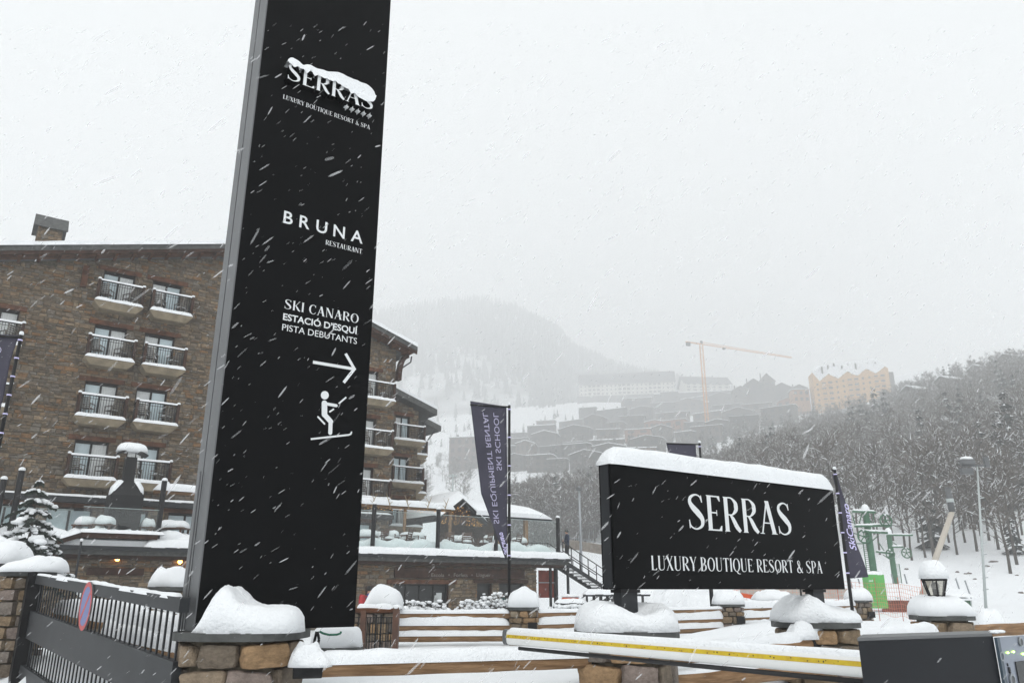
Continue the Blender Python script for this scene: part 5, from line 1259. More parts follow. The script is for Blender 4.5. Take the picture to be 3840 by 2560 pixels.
vtext(T, P3, 'SkiCanaro', (3212, 2062), (3180, 1888), 22, Y2, False, M['banner_bold'], .012, .25)
banner('dark feather banner top peeking above the signboard snow', (2640, 1658), (2648, 2245), [(2517, 1661), (2545, 1800), (2620, 2150), (2630, 2150), (2626, 1800), (2626, 1668)], 21.5, seed=7)
Y3 = 13.5
T, P3 = banner('dark feather banner cut by the left photo edge', (56, 1252), (-5, 1800), [(-90, 1246), (-80, 1450), (-30, 1640), (-2, 1640), (12, 1450), (42, 1255)], Y3, seed=9)
vtext(T, P3, 'o', (4, 1322), (4, 1300), 24, Y3, False, M['banner_print'], .01, .2)

# ---- people
SKIN = P('skin', (.42, .24, .17), .6)
def person(label, loc, heading, h, jacket, trousers, hat=None, arms=((.2, .25, 1.0), (.2, .25, 1.0)), stance=.1, lean=0., pack=None):
    """one continuous skinned figure; arms: elbow offset and hand (forward, out, height in m for h=1.75)"""
    k = h / 1.75; V = []; E = []; Rr = []
    def v(x, y, z, r, par=None):
        V.append((x * k, y * k, z * k)); Rr.append(r * k)
        if par is not None: E.append((par, len(V) - 1))
        return len(V) - 1
    pel = v(0, 0, .95, .155); ab = v(0, .0, 1.10, .145, pel); chst = v(0, lean * .5, 1.32, .165, ab); nk0 = v(0, lean, 1.46, .085, chst); nk = v(0, lean + .01, 1.54, .055, nk0)
    h1 = v(0, lean + .03, 1.60, .075, nk); h2 = v(0, lean + .035, 1.67, .088, h1); v(0, lean + .03, 1.735, .06, h2); v(0, lean + .125, 1.645, .02, h2)
    for sg, (ex, hy, hz) in zip((-1, 1), arms):
        sh_ = v(sg * .19, lean, 1.42, .075, chst); el = v(sg * (.19 + .09), lean + hy * .25 - .05, 1.14, .055, sh_); wr = v(sg * max(.03, ex), lean + hy, hz, .042, el); v(sg * max(.03, ex * .7), lean + hy + .07, hz + .01, .036, wr)
        hp = v(sg * .10, 0, .88, .105, pel); kn = v(sg * (.10 + stance * .5), .03, .50, .075, hp); an = v(sg * (.10 + stance * .6), 0, .10, .06, kn); v(sg * (.11 + stance * .65), .13, .05, .05, an)
    me = bpy.data.meshes.new('body'); me.from_pydata(V, E, []); o = bpy.data.objects.new('tmp', me); COL.objects.link(o)
    sk = o.modifiers.new('s', 'SKIN'); o.modifiers.new('b', 'SUBSURF').levels = 2; o.modifiers['b'].render_levels = 2
    for i, r in enumerate(Rr): me.skin_vertices[0].data[i].radius = (r, r * (.82 if i < 4 else 1))
    me.skin_vertices[0].data[0].use_root = True
    bpy.context.view_layer.update()
    em = bpy.data.meshes.new_from_object(o.evaluated_get(bpy.context.evaluated_depsgraph_get())); bpy.data.objects.remove(o)
    em.materials.clear(); mats = [jacket, trousers, SKIN, M['rubber']]
    for mm in mats: em.materials.append(mm)
    hands = [(np.array(V[i])) for i in range(len(V)) if abs(Rr[i] - .036 * k) < 1e-6]
    for p in em.polygons:
        z = p.center.z / k; c = np.array(p.center)
        p.material_index = 2 if z > 1.535 or min(np.linalg.norm(c - hh) for hh in hands) < .07 * k else 0 if z > .86 else 1 if z > .16 else 3
        p.use_smooth = True
    T = bpy.data.objects.new('person', None); COL.objects.link(T); T.location = loc; T.rotation_euler = (0, 0, heading); tag(T, label, 'person')
    b = bpy.data.objects.new('body', em); COL.objects.link(b); b.parent = T
    def child(mb, name, mat): c = bpy.data.objects.new(name, mb.mesh(name, mat, smooth=True)); COL.objects.link(c); c.parent = T
    if hat: m = MB(); m.ball((0, (lean + .02) * k, 1.70 * k), .108 * k, 12, 8, (1, 1.05, .95)); m.lathe((0, (lean + .02) * k, 0), [(.112 * k, 1.655 * k), (.115 * k, 1.70 * k), (.108 * k, 1.71 * k)], 12); child(m, 'hat', hat)
    if pack:
        m = MB(); m.snow_pile((0, (lean - .22) * k, 1.02 * k), .19 * k, .13 * k, .46 * k, 2, 0, None, 8, rough=.05, n=10); child(m, 'backpack', pack)
        m = MB(); m.box(-.13 * k, -.09 * k, (lean - .16) * k, (lean + .17) * k, 1.40 * k, 1.45 * k); m.box(.09 * k, .13 * k, (lean - .16) * k, (lean + .17) * k, 1.40 * k, 1.45 * k); child(m, 'strap', pack)
    for sx in (-1, 1):
        m = MB(); m.ball((sx * .034 * k, (lean + .115) * k, 1.665 * k), .011 * k, 6, 4); child(m, 'eye', M['rubber'])
    return T
navy = P('navy_jacket', (.022, .032, .06), .8, var=.2, scale=8); blk = P('black_trousers', (.012, .012, .014), .8); red = P('red_pack', (.33, .015, .02), .7, var=.3, scale=9); blue = P('blue_jacket', (.03, .045, .19), .8); teal = P('teal_jacket', (.012, .07, .075), .8); dkh = P('dark_hat', (.02, .02, .02), .9); gry = P('grey_hat', (.07, .08, .075), .9); rust = P('rust_jacket', (.16, .04, .025), .8)
t_, z_ = SH.hit(2107, 2100, -.3); person('person in navy jacket and beanie standing at the top of the stairs', SH.p(.62, 3.302, .0), rad(110), 1.78, navy, blk, gry, arms=((.02, .25, 1.12), (.04, .22, 1.08)), stance=.06)
c = at(1383, 2215, 30.0); person('person with red backpack and dark hair walking before the shop notice', (c.x, c.y, c.z - 1.62), rad(-70), 1.76, blue, blk, dkh, arms=((.1, .3, 1.05), (.1, .3, 1.1)), pack=red)
c = SH.p(-4.7, -.25, .9); person('person in teal jacket at the dark shop doorway', c, rad(140), 1.72, teal, blk, dkh, arms=((.1, .3, 1.1), (.1, .3, 1.1)))
c = SH.p(-3.4, -.25, .55); person('person in dark clothes with rust scarf just left of the fence pillar snow', c, rad(200), 1.78, rust, blk, None, arms=((.22, .1, .9), (.22, .1, .9)))

# ---- snowy spruce on the left
M['needles'] = P('spruce_needles', (.022, .035, .026), .9, var=.4, scale=6); M['bark'] = P('bark', (.055, .042, .033), .95, var=.3, scale=8)
def spruce(label, c, h, w, seed, name='spruce_tree', group=None, snow=1., tiers=9, mats=None):
    rs = random.Random(seed); T = thing(name, label, 'tree', c, group); c = Vector(c)
    MB().tube(c, c + Vector((0, 0, h)), h * .02, h * .004, 8).build('trunk', M['bark'], T)
    n_ = MB(); s = MB()
    for k in range(tiers):
        f = k / (tiers - 1); z = h * (.12 + .83 * f); L = w * (1 - f) ** .85 + .08 * w; nb = int(10 - 5 * f)
        for b in range(nb):
            z = h * (.12 + .83 * f) + rs.uniform(-.045, .045) * h * (1 - f); a = 2 * PI * (b + rs.random() * .9) / nb + k; l = L * rs.uniform(.6, 1.15); dr = Vector((math.cos(a), math.sin(a), 0)); sd = Vector((-dr.y, dr.x, 0))
            droop = -.28 * l - rs.uniform(0, .06) * h * .3
            for q in range(20):
                u = rs.uniform(.12, 1); p = c + Vector((0, 0, z)) + dr * l * u + Vector((0, 0, droop * u * u)) ; wd = .26 * l * (1 - .65 * u) + .03
                for sgn in (-1, 1):
                    tip = p + sd * sgn * wd * rs.uniform(.5, 1) + dr * wd * .6 + Vector((0, 0, rs.uniform(-.07, .0) - .08 * wd)); e = .04 * h / 4 + .018
                    n_.add([p + Vector((0, 0, e)), p - Vector((0, 0, e * 1.2)), tip], [(0, 1, 2)]); n_.add([p + dr * e, p - dr * e, tip - Vector((0, 0, e))], [(0, 1, 2)])
            if rs.random() < .72 * snow:
                u0_ = rs.uniform(.3, .5)
                for q in range(3):
                    u = u0_ + .24 * q; p = c + Vector((0, 0, z + .05)) + dr * l * u + Vector((0, 0, droop * u * u)); s.ball(p, .15 * l * (1 - .35 * u) * rs.uniform(.6, 1.3) + .02, 8, 5, (1.15, 1.15, .62), .45, rs.random() * 90)
    n_.build('crown', M['needles'], T); s.build('snow', M['snow_fine'], T, smooth=True, kind='stuff')
    return T
c = at(92, 2110, 27.); spruce('bushy spruce loaded with snow lumps by the glass terrace', (c.x, c.y, c.z - 1.0), at(115, 1785, 27.).z - c.z + 1.0, 1.75, 5, tiers=11)
# ------------------------------------------------------------------ trees and the wood
def ground_hit(u, v, y0=60., y1=1200.):
    x, y, z = ray(u, v); Y = y0
    while Y < y1:
        k = Y / y
        if EYE + z * k <= ground_z(x * k, Y): return Vector((x * k, Y, ground_z(x * k, Y)))
        Y *= 1.012
    k = y1 / y; return Vector((x * k, y1, EYE + z * k))
def bare_tree(seed, h=12.):
    """-> trunk tris, crown tris with a snow flag per tri (numpy)"""
    rs = random.Random(seed); tr = MB(); vs = []; sn = []
    pts = [Vector((0, 0, 0))]
    for k in range(1, 6): pts.append(Vector((rs.uniform(-.25, .25) * k * .35, rs.uniform(-.25, .25) * k * .35, h * k / 5.4)))
    for k in range(5): tr.tube(pts[k], pts[k + 1], h * .013 * (1 - k / 6.) + .02, h * .013 * (1 - (k + 1) / 6.) + .015, 5, caps=False)
    def tri(p, q, w, flag):
        d = (q - p); s = d.cross(Vector((rs.uniform(-1, 1), rs.uniform(-1, 1), .3))).normalized() * w; vs.extend([p - s, p + s, q]); sn.append(flag)
    def up(z):
        f = z / h * 5.4; i = min(4, int(f)); return pts[i] + (pts[i + 1] - pts[i]) * (f - i)
    for b in range(22):
        z = h * rs.uniform(.22, .9); p = up(min(z, h * .9)); a = rs.uniform(0, 2 * PI); L = h * .34 * (1.15 - z / h) * rs.uniform(.6, 1.2) + .5; el = rs.uniform(.35, 1.0)
        q = p + Vector((math.cos(a) * math.cos(el), math.sin(a) * math.cos(el), math.sin(el))) * L
        tr.tube(p, q, .045, .018, 3, caps=False)
        for t_ in range(9):
            f = rs.uniform(.25, 1); b0 = p + (q - p) * f; dr = (q - p).normalized() + Vector((rs.uniform(-1, 1), rs.uniform(-1, 1), rs.uniform(-.5, .8))) * .9; dr.normalize(); e = b0 + dr * rs.uniform(.5, 1.5)
            tri(b0, e, .06, rs.random() < .10)
            for s_ in range(2): b1 = b0 + (e - b0) * rs.uniform(.3, 1); tri(b1, b1 + (dr + Vector((rs.uniform(-1, 1), rs.uniform(-1, 1), rs.uniform(-.6, .8)))).normalized() * rs.uniform(.4, 1.2), .05, rs.random() < .12)
    t = []
    for f in tr.f:
        for i in range(1, len(f) - 1): t.extend([tr.v[f[0]], tr.v[f[i]], tr.v[f[i + 1]]])
    return np.array([tuple(v) for v in t]), np.array([tuple(v) for v in vs]), np.array(sn, dtype=np.int32)
def fir(seed, h=14., tiers=9, per=8):
    rs = random.Random(seed); vs = []; sn = []
    for k in range(tiers):
        f = k / tiers; z = h * (.08 + .9 * f); L = h * .19 * (1 - f) ** .9 + .25
        for b in range(per):
            a = rs.uniform(0, 2 * PI); l = L * rs.uniform(.6, 1.1); d = Vector((math.cos(a), math.sin(a), 0)); s = Vector((-d.y, d.x, 0)) * l * .42; p = Vector((0, 0, z + .06 * h)); q = p + d * l + Vector((0, 0, -.16 * h * (1 - f) * .6 - .3))
            vs.extend([p, q + s, q - s]); sn.append(0); vs.extend([p - Vector((0, 0, .5)), q + s * .5 - Vector((0, 0, .4)), q - s * .6 - Vector((0, 0, .5))]); sn.append(0)
            if rs.random() < .55: m_ = p * .45 + q * .55 + Vector((0, 0, .12)); vs.extend([m_, q + s * .6 + Vector((0, 0, .15)), q - s * .7 + Vector((0, 0, .15))]); sn.append(1)
    t = [Vector((.14, 0, 0)), Vector((-.14, .1, 0)), Vector((0, 0, h))]
    return np.array([tuple(v) for v in t]), np.array([tuple(v) for v in vs]), np.array(sn, dtype=np.int32)
def tri_mesh(name, V, mi, mats):
    n = len(V); me = bpy.data.meshes.new(name); me.vertices.add(n); me.vertices.foreach_set('co', V.astype(np.float32).ravel()); me.loops.add(n); me.loops.foreach_set('vertex_index', np.arange(n, dtype=np.int32))
    me.polygons.add(n // 3); me.polygons.foreach_set('loop_start', np.arange(0, n, 3, dtype=np.int32)); me.polygons.foreach_set('material_index', mi.astype(np.int32))
    for m in mats: me.materials.append(m)
    me.update(calc_edges=True); return me
M['bare_bark'] = P('bare_bark', (.060, .052, .045), .95, var=.3, scale=.5); M['bare_twig'] = P('bare_twig', (.105, .090, .077), .95, var=.25, scale=.15); M['far_fir'] = P('far_fir', (.026, .036, .032), .95, var=.3, scale=.3)
TV = [bare_tree(100 + i, 12 + (i % 3)) for i in range(7)]; FV = [fir(200 + i, 13 + i) for i in range(4)]
tr_me = [tri_mesh('trunk', t, np.zeros(len(t) // 3), [M['bare_bark']]) for t, c, s in TV]; cr_me = [tri_mesh('crown', c, s, [M['bare_twig'], M['snow']]) for t, c, s in TV]
ftr = [tri_mesh('trunk', t, np.zeros(1), [M['bark']]) for t, c, s in FV]; fcr = [tri_mesh('crown', c, s, [M['far_fir'], M['snow']]) for t, c, s in FV]
def put_tree(label, p, k, sc, rz, group, firt=False):
    T = thing('fir_tree' if firt else 'bare_tree', label, 'tree', p, group); T.rotation_euler = (0, 0, rz); T.scale = (sc,) * 3
    for nm, me in (('trunk', (ftr if firt else tr_me)[k]), ('crown', (fcr if firt else cr_me)[k])):
        o = bpy.data.objects.new(nm, me); COL.objects.link(o); o.parent = T
    return T
rs = random.Random(77)
ORD = ['first', 'second', 'third', 'fourth', 'fifth', 'sixth', 'seventh', 'eighth', 'ninth', 'tenth', 'eleventh', 'twelfth', 'thirteenth', 'fourteenth', 'fifteenth', 'sixteenth', 'seventeenth', 'eighteenth', 'nineteenth', 'twentieth']
near_px = [(3255, 2065), (3300, 2080), (3395, 2062), (3420, 2100), (3470, 2090), (3505, 2105), (3590, 2080), (3620, 2035), (3665, 2070), (3710, 2030), (3745, 2062), (3790, 2150), (3815, 2120), (3830, 2075), (3560, 2040), (3445, 2035), (3680, 2010), (3770, 2000), (3835, 2010), (3350, 2030), (3540, 2000), (3220, 2020), (3640, 1985), (3720, 1970), (3800, 1955), (2110, 1985), (2190, 1960), (2240, 1990), (2150, 1930), (2060, 1930), (2000, 1905), (2225, 1915), (2085, 1890)]
zone = lambda u: 'on the slope right of the lantern' if u > 3560 else 'on the slope behind the lift pylons' if u > 3100 else 'on the slope behind the stairs'
cnt = {}
for i, (u, v) in enumerate(sorted(near_px)):
    p = ground_hit(u, v); z = zone(u); cnt[z] = cnt.get(z, 0) + 1
    put_tree('%s bare leafless tree from the left %s' % (ORD[cnt[z] - 1], z), p, i % 7, rs.uniform(.75, 1.05) * (1 if u > 3000 else .6), rs.uniform(0, 6), 'bare trees at the foot of the slope')
for i, (u, v, sc) in enumerate([(3245, 1660, 1.5), (3300, 1640, 1.6), (3340, 1655, 1.35), (3210, 1690, 1.3), (3275, 1720, 1.3), (3800, 1900, 1.2), (3836, 1860, 1.3), (3500, 2062, .62), (3812, 2078, .5)]):
    p = ground_hit(u, v); put_tree('dark fir %s' % ['first of the clump right of the orange building', 'tallest of the clump right of the orange building', 'last of the clump right of the orange building', 'low left of the fir clump', 'in front of the fir clump', 'at the right photo edge', 'tall, at the right photo edge', 'small, beside the slanting pole', 'small and snowy, at the right photo edge'][i], p, i % 4, sc, i, 'dark firs on the slope', True)
# the bare wood on the hillside: one mass
YF = [(-.3, 215), (-.02, 225), (.05, 235), (.12, 250), (.24, 280), (.33, 340), (.40, 450), (.48, 500), (.66, 415), (.9, 360)]
Vs, Ms = [], []
n = 0
while n < 2000:
    a = rs.uniform(-.02, .80); yf = lerp_tab(YF, a); lo = 104 if a > .3 else 185 - 70 * sm(.2, .3, a)
    Y = math.sqrt(rs.uniform(lo ** 2, yf ** 2)); x = a * Y
    if noise.noise(Vector((x * .02, Y * .02, 31))) < -.55 and Y < 220: continue
    n += 1; isf = rs.random() < (.09 if a > .5 else .04); t, c, s = rs.choice(FV) if isf else rs.choice(TV)
    k = rs.uniform(.75, 1.15); w = rs.uniform(0, 2 * PI); cw_, sw_ = math.cos(w) * k, math.sin(w) * k; V = np.concatenate([t, c])
    R_ = np.array([[cw_, sw_, 0], [-sw_, cw_, 0], [0, 0, k]]); Vs.append(V @ R_ + np.array((x, Y, ground_z(x, Y) - .2))); Ms.append(np.concatenate([np.full(len(t) // 3, 2 if isf else 0), np.where(s == 1, 1, 2 if isf else 3)]))
for k in range(520):
    a = rs.uniform(-.14, .42); Y = rs.uniform(270, 640) if k < 400 else rs.uniform(420, 950); x = a * Y; isf = k >= 400 or rs.random() < .15
    t, c, s = rs.choice(FV) if isf else rs.choice(TV); w = rs.uniform(0, 2 * PI); kk = rs.uniform(.6, 1.0); R_ = np.array([[math.cos(w) * kk, math.sin(w) * kk, 0], [-math.sin(w) * kk, math.cos(w) * kk, 0], [0, 0, kk]])
    Vs.append(np.concatenate([t, c]) @ R_ + np.array((x, Y, ground_z(x, Y) - .3))); Ms.append(np.concatenate([np.full(len(t) // 3, 2 if isf else 0), np.where(s == 1, 1, 2 if isf else 3)]))
fo = bpy.data.objects.new('forest', tri_mesh('forest', np.concatenate(Vs), np.concatenate(Ms), [M['bare_bark'], M['snow'], M['far_fir'], M['bare_twig']])); COL.objects.link(fo)
fo['kind'] = 'stuff'; tag(fo, 'dense grey leafless wood covering the hillside', 'forest')
# conifers on the far mountain, thick on the upper slopes and ridge
Vs, Ms = [], []
def lowfir(h, rs):
    v = []
    for k in range(3):
        z0, z1, r = h * (.05 + .28 * k), h * (.5 + .25 * k), h * .2 * (1 - .25 * k)
        for i in range(5): a, b = 2 * PI * i / 5 + k, 2 * PI * (i + 1) / 5 + k; v += [(r * math.cos(a), r * math.sin(a), z0), (r * math.cos(b), r * math.sin(b), z0), (0, 0, z1)]
    return np.array(v)
LFv = [lowfir(1, rs)]
for k in range(11000):
    u = rs.uniform(1150, 2900); s_ = rs.random() ** .7; p = mount_pt(u, s_)
    dens = sm(.40, .62, s_ + .22 * noise.noise(Vector((p.x * .008, p.y * .008, 12))) + (.25 if u > 2000 else 0)) 
    if rs.random() > max(.07, dens): continue
    h = rs.uniform(18, 34); V = LFv[0] * np.array((h, h, h)) + np.array(p[:]) - np.array((0, 0, 1.)); Vs.append(V); Ms.append(np.zeros(len(V) // 3))
fo = bpy.data.objects.new('mountain_forest', tri_mesh('mountain_forest', np.concatenate(Vs), np.concatenate(Ms), [M['far_fir']])); COL.objects.link(fo); fo['kind'] = 'stuff'; tag(fo, 'pale conifer forest on the far mountain, half lost in cloud', 'forest')

# ------------------------------------------------------------------ the village
def cm_(n, c, v=.15): return P(n, c, .9, var=v, scale=.3)
HM = [cm_('village_stone_%d' % i, c) for i, c in enumerate([(.085, .08, .074), (.10, .09, .08), (.075, .072, .07), (.12, .10, .085)])]; M['brickred'] = cm_('village_ochre', (.24, .12, .075)); M['vwin'] = P('village_window', (.03, .032, .035), .3); M['vwhite'] = cm_('village_white', (.62, .60, .54), .05); M['vroof'] = cm_('village_roof', (.07, .07, .072)); M['orange_wall'] = cm_('orange_render', (.56, .33, .13), .06)
_wm = {}
def win_mesh(w, h, mt):
    k = (round(w, 2), round(h, 2), mt.name)
    if k not in _wm: _wm[k] = MB().box(-w / 2, w / 2, -.12, .08, 0, h).mesh('window', mt)
    return _wm[k]
def house(label, p, w, d, h, yaw, wall, roofh=2.2, nw=3, nr=2, over=.6, group='village houses', name='village_house', snow=.45, wmat=None, chim=1, ridge_along=True, sink=6.):
    """gabled house, front towards the viewer; local x along the front"""
    T = thing(name, label, 'house', p, group); T.rotation_euler = (0, 0, yaw)
    def add(mb, nm, mt, smooth=False): o = bpy.data.objects.new(nm, mb.mesh(nm, mt, smooth=smooth)); COL.objects.link(o); o.parent = T; return o
    m = MB(); m.box(-w / 2, w / 2, 0, d, -sink, h)
    if ridge_along:
        for x in (-w / 2, w / 2 - .3): m.prism([Vector((x, 0, h)), Vector((x, d, h)), Vector((x, d / 2, h + roofh))], (.3, 0, 0))
    else: m.prism([Vector((-w / 2, 0, h)), Vector((w / 2, 0, h)), Vector((0, 0, h + roofh))], (0, d, 0))
    add(m, 'wall', wall); r = MB(); s = MB(); W = w / 2 + over
    if ridge_along:
        k = roofh / (d / 2); y0, z0 = -over, h - over * k
        for sg in (0, 1):
            q = [Vector((-W, y0 if not sg else d + over, z0)), Vector((W, y0 if not sg else d + over, z0)), Vector((W, d / 2, h + roofh)), Vector((-W, d / 2, h + roofh))]
            r.prism([v + Vector((0, 0, .05)) for v in q], (0, 0, .25))
            if snow: s.prism([v + Vector((0, 0, .31)) for v in q], (0, 0, snow))
    else:
        k = roofh / (w / 2)
        for sg in (-1, 1):
            q = [Vector((sg * W, -over, h - over * k)), Vector((0, -over, h + roofh)), Vector((0, d + over, h + roofh)), Vector((sg * W, d + over, h - over * k))]
            r.prism([v + Vector((0, 0, .05)) for v in q], (0, 0, .25))
            if snow: s.prism([v + Vector((0, 0, .31)) for v in q], (0, 0, snow))
    ro = add(r, 'roof', M['vroof'])
    if snow: add(s, 'snow', M['snow'])
    for c in range(chim):
        m = MB(); x = w * (-.3 + .5 * c); m.box(x - .5, x + .5, d * .45, d * .45 + 1, h + roofh * .4, h + roofh + 1.6); m.box(x - .65, x + .65, d * .45 - .15, d * .45 + 1.15, h + roofh + 1.6, h + roofh + 1.8); add(m, 'chimney', HM[0])
    for j in range(nr):
        for i in range(nw):
            o = bpy.data.objects.new('window', win_mesh(w / nw * .5, h / nr * .5, wmat or M['vwin'])); COL.objects.link(o); o.parent = T; o.location = (-w / 2 + w * (i + .5) / nw, 0, h * (j + .28) / nr)
    return T
rows = [(1772, 1690, 2260), (1738, 1740, 2340), (1702, 1800, 2470), (1668, 1900, 2640), (1634, 2010, 2800), (1600, 2170, 2930), (1566, 2330, 2990), (1534, 2480, 2900)]
on = ['lowest', 'second', 'third', 'fourth', 'fifth', 'sixth', 'seventh', 'highest']
for j, (v, xa, xb) in enumerate(rows):
    u = xa; k = 0
    while u < xb:
        wpx = rs.uniform(62, 125); p = ground_hit(u + wpx / 2, v + rs.uniform(-8, 8), 90, 1000); k += 1; sc = p.y / FPX
        red = rs.random() < (.16 if u > 2250 else .05)
        house('%s village house, %s from the left in the %s row on the misty hill' % ('ochre' if red else 'grey stone', ORD[k - 1], on[j]), p, wpx * sc, rs.uniform(9, 13), rs.uniform(46, 72) * sc, rad(rs.uniform(-38, -8)), M['brickred'] if red else rs.choice(HM), rs.uniform(.03, .055) * wpx * sc * (1 if k % 3 else 3.2), rs.choice([2, 3, 4]), rs.choice([2, 2, 3]), chim=rs.choice([0, 1, 2]), ridge_along=k % 3 > 0, snow=rs.uniform(.2, .5))
        u += wpx * rs.uniform(.92, 1.25)
# long white block with dark roof
p = at(2350, 1478, 1080.); w = 365 * 1080 / FPX
T = house('long white apartment block with dark roof on the skyline', p, w, 30, 17.5, rad(-9), M['vwhite'], 18, 0, 0, 2., 'large skyline buildings', 'apartment_block', 0, chim=2, sink=2)
for j in range(3):
    for i in range(22):
        wide = i % 7 in (2, 3, 4); o = bpy.data.objects.new('window', win_mesh(4.2 if wide else 2.2, 3.0 if wide else 2.2, HM[2] if wide else M['vwin'])); COL.objects.link(o); o.parent = T; o.location = (-w / 2 + w * (i + .5) / 22, -.05, 1.1 + 5.6 * j)
pb = MB().box(-w / 2 - 3, w / 2 + 2, -3, 26, -36, -1.3); o = bpy.data.objects.new('base', pb.mesh('base', HM[0])); COL.objects.link(o); o.parent = T
p = at(2655, 1468, 1050.); house('white gabled hotel behind the crane mast', p, 175 * 1050 / FPX, 30, 13, rad(4), M['vwhite'], 12, 7, 3, 3.2, 'large skyline buildings', 'apartment_block', 0, chim=2, ridge_along=True, sink=12)
p = at(2620, 1505, 950.); house('long grey building with snowy roof below the white gabled hotel', p, 330 * 950 / FPX, 18, 12, rad(-12), HM[2], 2.5, 14, 2, .8, 'large skyline buildings', 'apartment_block', .5, chim=0, sink=16)
p = at(2710, 1545, 870.); house('grey terraced building under a long white roof line right of the crane', p, 250 * 870 / FPX, 16, 12, rad(-10), HM[0], 2.5, 10, 2, .8, 'large skyline buildings', 'apartment_block', .9, chim=0, sink=14)
for i, (u, v, wp, hp, rp) in enumerate([(2830, 1480, 70, 42, 22), (2880, 1470, 60, 45, 30), (2935, 1482, 80, 30, 20), (3000, 1478, 60, 25, 14), (2780, 1490, 60, 30, 16)]):
    p = at(u, v, 800.); k = 800 / FPX; house('grey pointed-roof house %s' % ['left of the tallest peak near the orange building', 'tallest peak on the grey skyline left of the orange building', 'right of the tallest peak near the orange building', 'touching the orange building', 'at the start of the grey peaks'][i], p, wp * k, 12, hp * k, rad(-5), HM[i % 3], rp * k, 3, 2, .8, 'grey houses beside the orange building', chim=1, ridge_along=False, sink=14, snow=.15)
# orange building with a zigzag roof
OY = 640.; k = OY / FPX; A_, B_ = at(3060, 1520, OY), at(3345, 1478, OY * .985); w = (B_ - A_).xy.length; yaw = math.atan2(B_.y - A_.y, B_.x - A_.x)
OB = thing('orange_building', 'orange apartment building with zigzag snowy roofline and rows of windows', 'building', A_); OB.rotation_euler = (0, 0, yaw)
def oadd(mb, nm, mt, par=None): o = bpy.data.objects.new(nm, mb.mesh(nm, mt)); COL.objects.link(o); o.parent = par or OB; return o
h = 118 * k; n = 4; zz_ = 5.5; m = MB(); prof_ = [(0, h)]
for i in range(n): prof_ += [(w * (i + .35) / n, h - zz_ * .9 + i * 1.6), (w * (i + .85) / n, h + 1.0 + i * 1.6)]
prof_.append((w, h + 4))
m.prism([Vector((0, 0, -12))] + [Vector((x, 0, z)) for x, z in [(0, h + 3)] + prof_[1:]] + [Vector((w, 0, -12))], (0, 16, 0)); oadd(m, 'wall', M['orange_wall'])
m = MB(); m.add([Vector((x, -.8, z + .3)) for x, z in [(0, h + 3.2)] + prof_[1:]] + [Vector((w * (.12 + .80 * i / (len(prof_) - 1)), 13, h + 12 + 5 * i / (len(prof_) - 1))) for i in range(len(prof_))], [(i, i + 1, len(prof_) + i + 1, len(prof_) + i) for i in range(len(prof_) - 1)]); ro = oadd(m, 'roof', M['snow'])
for i in range(9): m = MB(); x = w * (.15 + .09 * i); y = 5 + (i * 37 % 5); m.box(x, x + 1.2, y, y + 1.2, h - 2, h + 6.5 + .5 * y + (i * 13 % 3)); oadd(m, 'chimney', HM[1])
for j in range(6):
    for i in range(11):
        if h - 8.6 - j * 4.6 < -4: continue
        big = i % 4 in (1, 2); o = bpy.data.objects.new('window', win_mesh(3.2 if big else 1.5, 1.9 if big else 1.8, M['vwin'])); COL.objects.link(o); o.parent = OB; o.location = (w * (i + .6) / 11.6, 0, h - 8.6 - j * 4.6 + (2.2 * i / 4))
        if i % 4 == 1: m = MB(); m.box(w * (i + .3) / 11.6, w * (i + 1.9) / 11.6, -1.2, -.1, h - 9.4 - j * 4.6 + 2.2 * i / 4, h - 8.2 - j * 4.6 + 2.2 * i / 4); oadd(m, 'balcony', M['orange_wall'])
m = MB(); m.box(w - .1, w + 4, 1, 14, -8, h + 1); 
for j in range(6): m.box(w - 1, w + 5, -.5, 14, j * 3.4 - 2, j * 3.4 - 1.4)
oadd(m, 'side_balconies', HM[1])
p = at(3008, 1508, 650.); house('low ochre annex with snow edge left of the orange building', p, 62 * .224, 12, 50 * .224, rad(-4), P('annex', (.36, .20, .11), .9), .6, 3, 2, .5, 'large skyline buildings', 'annex', .5, chim=0, sink=8)
# pinkish block low on the left of the banner, ridge houses on the right
p = ground_hit(1735, 1768, 100, 1000); sc = p.y / FPX; house('flat-topped pinkish stone block left of the hanging banner', p, 108 * sc, 16, 128 * sc, rad(-10), P('pink_stone', (.14, .105, .095), .9, var=.1, scale=.3), 1.5, 4, 4, .6, 'village houses', chim=1, sink=8)
for i, (u, v, wp) in enumerate([(3470, 1492, 95), (3600, 1455, 100), (3725, 1412, 100), (3835, 1370, 95)]):
    p = at(u, v, 400.); sc = 400 / FPX; house('stone ridge house with big chimney, %s from the left along the wooded ridge' % ORD[i], p, wp * sc, 9, 34 * sc, rad(18), HM[i % 3], 16 * sc, 4, 1, .7, 'houses on the right-hand ridge', snow=.5, chim=2, sink=10)
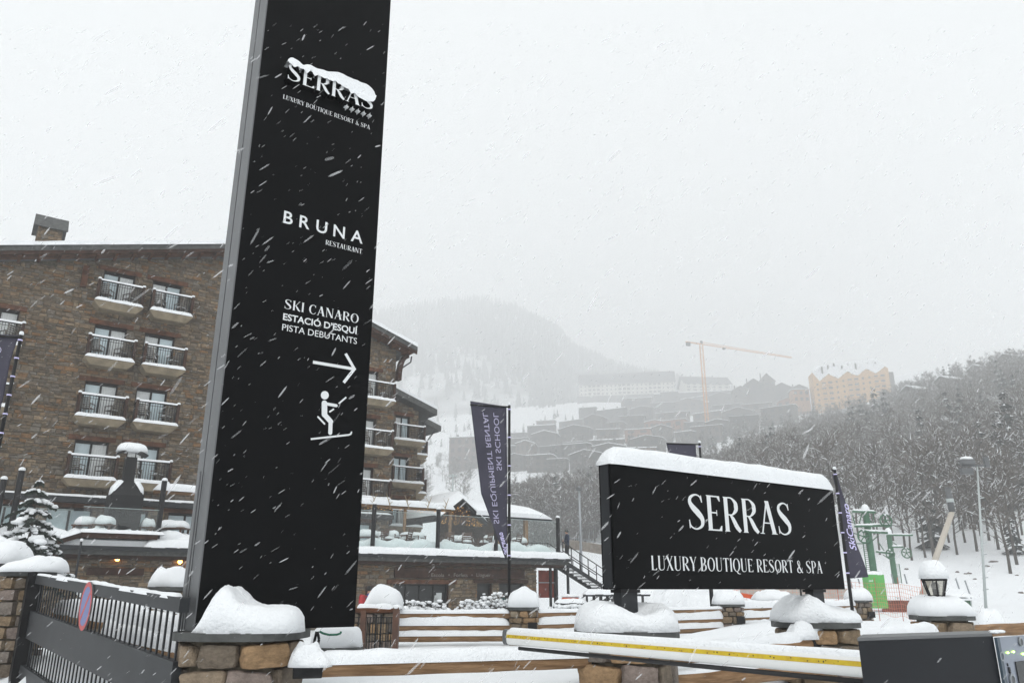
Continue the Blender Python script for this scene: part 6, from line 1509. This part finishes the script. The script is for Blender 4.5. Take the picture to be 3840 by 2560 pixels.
# tower crane
CY_ = 600.; k = CY_ / FPX; b = at(2651, 1575, CY_); tp_ = at(2630, 1292, CY_); crane = thing('tower_crane', 'orange tower crane standing over the misty village', 'crane', b); M['crane'] = P('crane_paint', (.62, .27, .045), .6)
m = MB(); hw = 1.15
for sx in (-1, 1):
    for sy in (-1, 1): m.beam((b.x + sx * hw, b.y + sy * hw, b.z - 3), (b.x + sx * hw, b.y + sy * hw, tp_.z), .34, .34)
nz_ = 22
for i in range(nz_):
    z0 = b.z + (tp_.z - b.z) * i / nz_; z1 = b.z + (tp_.z - b.z) * (i + 1) / nz_; sg = 1 if i % 2 else -1
    m.beam((b.x - sg * hw, b.y - hw, z0), (b.x + sg * hw, b.y - hw, z1), .2, .2); m.beam((b.x - hw, b.y - sg * hw, z0), (b.x - hw, b.y + sg * hw, z1), .2, .2); m.beam((b.x - hw, b.y - hw, z1), (b.x + hw, b.y - hw, z1), .2, .2)
m.build('mast', M['crane'], crane)
j0 = at(2548, 1282, CY_ + 8); j1 = at(2972, 1342, CY_ * 1.065); top = Vector((b.x, b.y, tp_.z)); jd = Vector((j1.x - b.x, j1.y - b.y, 0)).normalized(); L = 95.; jb = MB(); nj = 30; sd = Vector((-jd.y, jd.x, 0))
e0 = top + Vector((0, 0, .5)); e1 = top + jd * L + Vector((0, 0, .2))
for s_ in (-1, 1): jb.beam(e0 + sd * s_ * .6, e1 + sd * s_ * .6, .26, .26)
jb.beam(e0 + Vector((0, 0, 1.9)), e1 + Vector((0, 0, .9)), .26, .26)
for i in range(nj):
    a = e0 + (e1 - e0) * i / nj; c = e0 + (e1 - e0) * (i + 1) / nj; u_ = Vector((0, 0, 1.9 - i / nj)); jb.beam(a + sd * .6, (a + c) / 2 + u_, .14, .14); jb.beam((a + c) / 2 + u_, c - sd * .6, .14, .14)
jb.build('jib', M['crane'], crane); m = MB(); m.beam(e0 - jd * 0, e0 - jd * 15, 1.2, .7); m.build('counter_jib', M['crane'], crane); m = MB(); m.beam(e0 - jd * 11 - Vector((0, 0, 1.6)), e0 - jd * 14.5 - Vector((0, 0, 1.6)), 1.4, 3.0); m.build('counterweight', HM[2], crane)
m = MB(); m.beam(e0 + jd * .5, e0 + jd * .5 + Vector((0, 0, 2.6)), 1.6, 1.6); m.beam(e0 + jd * 22 - Vector((0, 0, 1)), e0 + jd * 24 - Vector((0, 0, 1)), 1.6, 1.3); m.build('cab', HM[2], crane)
# ------------------------------------------------------------------ ski-lift area on the right, small things, falling snow
M['lift_green'] = P('lift_green', (.045, .13, .072), .55, var=.15, scale=2); M['pad_green'] = P('pad_green', (.10, .38, .085), .6, var=.1, scale=2); M['pole_white'] = P('galvanised', (.42, .46, .46), .5); M['beige'] = P('beige_pole', (.48, .44, .385), .7)
q4b = lambda x, y: (3000 + x / 2.613, 1700 + y / 2.613)
def pylon(label, colx, y0, y1, Y, wheels, arms, diag, r, ladder=None):
    c0, c1 = at(*q4b(colx, y1), Y), at(*q4b(colx, y0), Y); x = c0.x; T = thing('lift_pylon', label, 'pylon', (x, Y, c0.z - 1), 'green ski-lift pylons')
    W = lambda a, b, dy=0.: Vector((x + at(*q4b(a, b), Y).x - at(*q4b(colx + (a * 0), b), Y).x, Y + dy, at(*q4b(a, b), Y).z))
    MB().tube((x, Y, c0.z - 1.2), (x, Y, c1.z), r, r * .85, 12).build('column', M['lift_green'], T, smooth=True, angle=50)
    s = MB()
    for (a, b, c, d) in arms:
        p, q = W(a, b, -.2), W(c, d, -.2); MB().beam(p, q, .16, .14).build('arm', M['lift_green'], T); s.snow_strip(p + Vector((0, 0, .07)), q + Vector((0, 0, .07)), .16, .10, a, seg=14)
    for (a, b, rp) in wheels:
        c = W(a, b, -.4); R = rp / 2.613 * Y / FPX; m = MB()
        for k in range(18): w, w2 = 2 * PI * k / 18, 2 * PI * (k + 1) / 18; m.tube(c + Vector((math.cos(w) * R, 0, math.sin(w) * R)), c + Vector((math.cos(w2) * R, 0, math.sin(w2) * R)), .055, n=5)
        wh = m.build('wheel', M['lift_green'], T)
        for k in range(5): m = MB(); w = 2 * PI * k / 5 + .3; m.tube(c, c + Vector((math.cos(w) * R, 0, math.sin(w) * R)), .04, n=5); m.build('spoke', M['lift_green'], wh)
        s.ball(c + Vector((0, 0, R)), .09, 6, 4)
    m = MB()
    for (a, b, c, d) in diag: m.beam(W(a, b, .1), W(c, d, .1), .06, .06)
    m.build('bracing', M['lift_green'], T)
    s.ball(Vector((x, Y, c1.z + .1)), r * 1.2, 8, 5, (1, 1, 1.3)); s.build('snow', M['snow_fine'], T, smooth=True)
    if ladder:
        a, b0, b1 = ladder; m = MB(); p, q = W(a - 14, b0, .15), W(a - 14, b1, .15)
        for dx in (0, .32): m.beam(p + Vector((dx, 0, 0)), Vector((p.x + dx, q.y, q.z)), .05, .05)
        for k in range(16): z = p.z + (q.z - p.z) * k / 16; m.beam((p.x, p.y, z), (p.x + .32, p.y, z), .03, .03)
        m.build('ladder', M['lift_green'], T)
    return T
pylon('tall green lift pylon with pulley wheels and snowy crossarms', 728, 560, 1200, 55., [(888, 662, 56), (655, 815, 58), (517, 742, 32)], [(585, 568, 810, 578), (590, 715, 950, 705), (660, 765, 900, 778)], [(600, 575, 612, 690), (700, 575, 650, 700), (735, 575, 790, 700), (808, 580, 800, 690), (545, 770, 640, 790), (560, 880, 720, 880), (830, 800, 740, 870)], .24, (685, 880, 1190))
pylon('smaller green lift pylon behind the tall one', 938, 780, 1270, 72., [(905, 985, 40), (1065, 975, 45)], [(915, 800, 1160, 800), (780, 960, 960, 985), (940, 915, 1050, 915)], [(830, 860, 880, 960), (945, 850, 1040, 915), (860, 990, 940, 1050)], .26, (985, 1080, 1270))
# green padded sleeve with white lettering
g0 = at(*q4b(728, 1455), 46.); GPd = thing('green_pad', 'bright green padded lift cover with snow on top', 'pad', (g0.x, 46, g0.z - .3))
xa, xb, za, zb_ = at(*q4b(650, 1300), 46).x, at(*q4b(806, 1300), 46).x, at(*q4b(728, 1458), 46).z, at(*q4b(728, 1185), 46).z
m = MB(); m.box(xa, xb, 45.6, 46.4, za - .3, zb_); m.build('cover', M['pad_green'], GPd); s = MB(); s.snow_strip((xa, 46, zb_), (xb, 46, zb_), .8, .16, 3, seg=20); s.build('snow', M['snow_fine'], GPd, smooth=True)
ps, x0, x1 = sans_polys('und', .02); m = MB(); zt = at(*q4b(690, 1252), 45.6).z; k = (at(*q4b(712, 1250), 45.6).x - xa) / (x1 - x0); lay(m, [[(x - x0, y) for x, y in p] for p in ps], (xa + .01, 45.596, zt), Vector((k, 0, 0)), Vector((0, 0, k)), Vector((0, -1, 0))); m.build('lettering', M['print'], GPd)
# long low shed
SY = 50.; sh = thing('low_shed', 'long low shed with thick snow roof behind the lantern', 'shed', at(*q4b(1300, 1480), SY)); X = lambda x, y, Y=SY: at(*q4b(x, y), Y)
e0, e1 = X(805, 1448), X(1665, 1432); r1 = X(1735, 1318, 54); r0 = X(805, 1345, 54); g1_ = X(1800, 1500, 56.5)
zb_ = e1.z - 1.75
m = MB(); m.prism([Vector((e0.x, SY, zb_)), Vector((e1.x, SY, zb_)), Vector((e1.x, SY, e1.z)), Vector((e0.x, SY, e1.z))], (0, .2, 0)); m.build('wall', P('shed_red', (.16, .055, .035), .8, var=.2, scale=1), sh)
m = MB(); m.box(X(1565, 1450).x, e1.x - .02, SY - .05, SY - .004, zb_, e1.z - .02); m.build('door', P('shed_green', (.06, .14, .08), .7), sh)
r1.z = r0.z = (r0.z + r1.z) / 2
m = MB(); m.prism([Vector((e1.x, SY, zb_)), Vector((e1.x + .1, SY, e1.z)), Vector((e1.x + 1.0, 54, r1.z)), Vector((e1.x + 2.0, 58, e1.z)), Vector((e1.x + 2.0, 58, zb_))], (-.15, 0, 0)); m.build('gable', P('shed_pale', (.52, .56, .56), .8), sh)
m = MB(); m.grid(40, 10, lambda i, j: Vector((e0.x - 1 + (e1.x + .35 - e0.x + 1) * i + j * 1.0, SY - .25 + 4.3 * j, e1.z + .06 + (r1.z - e1.z) * j + .30 * min(1, j * 6 + .1) ** .5 * min(1, (1 - i) * 12 + .3) + .05 * noise.noise(Vector((i * 9, j * 3, 0)))))); m.grid(40, 1, lambda i, j: Vector((e0.x - 1 + (e1.x + .35 - e0.x + 1) * i, SY - .25, e1.z - .06 + .12 * j + .03))); m.build('snow', M['snow_fine'], sh, smooth=True)
# leaning floodlight / weather mast and the slanting snow-gun pole
a, b = at(3689, 2278, 45.), at(3606, 1745, 45.); a.x = (a.x); mast = thing('camera_mast', 'tall pale mast with cameras and step pegs', 'mast', a)
MB().tube(a - Vector((0, 0, 1)), Vector((b.x + .9, 45, b.z)), .085, .045, 10).build('pole', M['pole_white'], mast, smooth=True)
bt = Vector((b.x + .9, 45, b.z)); m = MB(); m.box(bt.x - .9, bt.x - .2, 44.8, 45.2, bt.z + .05, bt.z + .35); m.box(bt.x - 1, bt.x - .35, 44.85, 45.15, bt.z - .5, bt.z - .15); m.box(bt.x - .9, bt.x + .6, 44.95, 45.05, bt.z - .05, bt.z + .05); m.box(bt.x + .45, bt.x + .7, 44.9, 45.1, bt.z - .1, bt.z + .5); m.build('cameras', M['grey_metal'], mast)
s = MB(); s.snow_pile((bt.x - .55, 45, bt.z + .35), .36, .2, .16, 2); s.build('snow', M['snow_fine'], mast, smooth=True)
for k in range(9): u = .12 + .08 * k; p = a + (bt - a) * u; MB().tube(p, p + Vector((.32, 0, .05)), .03, n=5).build('peg', M['pole_white'], mast)
a, b = at(*q4b(1190, 1418), 38.), at(*q4b(1490, 570), 38.); sg = thing('slanting_pole', 'beige slanting pole with grey head behind the lantern', 'pole', a)
MB().tube(a - (b - a) * .05, b, .15, .12, 10).build('tube', M['beige'], sg, smooth=True); MB().tube(b, b + Vector((-.02, 0, 1.15)), .14, .14, 10).build('head', M['grey_metal'], sg, smooth=True); MB().tube(b + Vector((0, 0, .45)), b + Vector((0, 0, .62)), .17, n=10).build('collar', M['pole_white'], sg)
# grey mesh-fence posts and cross rail
for i, (x0, y0, x1, y1) in enumerate([(787, 1150, 828, 1340), (918, 1178, 952, 1335), (1043, 1178, 1080, 1332), (1450, 1205, 1468, 1315), (1560, 1218, 1575, 1312), (1648, 1240, 1662, 1310), (530, 1228, 540, 1355), (608, 1225, 622, 1350)]):
    a, b = at(*q4b(x1, y1), 57.), at(*q4b(x0, y0), 57.); o = MB().tube((a.x, 57, a.z - .8), (a.x - .25, 57, b.z), .05, n=6).build('fence_post', M['steel']); tag(o, 'thin grey fence post, %s counted from the banner' % ORD[[2, 3, 4, 5, 6, 7, 0, 1][i]], 'post', 'thin posts by the shed')
a, b = at(*q4b(800, 1275), 57.2), at(*q4b(1210, 1310), 57.2); m = MB(); m.tube(a, at(*q4b(1080, 1300), 57.2), .05, n=6); m.tube(at(*q4b(1080, 1300), 57.2), b, .05, n=6); tag(m.build('cross_rail', M['steel']), 'grey sagging cross rail behind the green pad', 'rail')
# orange safety nets
M['net'] = P('net_orange', (.62, .22, .13), .8)
def net(label, pts, Y, hgt, poles=True, nx=30, nyy=8):
    P_ = [at(u, v, y) for (u, v), y in zip(pts, Y)]; T = thing('safety_net', label, 'net', P_[0], 'orange safety nets')
    def pos(i, j):
        s_ = i * (len(P_) - 1); q = min(int(s_), len(P_) - 2); b = P_[q] + (P_[q + 1] - P_[q]) * (s_ - q); return b + Vector((0, 0, hgt * j + .04 * math.sin(i * 20) * (1 - j)))
    m = MB()
    for j in range(nyy + 1):
        for i in range(nx): m.tube(pos(i / nx, j / nyy), pos((i + 1) / nx, j / nyy), .005, n=3, caps=False)
    for i in range(nx + 1): m.tube(pos(i / nx, 0), pos(i / nx, 1), .005, n=3, caps=False)
    m.build('netting', M['net'], T, kind='stuff')
    for b in P_: MB().tube(b - Vector((0, 0, .3)), b + Vector((0, 0, hgt + .2)), .011, n=6).build('pole', P('net_pole', (.45, .14, .10), .7) if 'net_pole' not in bpy.data.materials else bpy.data.materials['net_pole'], T)
net('orange safety net sloping across the snow before the shed', [(3150, 2285), (3297, 2302), (3386, 2312), (3480, 2350)], [30, 28, 26, 22], 1.0)
net('orange safety net seen between the signboard posts', [(2760, 2275), (2900, 2278), (3060, 2290), (3150, 2290)], [31, 31, 30, 30], 1.0)
# things seen under the signboard
q8b = lambda x, y: (2480 + x / 2.94, 2180 + y / 2.94)
hp = at(*q8b(270, 250), 27.); s = MB(); s.snow_pile((hp.x, hp.y, .75), 1.35, 1.0, 1.05, 5, 0, None, 2.2, rough=.5, n=30)
rs = random.Random(5)
for k in range(150): a = rs.uniform(0, 2 * PI); r = rs.random() ** .6; s.ball((hp.x + math.cos(a) * r * 1.4, hp.y - abs(math.sin(a)) * r * 1.0, .75 + 1.0 * (1 - r * .9) * rs.uniform(.6, 1)), rs.uniform(.05, .14), 6, 4, (1, 1, .8), .6, k)
tag(s.build('snow_heap', M['snow_fine']), 'rough heap of ploughed snow under the SERRAS board', 'snow')
for i, (x, y0, y1, w, mt, l) in enumerate([(1175, 90, 195, 60, P('red_pad', (.42, .02, .03), .6), 'red padded post guard under the SERRAS board'), (1222, 90, 175, 50, P('dark_green_pad', (.02, .10, .07), .6), 'dark green padded post guard beside the red one')]):
    a, b = at(*q8b(x, y1), 29.), at(*q8b(x, y0), 29.); hw = w / 2.94 * 29 / FPX / 2; T = thing('post_guard', l, 'pad', a, 'padded post guards'); m = MB(); m.lathe((a.x, 29, 0), [(hw * .9, .75), (hw, 1.0), (hw * 1.05, 1.8), (hw * .8, 2.6), (hw * .3, 2.7)], 10); m.build('pad', mt, T, smooth=True); MB().tube((a.x, 29, .6), (a.x, 29, 3.0), .04, n=6).build('post', M['steel'], T)
m = MB(); a, b, c = at(*q8b(730, 135), 29), at(*q8b(840, 140), 29), at(*q8b(1095, 180), 29); m.beam(a, b, .1, .28); m.beam(b, c, .1, .14); tag(m.build('orange_mesh_roll', M['orange']), 'crumpled orange mesh roll lying under the SERRAS board', 'net')
m = MB(); a, b = at(*q8b(870, 120), 36), at(*q8b(2120, 135), 36); m.beam(a, b, .1, .42); tag(m.build('grey_windbreak', P('windbreak', (.40, .37, .34), .9, var=.1, scale=3)), 'long grey windbreak strip beyond the safety net', 'fence')
for i, (x, y0, y1) in enumerate([(570, 90, 240), (1545, 90, 180), (2050, 0, 200)]):
    a = at(*q8b(x, y1), 24. if i < 2 else 26); b = at(*q8b(x, y0), 24. if i < 2 else 26)
    if i < 2: tag(MB().tube(a - Vector((0, 0, .3)), Vector((a.x, a.y, b.z + .4)), .03, n=8).build('black_pole', M['black_iron']), 'thin black pole under the SERRAS board, %s' % ('near the snow heap' if i == 0 else 'near the far post'), 'pole', 'thin black poles')
for i, (x, y, w, h) in enumerate([(1240, 240, 170, 36), (2110, 0, 0, 0)]):
    if w: c = at(*q8b(x, y), 23.5); pillar('half-buried stone block under the SERRAS board', c.x, 23.6, .5, .5, c.z, sfn(c.x, 23.6, .3, 4, None, 3, .25), 95, zvis=.7)
# poles on the slope
for i, (u0, v0, u1, v1, Y, l) in enumerate([(2166, 1822, 2178, 2060, 62., 'tall thin lift pole beyond the man on the stairs'), (1694, 1775, 1697, 1860, 95., 'small lamp pole on the snow slope by the hotel wing')]):
    a, b = at(u1, v1, Y), at(u0, v0, Y); T = thing('slope_pole', l, 'pole', a); MB().tube((a.x, Y, a.z - 2), (a.x, Y, b.z), .12, .08, 8).build('shaft', M['steel'] if i == 0 else M['pole_white'], T, smooth=True); m = MB(); m.box(a.x - (.25 if i == 0 else .5), a.x + (.2 if i == 0 else .5), Y - .1, Y + .1, b.z - .35, b.z - .1 if i == 0 else b.z - .2); m.build('head', M['grey_metal'] if i == 0 else M['pole_white'], T)
# road railing and low wall on the slope behind the stairs
a, b = at(2110, 2010, 75.), at(2300, 2040, 70.); T = thing('slope_railing', 'long low railing along the snowy road beyond the stairs', 'railing', a); m = MB(); m.beam(a, b, .05, .05); m.build('rail', M['steel'], T)
for k in range(9): p = a + (b - a) * k / 8; MB().tube(p - Vector((0, 0, .9)), p, .03, n=5).build('post', M['steel'], T)
m = MB(); a, b = at(2115, 2036, 72.), at(2275, 2062, 67.); m.beam(a, b, .4, .75); tag(m.build('road_wall', P('old_wall', (.26, .23, .20), .9, var=.2, scale=2, bump=.4, bscale=5)), 'low stone road wall in the snow beyond the stairs', 'wall')
# scattered rocks and dry stalks on the open slope at the right
M['rock'] = P('rock', (.13, .11, .10), .9, var=.3, scale=3)
for i, (u, v) in enumerate([(3590, 2148), (3620, 2152), (3635, 2156), (3720, 2108), (3735, 2112), (3815, 2160), (3830, 2224), (3655, 2172), (3702, 2130), (3400, 2140)]):
    p = ground_hit(u, v); tag(MB().ball(p, rs.uniform(.14, .28), 7, 5, (1.3, 1, .7), .5, i).build('rock', M['rock']), '%s dark stone from the left poking through the slope snow' % ORD[sorted([3590, 3620, 3635, 3720, 3735, 3815, 3830, 3655, 3702, 3400]).index(u)], 'rock', 'stones on the slope')
c = at(3705, 2330, 17.); s = MB().snow_pile((c.x, c.y, c.z - .3), .30, .3, .55, 3, 0, None, 4, rough=.05); tag(s.build('snow_mound', M['snow_fine'], smooth=True), 'smooth snow mound right of the lantern pillar', 'snow')
# terrace drift behind the glass
s = MB(); s.snow_strip(SH.p(-16, 3.58, -.25), SH.p(-.5, 3.58, -.25), .8, .5, 21, seg=100, side=SH.n, rough=.55); s.snow_strip(SH.p(-30, 3.58, -.2), SH.p(-17, 3.58, -.2), .8, .5, 25, seg=90, side=SH.n, rough=.5)
o = s.build('snow_drift', M['snow_fine'], smooth=True); o['kind'] = 'stuff'; tag(o, 'snow drift banked against the terrace glass', 'snow')

# ---- falling snow: loose flakes blown on the wind, fallen from upper right to lower left
fm = bpy.data.materials.new('snowflake'); fm.use_nodes = True; t = fm.node_tree; t.nodes.clear()
o_ = t.nodes.new('ShaderNodeOutputMaterial'); d1 = t.nodes.new('ShaderNodeBsdfDiffuse'); d1.inputs[0].default_value = (.96, .97, .98, 1); d2 = t.nodes.new('ShaderNodeBsdfTranslucent'); d2.inputs[0].default_value = (.96, .97, .98, 1); df = t.nodes.new('ShaderNodeMixShader'); t.links.new(d1.outputs[0], df.inputs[1]); t.links.new(d2.outputs[0], df.inputs[2]); tp2 = t.nodes.new('ShaderNodeBsdfTransparent'); mx = t.nodes.new('ShaderNodeMixShader')
gi = t.nodes.new('ShaderNodeNewGeometry'); mr = t.nodes.new('ShaderNodeMapRange'); mr.inputs['To Min'].default_value = .03; mr.inputs['To Max'].default_value = .34
t.links.new(gi.outputs['Random Per Island'], mr.inputs['Value']); t.links.new(mr.outputs[0], mx.inputs[0]); t.links.new(tp2.outputs[0], mx.inputs[1]); t.links.new(df.outputs[0], mx.inputs[2]); t.links.new(mx.outputs[0], o_.inputs[0])
rng = np.random.default_rng(3); NF = 19000
Y = 3.0 + 30 * rng.random(NF) ** 1.25; X = (rng.random(NF) * 2 - 1) * .78 * Y * 1.06; Z = EYE + (rng.random(NF) * 1.0 - .16) * Y * 1.0
wind = np.stack([.62 + .17 * rng.standard_normal(NF), .15 * rng.standard_normal(NF), .62 + .12 * rng.standard_normal(NF)], 1); wind /= np.linalg.norm(wind, axis=1)[:, None]
sz = np.clip(0.0019 * np.exp(.5 * rng.standard_normal(NF)), .0009, .0060); ln = sz * rng.uniform(3., 11., NF)
side = np.cross(wind, rng.standard_normal((NF, 3))); side /= np.linalg.norm(side, axis=1)[:, None]; oth = np.cross(wind, side); C = np.stack([X, Y, Z], 1)
a, b = C + wind * ln[:, None], C - wind * ln[:, None]
ring = [C + (side * math.cos(k * PI / 2) + oth * math.sin(k * PI / 2)) * sz[:, None] + wind * (ln * .55 * s)[:, None] for s in (1, -1) for k in range(4)]
Vt = []
for k in range(4):
    n2 = (k + 1) % 4; Vt += [a, ring[k], ring[n2], ring[k], ring[4 + k], ring[4 + n2], ring[k], ring[4 + n2], ring[n2], b, ring[4 + n2], ring[4 + k]]
allv = np.concatenate([np.stack([a, b] + ring, 1).reshape(-1, 3)]); idx = []
base = np.arange(NF) * 10; F_ = []
for k in range(4):
    n2 = (k + 1) % 4; F_ += [(0, 2 + k, 2 + n2), (2 + k, 6 + k, 6 + n2), (2 + k, 6 + n2, 2 + n2), (1, 6 + n2, 6 + k)]
tri = (base[:, None, None] + np.array(F_)[None]).reshape(-1, 3)
me = bpy.data.meshes.new('falling_snow'); me.vertices.add(len(allv)); me.vertices.foreach_set('co', allv.astype(np.float32).ravel()); me.loops.add(tri.size); me.loops.foreach_set('vertex_index', tri.astype(np.int32).ravel()); me.polygons.add(len(tri)); me.polygons.foreach_set('loop_start', np.arange(0, tri.size, 3, dtype=np.int32)); me.update(calc_edges=True); me.materials.append(fm)
fs = bpy.data.objects.new('falling_snow', me); COL.objects.link(fs); fs['kind'] = 'stuff'; tag(fs, 'wind-blown snowflakes falling through the air', 'snow')
